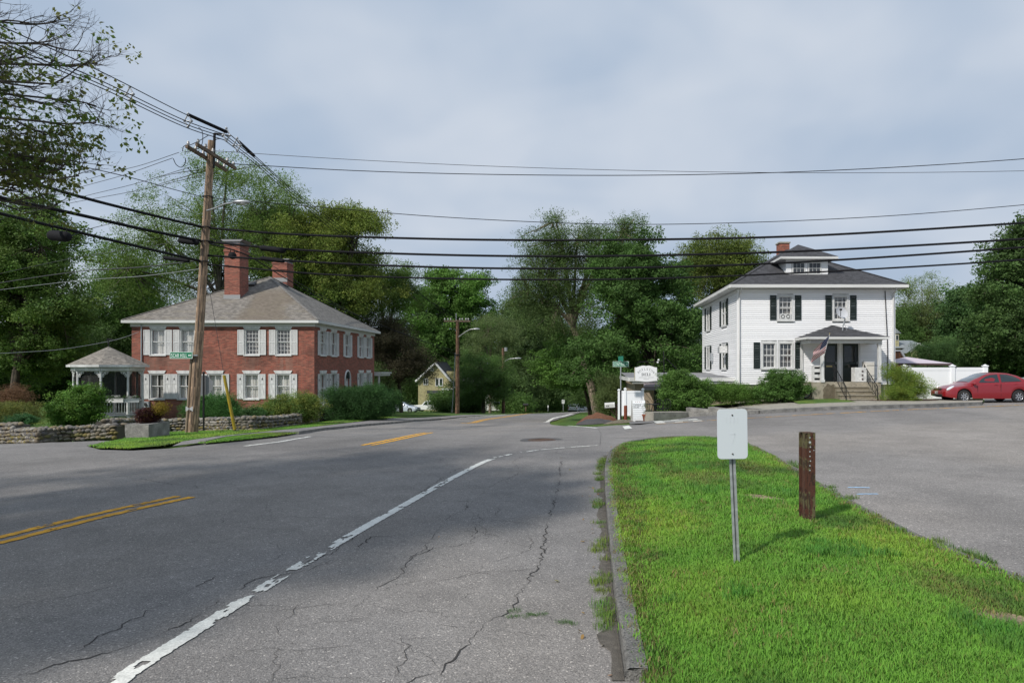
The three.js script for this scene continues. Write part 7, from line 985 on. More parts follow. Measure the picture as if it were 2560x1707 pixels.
// stop sign seen from behind
{
  const [x, d] = hit(508, 1082), t = thing('stop_sign', 'back of a grey octagonal sign on a black post beside the pole', 'sign', onGround(x, d).toArray()), y = (py) => Y(py, d) - gh(x, d);
  part('post', merge([cyl(0.035, 0.035, y(934), 10), new THREE.SphereGeometry(0.05, 10, 8).translate(0, y(932), 0)]), ironBlack, t);
  const pl = part('plate', new THREE.CylinderGeometry(0.4, 0.4, 0.012, 8).rotateY(Math.PI / 8).rotateX(Math.PI / 2), std({ color: lin(0.26, 0.27, 0.28), roughness: 0.5, metalness: 0.5 }), t); pl.position.set(-0.08, y(963), -0.06); pl.rotation.y = 0.25;
}
// guy wire with its yellow guard
{
  const [x, d] = hit(586, 1082), b = onGround(x, d), a = at(559, 938, d - 0.3), up = at(512, 660, PDd), t = thing('guy_wire', 'yellow plastic guard on the guy wire beside the stone wall', 'guy wire', b.toArray()), rel = (v) => v.clone().sub(b);
  part('guard', merge([rod(V(0, 0.12, 0), rel(a), 0.055, 0.055, 8)]), std({ color: lin(0.5, 0.36, 0.03), map: rep(mottle, 1, 2), roughness: 0.55 }), t); part('anchor', merge([cyl(0.06, 0.05, 0.2, 8), bx(0.14, 0.1, 0.1, 0.08, 0.05, 0)]), trimBlack, t); part('wire', rod(rel(a), rel(up), 0.008, 0.008, 5), cableGrey, t);
}
// far poles
const poleB = at(1143, 1033, 71);
{
  const t = thing('utility_pole', 'tall brown utility pole with one crossarm by the far lawn', 'utility pole', poleB.toArray()), y = (py) => Y(py, 71) - poleB.y, x = (px) => X(px, 71) - poleB.x;
  part('shaft', limb(V(0, -0.3, 0), V(0.02, y(920), 0), V(x(1143.5), y(800), 0), 0.24, 0.16, 10, 12), poleBrown, t); part('crossarm', bx(x(1176) - x(1110), 0.13, 0.11, (x(1176) + x(1110)) / 2, y(803), 0.12), armWood, t);
  for (const px of [1112, 1120, 1127, 1150, 1156, 1165, 1171]) part('insulator', once('insulB', () => merge([cyl(0.035, 0.035, 0.1, 6), cyl(0.09, 0.05, 0.16, 8, 0, 0.1)])), porcelain, t).position.set(x(px), y(801.5), 0.12);
  part('top_pin', cyl(0.05, 0.04, y(783) - y(802), 8, x(1140), y(802), 0), lampGrey, t); part('lamp_arm', tubeAlong([V(x(1147), y(842), 0.1), V(x(1162), y(832), 0.3), V(x(1178), y(824), 0.5), V(x(1190), y(823.5), 0.6)], 0.05, 16, 6), lampGrey, t); part('lamp_head', new THREE.SphereGeometry(0.5, 12, 8).scale(0.75, 0.22, 0.3).translate(x(1193), y(823.5), 0.65), lampGrey, t); part('clamp', new THREE.TorusGeometry(0.24, 0.06, 6, 14).rotateX(Math.PI / 2).translate(0, y(887), 0), ironBlack, t);
  const d2 = 92, b2 = at(1258, 1028, d2), t2 = thing('utility_pole', 'dark utility pole with a street lamp behind the street tree', 'utility pole', b2.toArray()), y2 = (py) => Y(py, d2) - b2.y, x2 = (px) => X(px, d2) - b2.x; part('shaft', limb(V(0, -0.3, 0), V(0, y2(950), 0), V(x2(1257.5), y2(870), 0), 0.24, 0.17, 6, 10), poleBrown, t2); part('lamp_arm', tubeAlong([V(x2(1260), y2(905), 0.1), V(x2(1272), y2(898), 0.3), V(x2(1285), y2(896), 0.4), V(x2(1292), y2(896), 0.5)], 0.06, 12, 6), lampGrey, t2); part('lamp_head', new THREE.SphereGeometry(0.5, 12, 8).scale(1.0, 0.24, 0.34).translate(x2(1295), y2(896), 0.5), lampGrey, t2); part('transformer', cyl(0.2, 0.2, 0.5, 10, x2(1265), y2(878), 0.3), lampGrey, t2);
  const d3 = 135, b3 = at(1359, 1027, d3), t3 = thing('utility_pole', 'thin pole at the far road bend', 'utility pole', b3.toArray()); part('shaft', limb(V(0, -0.3, 0), V(0, 3, 0), V(0.05, Y(968, d3) - b3.y, 0), 0.13, 0.1, 4, 8), poleBrown, t3); part('marker', bx(0.3, 0.4, 0.05, 0.06, 2.2, 0.15), white, t3);
}
// wires: name, label, points [px, py, distance], radius
const wire = (label, pts, r, m = cableBlack, name = 'overhead_wire', seg = 48) => single(name, tubeAlong(pts.map(([px, py, d]) => at(px, py, d)), r, seg, 6), m, label, 'wire', 'overhead wires');
const q = PDd;
// spacer cable over the junction: four strands from the near left to the far pole
const strands = [[64, 288, 331], [94, 304, 336], [105, 312, 343], [114, 320, 350]];
['top strand of the spaced cable bundle crossing the upper left sky', 'second strand of the spaced cable bundle in the upper left sky', 'third strand of the spaced cable bundle in the upper left sky', 'lowest strand of the spaced cable bundle in the upper left sky'].forEach((lab, i) => { const [a, b, c] = strands[i]; wire(lab, [[-420, a - 180, 13.6], [-150, a - 70, 15.5], [0, a, 16.9], [250, lerp(a, b, 0.52) - 2, 19.8], [468, b, q - 1.2], [568 + (i ? -8 : 0), c, q + 0.1]], 0.016, cableBlack); wire(lab.replace('crossing the upper left sky', 'running down to the far pole').replace('in the upper left sky', 'running down to the far pole'), [[568 + (i ? -8 : 0), c, q + 0.1], [640, c + 62, q + 4], [740, c + 150, q + 12], [880, 590 + i * 8, q + 24], [1020, 705 + i * 5, q + 36], [1118 + i * 12, 797, 71]], 0.016, cableBlack); });
for (const [px, py, d, lab] of [[323, 235, 21.2, 'diamond cable spacer hanging left of the pole'], [469, 302, q - 1.1, 'diamond cable spacer just left of the pole top'], [565, 338, q, 'diamond cable spacer at the pole top bracket'], [592, 363, q + 1.2, 'diamond cable spacer just right of the pole top']]) { const t = thing('cable_spacer', lab, 'spacer', at(px, py, d).toArray(), 0, 'spacers on the bundled cable'), k = d / F; const gs = []; const P = [[0, 18], [9, 0], [0, -14], [-9, 0]].map(([a, b]) => V(a * k, b * k, 0)); for (let i = 0; i < 4; i++) gs.push(rod(P[i], P[(i + 1) % 4], 0.02)); gs.push(rod(P[1], P[3], 0.018)); part('frame', merge(gs), lampGrey, t); for (const p of P) part('saddle', new THREE.SphereGeometry(0.045, 8, 6), lampGrey, t).position.copy(p); }
single('cable_sleeve', rod(at(470, 287, q - 1.1), at(566, 330, q), 0.06, 0.06, 8), cableBlack, 'thick black sleeve on the top strand left of the pole top', 'cable cover'); single('cable_sleeve', rod(at(596, 354, q + 1.6), at(634, 389, q + 3.6), 0.06, 0.06, 8), cableBlack, 'thick black sleeve on the top strand right of the pole top', 'cable cover');
// wires to the right, across the sky
wire('faint highest wire from the pole to the right edge', [[534, 377, q], [900, 400, q], [1300, 418, q], [1800, 430, q], [2300, 431, q], [2900, 420, q]], 0.009, cableGrey);
wire('second highest wire from the crossarm to the right edge', [[555, 408, q + 0.6], [900, 427, q + 0.5], [1300, 437, q], [1700, 437, q], [2100, 425, q], [2560, 397, q], [2900, 366, q]], 0.014);
wire('thin sagging wire between the high wires and the thick cables', [[508, 493, q], [780, 516, q], [1100, 542, q], [1500, 560, q], [1800, 558, q], [2200, 541, q], [2560, 512, q], [2900, 478, q]], 0.013);
const thick = [['topmost thick cable from the pole to the right edge', [[506, 568, q], [700, 584, q], [960, 594, q], [1280, 600, q], [1600, 599, q], [2000, 590, q], [2560, 557, q], [2900, 532, q]], 0.042], ['second thick cable from the pole to the right edge', [[506, 603, q], [720, 623, q], [960, 633, q], [1280, 640, q], [1600, 639, q], [2000, 628, q], [2560, 597, q], [2900, 572, q]], 0.042], ['third thick cable from the pole to the right edge', [[508, 638, q], [760, 654, q], [1000, 665, q], [1280, 671, q], [1600, 669, q], [2000, 655, q], [2560, 618, q], [2900, 590, q]], 0.04], ['lowest thick cable from the pole to the right edge', [[506, 660, q], [800, 685, q], [1100, 696, q], [1350, 699, q], [1600, 697, q], [2000, 682, q], [2560, 649, q], [2900, 622, q]], 0.034]];
for (const [l, p, r] of thick) wire(l, p, r, cableBlack, 'overhead_cable');
// cables to the near left
wire('upper thick cable running to the left edge through the bare branches', [[506, 568, q], [352, 531, 21.5], [200, 492, 19.4], [60, 450, 17.4], [-150, 375, 15], [-420, 250, 12.5]], 0.045, cableBlack, 'overhead_cable');
wire('middle thick cable running to the left edge', [[506, 603, q], [352, 572, 21.8], [180, 533, 19.6], [0, 494, 17.6], [-200, 440, 15.4], [-420, 360, 13]], 0.05, cableBlack, 'overhead_cable');
wire('lower thick cable running to the left edge', [[506, 654, q], [352, 618, 21.8], [180, 577, 19.6], [0, 534, 17.4], [-200, 478, 15.2], [-420, 400, 13]], 0.045, cableBlack, 'overhead_cable');
const splice = (px, py, d, len, r, lab, turn = 0) => { const t = thing('splice_case', lab, 'splice case', at(px, py, d).toArray(), turn, 'cable splice cases'); part('case', new THREE.CapsuleGeometry(r, len - 2 * r, 4, 12).rotateZ(Math.PI / 2 - 0.12), cableBlack, t); for (const s of [-1, 1]) part('strap', rod(V(s * len * 0.35, 0, 0), V(s * len * 0.35, r + 0.08, 0), 0.015), cableBlack, t); };
splice(147, 590, 19.3, 0.8, 0.15, 'black splice case hanging under the lower left cable', -0.3); splice(470, 604, q - 0.4, 0.75, 0.1, 'black splice case touching the pole from the left'); splice(681, 623, q, 0.95, 0.1, 'black splice case on the second cable right of the chimney'); splice(680, 649, q, 0.9, 0.08, 'black splice case on the third cable below the other'); splice(440, 648, q - 0.3, 0.95, 0.07, 'slim splice case left of the pole on the lower cable'); splice(580, 639, q + 0.2, 0.3, 0.13, 'stubby splice case in front of the brick chimney', -0.5);
// wires to the back left, along the side road
[[[446, 381, q - 1], [255, 437, 30], [-60, 545, 42], 'thin wire from the crossarm end to the back left'], [[430, 395, q - 1], [185, 472, 31], [-80, 560, 44], 'upper wire of the crossarm pair to the back left'], [[472, 418, q - 0.6], [207, 491, 31], [-80, 570, 44], 'lower wire of the crossarm pair to the back left'], [[507, 437, q], [172, 508, 32], [-80, 566, 44], 'wire from the pole shaft to the back left'], [[506, 590, q], [210, 640, 31], [-80, 701, 42], 'telephone wire above the gazebo to the back left'], [[500, 650, q], [210, 677, 31], [-80, 719, 42], 'twisted cable below the telephone wire to the back left'], [[500, 672, q], [210, 700, 31], [-80, 734, 42], 'pale lowest wire to the back left']].forEach(([a, b, c, l], i) => wire(l, [a, [(a[0] + b[0]) / 2, (a[1] + b[1]) / 2 + 4, (a[2] + b[2]) / 2], b, c], i === 5 ? 0.022 : 0.011, i === 6 ? lampGrey : cableGrey));
wire('thin drop wire dipping from the left tree to the pole', [[505, 492, q], [420, 470, 22], [330, 445, 20.3], [240, 424, 18.8], [80, 390, 16.5], [-200, 320, 14]], 0.012);
wire('drop wire rising from the splice case to the upper cable', [[178, 590, 19.4], [205, 578, 20], [290, 555, 24], [352, 537, 28], [420, 520, 34]], 0.01, cableGrey);
wire('pale wire over the gazebo to the brick house corner', [[-60, 886, 36], [60, 880, 38], [160, 872, 40], [300, 846, 43], [345, 830, 43.7]], 0.012, lampGrey);
// service lines from the near pole to the far pole
wire('telephone line from the near pole to the far pole', [[506, 603, q], [620, 640, q + 8], [720, 700, q + 16], [832, 762, q + 26], [950, 812, q + 36], [1137, 884, 71]], 0.03, cableBlack, 'overhead_cable'); wire('thin line over the brick roof to the far pole', [[506, 588, q], [640, 640, q + 9], [760, 715, q + 19], [900, 790, q + 31], [1020, 838, q + 41], [1140, 878, 71]], 0.014, cableGrey);

// ---------------------------------------------------------------- small things at the front
{ // blank sign seen from its back
  const [x, d] = hit(1845, 1416, 0.1), t = thing('road_sign', 'blank white sign with rounded corners on a steel post in the grass', 'sign', onGround(x, d, 0.08).toArray()), y = (py) => Y(py, d) - gh(x, d) - 0.08, lean = X(1833, d) - x;
  const topY = y(1026), post = new THREE.Shape([[-0.03, 0.0], [-0.03, 0.006], [-0.012, 0.006], [-0.008, 0.028], [0.008, 0.028], [0.012, 0.006], [0.03, 0.006], [0.03, 0], [0.008, 0], [0.004, 0.022], [-0.004, 0.022], [-0.008, 0]].map(([a, b]) => new THREE.Vector2(a * 0.95, b))), pg = new THREE.ExtrudeGeometry(post, { depth: topY + 0.3, bevelEnabled: false }).rotateX(-Math.PI / 2).translate(0, -0.3, 0);
  const galv = std({ color: lin(0.5, 0.52, 0.54), map: rep(mottle, 3), metalness: 0.35, roughness: 0.45 }), p = part('post', pg, galv, t); p.rotation.z = -Math.atan2(lean, y(1146)) ; p.rotation.x = 0; p.position.z = -0.03; p.rotation.order = 'ZYX';
  const w = 75 / F * d, h = 124 / F * d, r = 0.04, s = new THREE.Shape(); s.moveTo(-w / 2 + r, -h / 2); s.lineTo(w / 2 - r, -h / 2); s.quadraticCurveTo(w / 2, -h / 2, w / 2, -h / 2 + r); s.lineTo(w / 2, h / 2 - r); s.quadraticCurveTo(w / 2, h / 2, w / 2 - r, h / 2); s.lineTo(-w / 2 + r, h / 2); s.quadraticCurveTo(-w / 2, h / 2, -w / 2, h / 2 - r); s.lineTo(-w / 2, -h / 2 + r); s.quadraticCurveTo(-w / 2, -h / 2, -w / 2 + r, -h / 2);
  const pl = part('plate', uvm(new THREE.ExtrudeGeometry(s, { depth: 0.003, bevelEnabled: true, bevelSize: 0.0012, bevelThickness: 0.001, bevelSegments: 1, curveSegments: 8 })), std({ color: lin(0.55, 0.59, 0.625), roughness: 0.5 }), t); pl.position.set(X(1830.5, d) - x, y(1084.5), 0.012); pl.rotation.z = 0.012;
  // ghosts of removed lettering: slightly paler strokes
  const ghost = std({ color: lin(0.545, 0.58, 0.615), roughness: 0.5 }), gg = []; for (let i = 0; i < 4; i++) gg.push(bx(0.012, 0.055, 0.0008, -0.055 + i * 0.034, h * 0.28, 0)); part('old_lettering', merge(gg), ghost, pl).position.z = 0.0047; part('old_lettering', merge([bx(0.05, 0.012, 0.0008, 0, 0.0, 0), bx(0.012, 0.09, 0.0008).rotateZ(-0.3).translate(0.008, -0.045, 0)]), ghost, pl).position.z = 0.0047;
  for (const yy of [h * 0.38, -h * 0.4]) part('bolt', new THREE.CylinderGeometry(0.007, 0.008, 0.008, 8).rotateX(Math.PI / 2), std({ color: lin(0.1, 0.09, 0.08), metalness: 0.7, roughness: 0.5 }), pl).position.set(0, yy, 0.007);
}
{ // rusty channel post
  const [x, d] = hit(2025, 1297, 0.13), t = thing('rusty_post', 'old rusted steel post with a row of bolt holes in the grass', 'post', onGround(x, d, 0.1).toArray(), 0.12), y = (py) => Y(py, d) - gh(x, d) - 0.1, w = 27 / F * d, hgt = y(1083);
  const rustTex = texWH(512, 1024, (u, v) => { const a = fbm(u * 4, v * 9, 5), b = fbm(u * 14 + 5, v * 30, 4), c = fbm(u * 2 + 9, v * 5 + 2, 4); const ol = sstep(0.49, 0.53, c * 0.5 + a * 0.5 + (v > 0.72 ? 0.05 : 0)), dk = sstep(0.5, 0.58, b * 0.7 + a * 0.3); let col = [0.33, 0.2, 0.15]; col = col.map((q, i) => lerp(q, [0.39, 0.37, 0.25][i], ol)); col = col.map((q, i) => lerp(q, [0.17, 0.11, 0.09][i], dk * 0.75)); const k = 0.8 + 0.4 * b; return col.map((q) => q * k); });
  const rust = std({ color: 0xffffff, map: rep(rustTex, 1 / 0.4, 1 / 1.2), bumpMap: rep(grain, 6), bumpScale: 0.006, roughness: 0.95 });
  // an H section standing on end: the photo shows one flange, the web and the inner faces
  part('web', uvm(slab(-w * 0.26, -w * 0.2, -0.3, hgt, -0.14, 0.0)), rust, t); part('flange', uvm(slab(-w * 0.22, w * 0.5, -0.3, hgt, 0.0, 0.014)), rust, t); part('flange', uvm(slab(-w * 0.5, -w * 0.24, -0.3, hgt * 0.997, -0.06, 0.002)), rust, t); part('back_flange', uvm(slab(-w * 0.5, w * 0.5, -0.3, hgt * 0.995, -0.155, -0.141)), rust, t);
  part('top_plate', uvm(slab(-w * 0.5, w * 0.5, hgt + 0.0005, hgt + 0.006, -0.155, 0.014)), rust, t);
  const hole = phys({ color: lin(0.42, 0.45, 0.46), roughness: 0.8 }); for (let i = 0; i < 8; i++) part('bolt_hole', new THREE.CylinderGeometry(i === 1 ? 0.013 : 0.0075, i === 1 ? 0.013 : 0.0075, 0.004, 12).rotateX(Math.PI / 2), hole, t).position.set(-0.005 + (i % 3 === 2 ? 0.006 : 0), hgt - 0.05 - i * 0.055, 0.0152); part('bolt_hole', new THREE.CylinderGeometry(0.006, 0.006, 0.004, 10).rotateX(Math.PI / 2), hole, t).position.set(0.045, hgt - 0.2, 0.0152);
}
// ---------------------------------------------------------------- round the deli
{
  const [x, d] = hit(1552, 1053), t = thing('street_sign', 'green street sign reading CENTRAL ST on a slim post by the deli', 'sign', onGround(x, d).toArray()), y = (py) => Y(py, d) - gh(x, d), k = d / F;
  part('post', cyl(0.04, 0.04, y(975), 8), ironBlack, t); part('upper_post', cyl(0.03, 0.03, y(905) - y(975), 8, 0, y(975), 0), lampGrey, t);
  const w = 40 * k, h = 13.5 * k; part('blade', bx(w, h, 0.015, 0, y(910), 0.03), std({ color: lin(0.005, 0.12, 0.07) }), t); part('lettering', new THREE.PlaneGeometry(w * 0.99, h * 0.98).translate(0, y(910), 0.0395), textPlane(w, h, 384, '#00704c', streetSign('CENTRAL', 'ST')), t);
  part('cross_blade', bx(0.012, h, w, 0, y(897), 0.0), std({ color: lin(0.01, 0.16, 0.1) }), t); t.children[t.children.length - 1].rotation.y = 0.25; part('cap', bx(0.1, 0.06, 0.1, 0, y(903.5), 0), steel, t);
}
{ // white vinyl fence panel by the deli
  const d = 34.6, x0 = X(1545, d), x1 = X(1608, d + 0.4), yb = gh((x0 + x1) / 2, d), t = thing('vinyl_fence', 'short white vinyl fence panel behind the sandwich board', 'fence', [x0, yb, -d]), y = (py) => Y(py, d) - yb, top = y(976), bt = y(1039), xm = X(1563, d) - x0, xe = x1 - x0;
  for (const [a, h] of [[0.05, top], [xm, top + 0.06], [xe - 0.05, top + 0.04]]) part('post', merge([bx(0.11, h + 0.1, 0.11, a, (h - 0.1) / 2, 0), bx(0.15, 0.04, 0.15, a, h + 0.02, 0), new THREE.ConeGeometry(0.09, 0.05, 4).rotateY(Math.PI / 4).translate(a, h + 0.065, 0)]), vinyl, t);
  const bay = (a, b, n) => { for (let i = 0; i < n; i++) part('board', bx((b - a) / n - 0.0008, top - bt - 0.2, 0.03, a + (b - a) * (i + 0.5) / n, (top + bt) / 2, 0), vinyl, t); part('rail', bx(b - a, 0.11, 0.05, (a + b) / 2, top - 0.07, 0), vinyl, t); part('rail', bx(b - a, 0.11, 0.05, (a + b) / 2, bt + 0.05, 0), vinyl, t); }; bay(0.105, xm - 0.055, 2); bay(xm + 0.055, xe - 0.105, 5);
}
{ // sandwich board
  const [x, d] = hit(1596, 1053), t = thing('sandwich_board', 'white sandwich board reading CAPRESE SALAD at the kerb', 'sign', onGround(x, d).toArray(), 0.12), k = d / F, w = 33 * k, h = 50 * k;
  const m = textPlane(w, h, 330, '#eceeee', (g, W, Hh) => { g.fillStyle = '#b9a0a0'; for (let i = 0; i < 4; i++) g.fillRect(W * 0.22 + i * W * 0.15, Hh * 0.05, W * 0.09, Hh * 0.035); g.fillStyle = '#4d5052'; g.font = `bold ${Math.round(Hh * 0.1)}px sans-serif`; g.textBaseline = 'middle'; g.textAlign = 'left'; g.fillText('CAPRESE', W * 0.06, Hh * 0.235); g.fillText('SALAD', W * 0.06, Hh * 0.345); });
  const lean = 0.22; for (const sg of [1, -1]) { const p = part('panel', merge([bx(w, h * 1.02, 0.03, 0, h * 0.51 + 0.05, 0), bx(0.09, 0.06, 0.05, -w * 0.4, 0.03, 0), bx(0.09, 0.06, 0.05, w * 0.4, 0.03, 0)]), whiteGloss, t); p.position.z = sg * 0.26; p.rotation.x = -sg * lean; if (sg > 0) { part('print', new THREE.PlaneGeometry(w * 0.96, h * 0.97).translate(0, h * 0.52 + 0.05, 0.0165), m, p); for (let i = 0; i < 8; i++) part('letter_rail', bx(w * 0.96, 0.012, 0.014, 0, h * (0.1 + i * 0.105) + 0.05, 0.02), greyPaint, p); } }
}
{ const d = 33, x = X(1564, d), t = thing('rusty_bollard', 'short rust red steel post beside the sandwich board', 'post', onGround(x, d).toArray()); part('tube', cyl(0.085, 0.085, 38 / F * d, 14), std({ color: lin(0.24, 0.06, 0.03), map: rep(mottle, 2, 2), roughness: 0.9 }), t); part('cap', new THREE.SphereGeometry(0.085, 14, 6, 0, 6.284, 0, 1.57).scale(1, 0.3, 1).translate(0, 38 / F * d, 0), std({ color: lin(0.18, 0.05, 0.03), roughness: 0.9 }), t); }
{ // mailbox
  const [x, d] = hit(1541, 1050), t = thing('mailbox', 'white rounded mailbox on a wooden post by the gravel pile', 'mailbox', onGround(x, d).toArray(), 0), k = d / F, y = (py) => Y(py, d) - gh(x, d); const w = 25 * k; const s = new THREE.Shape(); s.moveTo(-0.11, 0); s.lineTo(0.11, 0); s.lineTo(0.11, 0.17); s.absarc(0, 0.17, 0.11, 0, Math.PI); s.lineTo(-0.11, 0);
  const b = part('box', new THREE.ExtrudeGeometry(s, { depth: w, bevelEnabled: false }).rotateY(-Math.PI / 2).translate(0, 0, 0), whiteGloss, t); b.position.set(X(1537, d) - x, y(1018), 0.05); b.rotation.z = 0.06; part('door', new THREE.CylinderGeometry(0.05, 0.05, 0.01, 8).rotateZ(Math.PI / 2).translate(-w - 0.005, 0.1, 0), greyPaint, b); part('number_dots', merge([bx(0.05, 0.06, 0.004, -w * 0.8, 0.1, 0.113), bx(0.05, 0.06, 0.004, -w * 0.65, 0.1, 0.113)]), trimBlack, b);
  const wd = std({ color: lin(0.13, 0.1, 0.075), map: rep(poleTex, 1), roughness: 1 }); part('post', merge([bx(0.1, y(1010) + 0.3, 0.1, 0, (y(1010) - 0.3) / 2, 0), bx(w + 0.15, 0.08, 0.1, -w / 2, y(1020), 0.05), rod(V(-0.35, y(1021), 0.02), V(0, y(1042), 0.02), 0.045), bx(0.35, 0.05, 0.06, 0.16, y(1021), 0)]), wd, t);
}
{ // heap of reddish fill and the dark asphalt patch before it
  const hp = (label, name, x, d, rw, rd, hh, col, seed) => { const n = 22, m = 12, pos = [], idx = []; for (let i = 0; i <= m; i++) for (let j = 0; j <= n; j++) { const a = j / n * 6.2832, q = i / m, x1 = x + Math.cos(a) * q * rw, d1 = d + Math.sin(a) * q * rd, e = Math.pow(1 - q * q, 0.8) * hh * (0.65 + 0.7 * fbm(Math.cos(a) * q * 2.2 + seed, Math.sin(a) * q * 2.2 + 4, 4)); pos.push(x1, gh(x1, d1) + e - 0.03 * q, -d1); } for (let i = 0; i < m; i++) for (let j = 0; j < n; j++) { const a = i * (n + 1) + j, b = a + n + 1; idx.push(a, b, b + 1, a, b + 1, a + 1); } const g = new THREE.BufferGeometry(); g.setAttribute('position', new THREE.Float32BufferAttribute(pos, 3)); g.setIndex(idx); g.computeVertexNormals(); const o = single(name, uvm(g), col, label, 'heap'); return o; };
  hp('heap of orange brown earth beside the mailbox', 'earth_heap', X(1493, 35.4), 35.4, 1.1, 0.8, 0.42, std({ color: lin(0.27, 0.12, 0.065), map: rep(mottle, 1.5), bumpMap: rep(grain, 3), bumpScale: 0.05, roughness: 1 }), 5);
  hp('low bank of dark broken asphalt in front of the earth heap', 'asphalt_bank', X(1490, 33.4), 33.4, 1.0, 0.75, 0.22, std({ color: lin(0.32, 0.32, 0.33), map: rep(asphaltTex, 0.5), roughness: 1 }), 9); hp('strip of pale gravel at the foot of the street sign', 'gravel_heap', X(1548, 31.6), 31.6, 0.75, 0.35, 0.13, std({ color: lin(0.34, 0.3, 0.22), map: rep(mottle, 2), bumpMap: rep(grain, 8), bumpScale: 0.04, roughness: 1 }), 12);
}
structure('footpath', drape(H([[1575, 1061], [1632, 1057], [1640, 1050], [1700, 1042], [1662, 1044], [1610, 1049], [1570, 1050]]), 0.014, 0.7), std({ color: lin(0.8, 0.8, 0.8), map: rep(asphaltTex, 0.5), roughness: 1 }), 'grey paving before the deli door');
{ // retaining walls by the deli steps
  const mk = (label, a, b, top0, top1, th, name = 'retaining_wall') => { const A = hit(...a), B = hit(...b), len = Math.hypot(B[0] - A[0], B[1] - A[1]), yb = Math.min(gh(...A), gh(...B)) - 0.2, t = thing(name, label, 'wall', [A[0], yb, -A[1]], Math.atan2(B[1] - A[1], B[0] - A[0])), h0 = Y(top0, A[1]) - yb, h1 = Y(top1, B[1]) - yb, s = new THREE.Shape([[0, 0], [len, 0], [len, h1], [0, h0]].map(([p, r]) => new THREE.Vector2(p, r))); part('wall', uvm(new THREE.ExtrudeGeometry(s, { depth: th, bevelEnabled: true, bevelSize: 0.015, bevelThickness: 0.015, bevelSegments: 2 }).translate(0, 0, -th)), concrete, t); return t; };
  const w1 = mk('low concrete wall in front of the iron chairs', [1634, 1052.5], [1721, 1042], 1031, 1030, 0.5); const cap = part('coping', bx(0.1, 0.05, 0.3, 0.1, 0.95, -0.25), concrete, w1); cap.visible = true; w1.remove(cap);
  const d2 = 34.2, t2 = thing('stair_wall', 'tan concrete block beside the deli steps under the shrub', 'wall', [X(1686, d2), gh(X(1690, d2), d2) - 0.2, -d2]); part('wall', uvm(slab(0, 26 / F * d2, 0, Y(1003, d2) - t2.position.y, -0.5, 0)), concrete, t2); part('handrail', tubeAlong([V(-0.35, 0.4, 0.1), V(-0.35, Y(1010, d2) - t2.position.y, 0.1), V(-0.2, Y(1006, d2) - t2.position.y, 0), V(0.02, Y(1007, d2) - t2.position.y, -0.1)], 0.02, 16, 6), steel, t2);
}
{ // iron bistro set before the deli
  const set = (px, py, lab, turn) => { const [x, d] = hit(px, py), t = thing('iron_chair', lab, 'chair', onGround(x, d).toArray(), turn, 'iron bistro chairs by the deli'), r = 0.013; part('seat', new THREE.CylinderGeometry(0.21, 0.21, 0.025, 16).translate(0, 0.45, 0), ironBlack, t); for (const [a, b] of [[1, 1], [1, -1], [-1, 1], [-1, -1]]) part('leg', rod(V(a * 0.14, 0.45, b * 0.14), V(a * 0.2, 0, b * 0.2), r), ironBlack, t); const bk = part('backrest', merge([tubeAlong([V(-0.19, 0.45, -0.17), V(-0.2, 0.8, -0.22), V(0, 0.92, -0.24), V(0.2, 0.8, -0.22), V(0.19, 0.45, -0.17)], r, 24, 5)]), ironBlack, t); for (const q of [-0.1, 0, 0.1]) part('slat', rod(V(q, 0.46, -0.18), V(q, 0.88, -0.235), 0.008), ironBlack, bk); };
  set(1622, 1051, 'black iron chair right beside the sandwich board', 0.6); set(1648, 1046.5, 'black iron chair nearest the deli door', 0); set(1662, 1044.5, 'black iron chair farthest right before the deli', -0.7);
  const [x, d] = hit(1634, 1048.5), t = thing('bistro_table', 'small black iron table between the bistro chairs', 'table', onGround(x, d + 0.3).toArray()); part('table_top', new THREE.CylinderGeometry(0.32, 0.32, 0.02, 20).translate(0, 0.72, 0), ironBlack, t); for (let i = 0; i < 3; i++) part('leg', rod(V(0, 0.72, 0), V(Math.cos(i * 2.09) * 0.28, 0, Math.sin(i * 2.09) * 0.28), 0.015), ironBlack, t);
  const [px, pd] = hit(1616, 1053), po = thing('flower_pot', 'terracotta pot with a green plant beside the sandwich board', 'plant pot', onGround(px, pd).toArray()); part('pot', new THREE.LatheGeometry([[0.0, 0], [0.13, 0], [0.18, 0.26], [0.2, 0.26], [0.2, 0.31], [0.16, 0.31], [0.15, 0.26]].map(([a, b]) => new THREE.Vector2(a, b)), 20), std({ color: lin(0.28, 0.09, 0.05), roughness: 0.9 }), po); const r = rng(5), l = []; for (let i = 0; i < 14; i++) l.push([(r() - 0.5) * 0.3, 0.36 + r() * 0.4, (r() - 0.5) * 0.3, 0.12, r() * 6, [0.05, 0.1, 0.03]]); scatter('foliage', clumps.mid, leafMat, l, po);
}
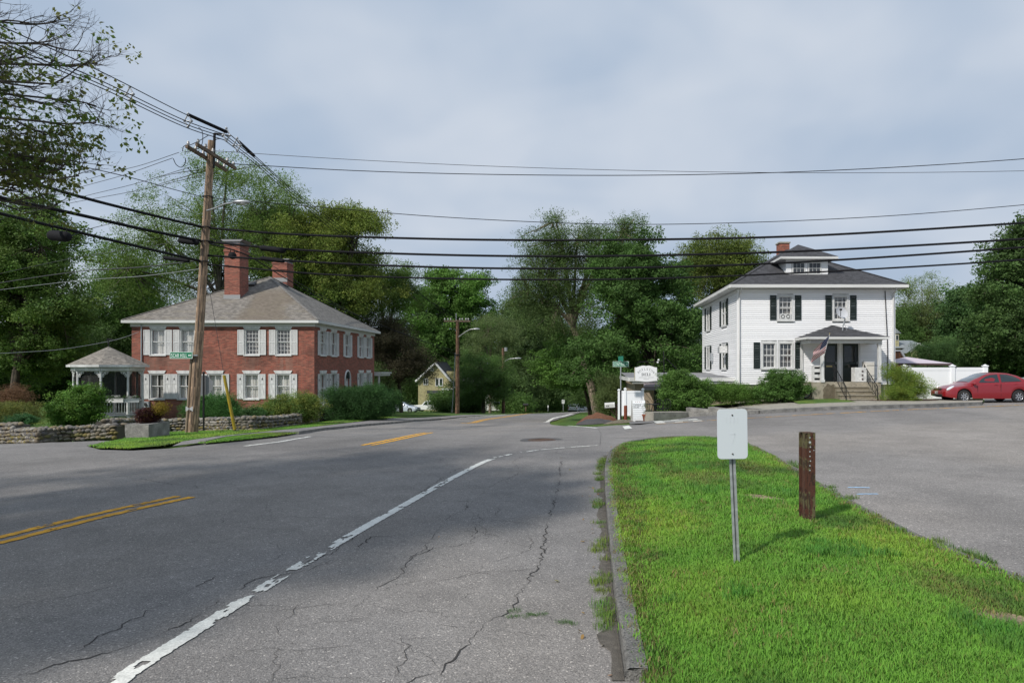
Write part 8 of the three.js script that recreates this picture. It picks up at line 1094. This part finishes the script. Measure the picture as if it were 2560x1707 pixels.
// ---------------------------------------------------------------- right background
{ // white vinyl fence behind the red car
  const d = 37.2, xs = [2262, 2382, 2464].map((p) => X(p, d)), yb = gh(xs[1], d), t = thing('vinyl_fence', 'long white vinyl privacy fence behind the red car', 'fence', [xs[0], yb, -d]), top = Y(918, d) - yb;
  xs.forEach((x, i) => part('post', merge([bx(0.2, top + 0.1, 0.2, x - xs[0], (top + 0.1) / 2 - 0.05, 0), bx(0.26, 0.05, 0.26, x - xs[0], top + 0.07, 0), new THREE.ConeGeometry(0.15, 0.08, 4).rotateY(Math.PI / 4).translate(x - xs[0], top + 0.13, 0)]), vinyl, t));
  for (let k = 0; k < 2; k++) { const a = xs[k] - xs[0] + 0.1, b = xs[k + 1] - xs[0] - 0.1, n = Math.round((b - a) / 0.2); for (let i = 0; i < n; i++) part('board', bx((b - a) / n - 0.0008, top - 0.3, 0.03, a + (b - a) * (i + 0.5) / n, top / 2 + 0.03, 0), vinyl, t); for (const y of [top - 0.09, 0.1]) part('rail', bx(b - a, 0.16, 0.06, (a + b) / 2, y, 0), vinyl, t); }
}
{ // yellow barn with a cupola
  const d = 66, xl = X(2226, d), yb = gh(X(2270, d), d), t = thing('cupola_barn', 'pale yellow house with slate roofs and a square cupola behind the fence', 'house', [xl, yb, -d]), y = (py) => Y(py, d) - yb, x = (px) => X(px, d) - xl, ym = paint(lin(0.5, 0.46, 0.26)), slate = std({ color: lin(0.27, 0.3, 0.32), map: rep(mottle, 0.5), roughness: 0.9 });
  part('main_wall', slab(x(2190), x(2316), 0, y(868), -5, 0), ym, t); part('roof', merge([slope(V(x(2180), y(870), 0.3), V(x(2324), y(870), 0.3), V(x(2312), y(848), -2.6), V(x(2180), y(848), -2.6))]), slate, t);
  part('gable_wing', (() => { const s = new THREE.Shape([[x(2262), 0], [x(2300), 0], [x(2300), y(884)], [x(2273), y(862)], [x(2255), y(880)], [x(2255), 0]].map(([a, b]) => new THREE.Vector2(a, b))); return new THREE.ExtrudeGeometry(s, { depth: 2, bevelEnabled: false }); })(), ym, t); part('gable_trim', merge([rod(V(x(2273), y(861), 2.05), V(x(2302), y(886), 2.05), 0.1, 0.1, 4), rod(V(x(2273), y(861), 2.05), V(x(2250), y(881), 2.05), 0.1, 0.1, 4)]), white, t); part('gable_roof', merge([quadG(V(x(2273), y(860), 2.2), V(x(2304), y(886), 2.2), V(x(2304), y(886), -0.5), V(x(2273), y(860), -0.5)), quadG(V(x(2240), y(884), 2.2), V(x(2273), y(860), 2.2), V(x(2273), y(860), -0.5), V(x(2240), y(884), -0.5))]), slate, t);
  part('cupola', slab(x(2226), x(2252), y(870), y(831), -1.8, -0.3), ym, t); part('cupola_roof', merge([(() => { const s = new THREE.Shape([[x(2222), y(833)], [x(2257), y(833)], [x(2240), y(818)]].map(([a, b]) => new THREE.Vector2(a, b))); return new THREE.ExtrudeGeometry(s, { depth: 1.7, bevelEnabled: false }).translate(0, 0, -1.9); })()]), slate, t); for (const px of [2231, 2243]) { const f = part('cupola_window', slab(x(px), x(px + 7), y(850), y(837), -0.29, -0.24), white, t); part('pane', slab(x(px + 1), x(px + 6), y(849), y(838), -0.235, -0.225), phys({ color: lin(0.03, 0.04, 0.04), roughness: 0.1 }), f); }
}
{ // brown shed gable, its boards showing, and the lilac canopy
  const d = 45, yb = gh(X(2255, d), d), xl = X(2232, d), t = thing('wooden_shed', 'brown board shed with a sloping roof edge behind the white house', 'shed', [xl, yb, -d]), y = (py) => Y(py, d) - yb, x = (px) => X(px, d) - xl, wd = [0.2, 0.17, 0.22].map((k) => std({ color: lin(k * 1.15, k * 0.6, k * 0.28), map: rep(poleTex, 0.5), roughness: 0.9 }));
  for (let i = 0; i < 9; i++) { const a = 2233 + i * 5.2, b = a + 5, h = y(880) - Math.max(0, (a - 2254)) * 0.05; const s = new THREE.Shape([[x(a), 0], [x(b), 0], [x(b), y(a < 2252 ? 878 : 878 + (b - 2252) * 1.7)], [x(a), y(a < 2252 ? 878 : 878 + (a - 2252) * 1.7)]].map(([p, r]) => new THREE.Vector2(p, r))); part('board', new THREE.ExtrudeGeometry(s, { depth: 0.04, bevelEnabled: false }), wd[i % 3], t); } part('roof_edge', merge([rod(V(x(2252), y(876), 0.05), V(x(2284), y(932), 0.05), 0.08, 0.08, 4), slab(x(2230), x(2253), y(878), y(875), -3, 0.1)]), greyPaint, t); part('back_wall', slab(x(2233), x(2278), 0, y(920), -3, -2.9), wd[1], t);
  const d2 = 43, c = thing('garden_canopy', 'lilac fabric canopy roof showing over the white fence', 'canopy', [X(2270, d2), gh(X(2270, d2), d2), -d2]), yy = (py) => Y(py, d2) - c.position.y, xx = (px) => X(px, d2) - c.position.x; const A = V(xx(2215), yy(908), 1.4), B = V(xx(2352), yy(909), 1.4), C = V(xx(2352), yy(909), -1.6), D = V(xx(2215), yy(908), -1.6), P = V(xx(2268), yy(892), 0); const cm = std({ color: lin(0.5, 0.44, 0.5), roughness: 0.9, side: THREE.DoubleSide }); part('cloth', merge([slope(A, B, P), slope(B, C, P), slope(C, D, P), slope(D, A, P)]), cm, c); part('valance', merge([quadG(V(A.x, A.y - 0.12, A.z), V(B.x, B.y - 0.12, B.z), B, A)]), std({ color: lin(0.08, 0.05, 0.05), side: THREE.DoubleSide }), c); for (const v of [A, B, C, D]) part('leg', rod(V(v.x, 0, v.z), v, 0.03), ironBlack, c);
}
// ---------------------------------------------------------------- left background: yellow gabled house, white house, small posts
{
  const d = 124, xl = X(1040, d), yb = Y(1028, d), t = thing('yellow_house', 'yellow gabled house with dark roof behind the far utility pole', 'house', [xl, yb, -d]), y = (py) => Y(py, d) - yb, x = (px) => X(px, d) - xl, ym = paint(lin(0.42, 0.375, 0.2));
  const s = new THREE.Shape([[x(1045), 0], [x(1138), 0], [x(1138), y(966)], [x(1090), y(910)], [x(1045), y(950)]].map(([a, b]) => new THREE.Vector2(a, b))); part('gable_wall', new THREE.ExtrudeGeometry(s, { depth: 8, bevelEnabled: false }).translate(0, 0, -8), ym, t);
  const rf = std({ color: lin(0.07, 0.075, 0.085), map: rep(mottle, 0.5), roughness: 0.9 }); part('roof_slope', merge([quadG(V(x(1142), y(971), 0.4), V(x(1146), y(971), -8.4), V(x(1094), y(904), -8.4), V(x(1089), y(905), 0.4)), quadG(V(x(1040), y(956), 0.4), V(x(1089), y(904.5), 0.4), V(x(1094), y(903.5), -8.4), V(x(1040), y(956), -8.4))]), std({ color: lin(0.07, 0.075, 0.085), map: rep(mottle, 0.5), roughness: 0.9, side: THREE.DoubleSide }), t); part('barge_board', merge([rod(V(x(1142), y(969), 0.45), V(x(1089), y(908), 0.45), 0.22, 0.22, 4), rod(V(x(1040), y(954), 0.45), V(x(1089), y(908), 0.45), 0.22, 0.22, 4)]), white, t);
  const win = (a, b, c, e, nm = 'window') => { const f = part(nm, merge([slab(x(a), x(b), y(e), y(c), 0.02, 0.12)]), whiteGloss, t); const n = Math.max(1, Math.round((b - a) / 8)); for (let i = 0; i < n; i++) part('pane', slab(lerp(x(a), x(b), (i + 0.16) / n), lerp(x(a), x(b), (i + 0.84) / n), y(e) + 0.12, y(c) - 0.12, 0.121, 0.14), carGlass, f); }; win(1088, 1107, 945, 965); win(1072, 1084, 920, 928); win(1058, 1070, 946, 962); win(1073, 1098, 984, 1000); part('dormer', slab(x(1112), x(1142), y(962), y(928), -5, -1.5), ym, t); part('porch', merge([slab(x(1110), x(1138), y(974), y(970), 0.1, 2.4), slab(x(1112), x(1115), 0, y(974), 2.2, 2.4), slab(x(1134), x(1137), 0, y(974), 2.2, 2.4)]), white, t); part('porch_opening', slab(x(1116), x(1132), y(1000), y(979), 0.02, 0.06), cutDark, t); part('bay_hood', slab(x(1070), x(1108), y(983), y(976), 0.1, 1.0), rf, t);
  const d2 = 130, t2 = thing('far_white_house', 'white house half hidden behind the round street tree', 'house', [X(1150, d2), Y(1026, d2), -d2]), X2 = (p) => X(p, d2) - t2.position.x, Y2 = (p) => Y(p, d2) - t2.position.y; part('wall', slab(X2(1150), X2(1258), 0, Y2(972), -6, 0), white, t2); part('roof', merge([quadG(V(X2(1145), Y2(972), 0.4), V(X2(1262), Y2(972), 0.4), V(X2(1255), Y2(945), -3), V(X2(1152), Y2(945), -3))]), rf, t2); for (const px of [1165, 1222, 1240]) { const f = part('window', slab(X2(px), X2(px + 8), Y2(1012), Y2(995), 0.02, 0.1), whiteGloss, t2); part('pane', slab(X2(px + 1), X2(px + 7), Y2(1011), Y2(996), 0.1, 0.12), carGlass, f); }
  const d4 = 150, t4 = thing('far_white_house', 'sliver of another white house far down the road', 'house', [X(1268, d4), Y(1026, d4), -d4]); part('wall', slab(-1.5, 1.2, 0, 3.4, -4, 0), white, t4); part('roof', merge([slab(-1.8, 1.5, 3.4, 3.7, -4.2, 0.3)]), rf, t4);
  const fp = at(1130, 1030, 84), f2 = thing('flagpole', 'bare leaning white pole beside the far utility pole', 'pole', fp.toArray()); part('shaft', rod(V(0, 0, 0), at(1138, 881, 84).sub(fp), 0.06, 0.04, 8), lampGrey, f2); part('base', cyl(0.12, 0.1, 0.25, 10), concrete, f2);
  for (const [px, py, lab, dd] of [[1242, 1006, 'pale mailbox on a post at the far lawn edge', 90], [1314, 1010, 'dark mailbox on a post by the far driveway', 100]]) { const b = at(px, 1028, dd), t = thing('mailbox', lab, 'mailbox', b.toArray()); part('post', bx(0.12, Y(py + 6, dd) - b.y, 0.12, 0, (Y(py + 6, dd) - b.y) / 2, 0), poleBrown, t); part('box', new THREE.CylinderGeometry(0.2, 0.2, 0.75, 12).rotateZ(Math.PI / 2).translate(0, Y(py + 2, dd) - b.y, 0), px < 1300 ? lampGrey : trimBlack, t); }
  for (const [px, py, lab, dd] of [[1408, 1004, 'small white road sign on the far right verge', 120], [1370, 1016, 'slim white marker post at the far bend', 118]]) { const b = at(px, 1028, dd), t = thing('road_sign', lab, 'sign', b.toArray()); part('post', cyl(0.05, 0.05, Y(py, dd) - b.y, 6), lampGrey, t); part('plate', bx(px > 1400 ? 0.5 : 0.2, px > 1400 ? 0.7 : 0.4, 0.03, 0, Y(py, dd) - b.y, 0.06), white, t); }
}

// ---------------------------------------------------------------- the half bare tree at the upper left, whose crown shades the road
{
  const r = rng(909), bxp = -12.6, bd = 3.2, t = thing('maple_tree', 'near maple with bare twigs reaching in from the upper left', 'tree', onGround(bxp, bd).toArray()), gs = [[], []], list = [], C = V(1.9, 7.2, -2.4), R = V(6.2, 4.4, 7.6);
  const inside = (p) => { const q = p.clone().sub(C).divide(R); return q.length(); };
  const tooNear = (p) => { const w = p.clone().add(t.position), d = -w.z; return d > 0.3 && d < 8.6 && CX + F * w.x / d > -160 && Y(0, d) - 0 > 0 && CY - F * (w.y - EYE) / d > -200; };
  const grow = (p, dir, len, rad, lev) => {
    const side = V(r() - 0.5, r() - 0.5, r() - 0.5).multiplyScalar(len * 0.3), e = p.clone().addScaledVector(dir, len), mid = p.clone().lerp(e, 0.5).add(side); e.add(side.multiplyScalar(0.3)); if (lev > 0 && (tooNear(e) || tooNear(p))) return;
    gs[lev > 2 ? 1 : 0].push(limb(p, mid, e, rad, rad * 0.62, lev < 2 ? 8 : 3, lev < 2 ? 8 : lev < 4 ? 4 : 3));
    const q = inside(e); if (lev >= (p.z < -3.6 ? 6 : 5) || q > 1.12) { const seen = e.z < -3.6, bare = seen && r() < 0.68 + 0.27 * sstep(4.8, 6.6, e.y); if (!bare) for (let k = 0; k < (seen ? 1 : 3); k++) list.push([e.x + (r() - 0.5) * 0.35, e.y + (r() - 0.5) * 0.25, e.z + (r() - 0.5) * 0.35, (seen ? 0.14 : 0.26) + 0.12 * r(), r() * 6.28, r() < 0.3 ? [0.22, 0.23, 0.06] : [0.12 + 0.05 * r(), 0.18 + 0.05 * r(), 0.04], (r() - 0.5)]); return; }
    const n = lev < 1 ? 6 : lev < 4 ? 3 + (r() < 0.4 ? 1 : 0) : 3;
    for (let i = 0; i < n; i++) { const spread = lev < 1 ? 0.95 : 0.75, d2 = dir.clone().add(V(r() - 0.5, (r() - 0.42) * 0.8, r() - 0.5).multiplyScalar(spread * 2)).normalize(); if (q > 0.85) d2.lerp(C.clone().sub(e).normalize(), 0.3).normalize(); grow(lev < 1 ? e : p.clone().lerp(e, 0.55 + 0.45 * r()), d2, len * (lev < 1 ? 0.95 : 0.66 + 0.2 * r()), rad * (lev < 1 ? 0.5 : 0.52), lev + 1); }
  };
  grow(V(0, -0.2, 0), V(0.05, 1, -0.02).normalize(), 3.4, 0.3, 0);
  // long limbs that reach over the road and into the picture
  for (const [a, l] of [[[0.9, 0.6, -0.1], 2.6], [[0.8, 0.5, 0.5], 2.6], [[0.3, 0.8, 0.7], 2.6], [[0.75, 0.6, -0.3], 2.8], [[0.5, 0.9, 0.1], 2.8], [[0.9, 0.45, 0.25], 2.8], [[0.6, 0.7, 0.45], 2.6], [[0.85, 0.4, -0.35], 2.8]]) grow(V(0.15, 2.6 + r() * 0.8, -0.05), V(...a).normalize(), l, 0.12, 1);
  const reach = (px, py, d, bow) => {
    const a = V(0.2, 2.9 + r() * 1.2, -0.2), e = at(px, py, d).sub(t.position), m = a.clone().lerp(e, 0.5).add(V(0, bow, 0)), cv = new THREE.QuadraticBezierCurve3(a, m, e); gs[0].push(limb(a, m, e, 0.075, 0.012, 14, 6));
    for (let i = 0; i < 17; i++) { const k = 0.36 + 0.64 * (i / 16), p = cv.getPointAt(k), dir = cv.getTangentAt(k).add(V(r() - 0.5, r() - 0.35, r() - 0.5).multiplyScalar(1.5)).normalize(); grow(p, dir, 0.72 - 0.3 * k, 0.015, 3); }
  };
  for (const [px, py, d, b] of [[110, 110, 10.5, 0.3], [175, 165, 11, 0.4], [160, 250, 10.6, 0.5], [170, 310, 10.2, 0.4], [140, 400, 10.4, 0.5], [140, 450, 10, 0.4], [80, 470, 10.6, 0.6], [60, 60, 10, 0.3], [40, 250, 10.8, 0.4], [80, 390, 11, 0.5], [100, 520, 10.4, 0.6], [-60, 300, 10, 0.5], [-120, 120, 10, 0.4], [130, 210, 9.6, 0.4], [-40, 460, 9.6, 0.4], [-1200, -1300, 4.2, 0.2], [-900, -900, 5, 0.2], [-1500, -1500, 3.6, 0.2], [-1100, -1000, 4, 0.1]]) reach(px, py, d, b);
  part('trunk', merge(gs[0]), barkGrey, t); const tw = part('twigs', merge(gs[1]), barkGrey, t); tw.userData.kind = 'stuff'; scatter('crown', clumps.maple, leafMat, list, t);
}
// dark undergrowth and low trees that close the gaps between trunks
for (const [px, py, rx, ry, d, c, lab] of [[1300, 985, 60, 40, 122, G.black, 'dark undergrowth under the trees left of the far bend'], [1400, 975, 50, 45, 150, G.black, 'dark undergrowth at the end of the far road'], [1480, 960, 60, 60, 84, G.dark, 'dark undergrowth behind the earth heap'], [1560, 960, 60, 70, 62, G.dark, 'dark undergrowth behind the vinyl panel'], [1650, 930, 70, 80, 60, G.dark, 'dark undergrowth behind the deli roof'], [1525, 985, 16, 42, 45, [0.055, 0.08, 0.03], 'narrow conifer beside the pale trunk'], [905, 960, 70, 60, 66, G.black, 'dark undergrowth at the right end of the brick house'], [1050, 960, 60, 40, 132, G.dark, 'dark hedge behind the yellow house'], [1120, 1000, 22, 26, 94, G.deep, 'clipped round shrub right of the far pole'], [1170, 1008, 22, 18, 92, G.deep, 'low round shrub under the street tree'], [1292, 1012, 22, 16, 104, G.mid, 'round shrub by the far driveway'], [60, 960, 110, 60, 78, G.black, 'dark undergrowth beyond the left lawn'], [240, 960, 90, 60, 76, G.black, 'dark undergrowth behind the gazebo'], [2320, 905, 60, 40, 72, G.dark, 'dark undergrowth behind the hedge row'], [2420, 890, 80, 50, 70, G.dark, 'dark undergrowth left of the great dark tree'], [1372, 985, 22, 45, 130, G.mid, 'slim green tree at the far bend'], [2250, 840, 30, 90, 80, G.deep, 'dark tree close behind the white house corner']]) tree({ name: 'undergrowth', label: lab, category: 'shrub', d, base: px, lobes: [[px, py, rx, ry, 0], [px - rx * 0.5, py + ry * 0.3, rx * 0.6, ry * 0.6, 1], [px + rx * 0.5, py + ry * 0.35, rx * 0.6, ry * 0.6, 0]], n: 520, size: Math.max(0.42, d * 0.0105), kind: d < 60 ? 'yew' : 'mid', col: c, gap: 0.2, trunk: 0.08, limbs: false, seed: px, shell: 0.7 });
renderer.render(scene, camera);
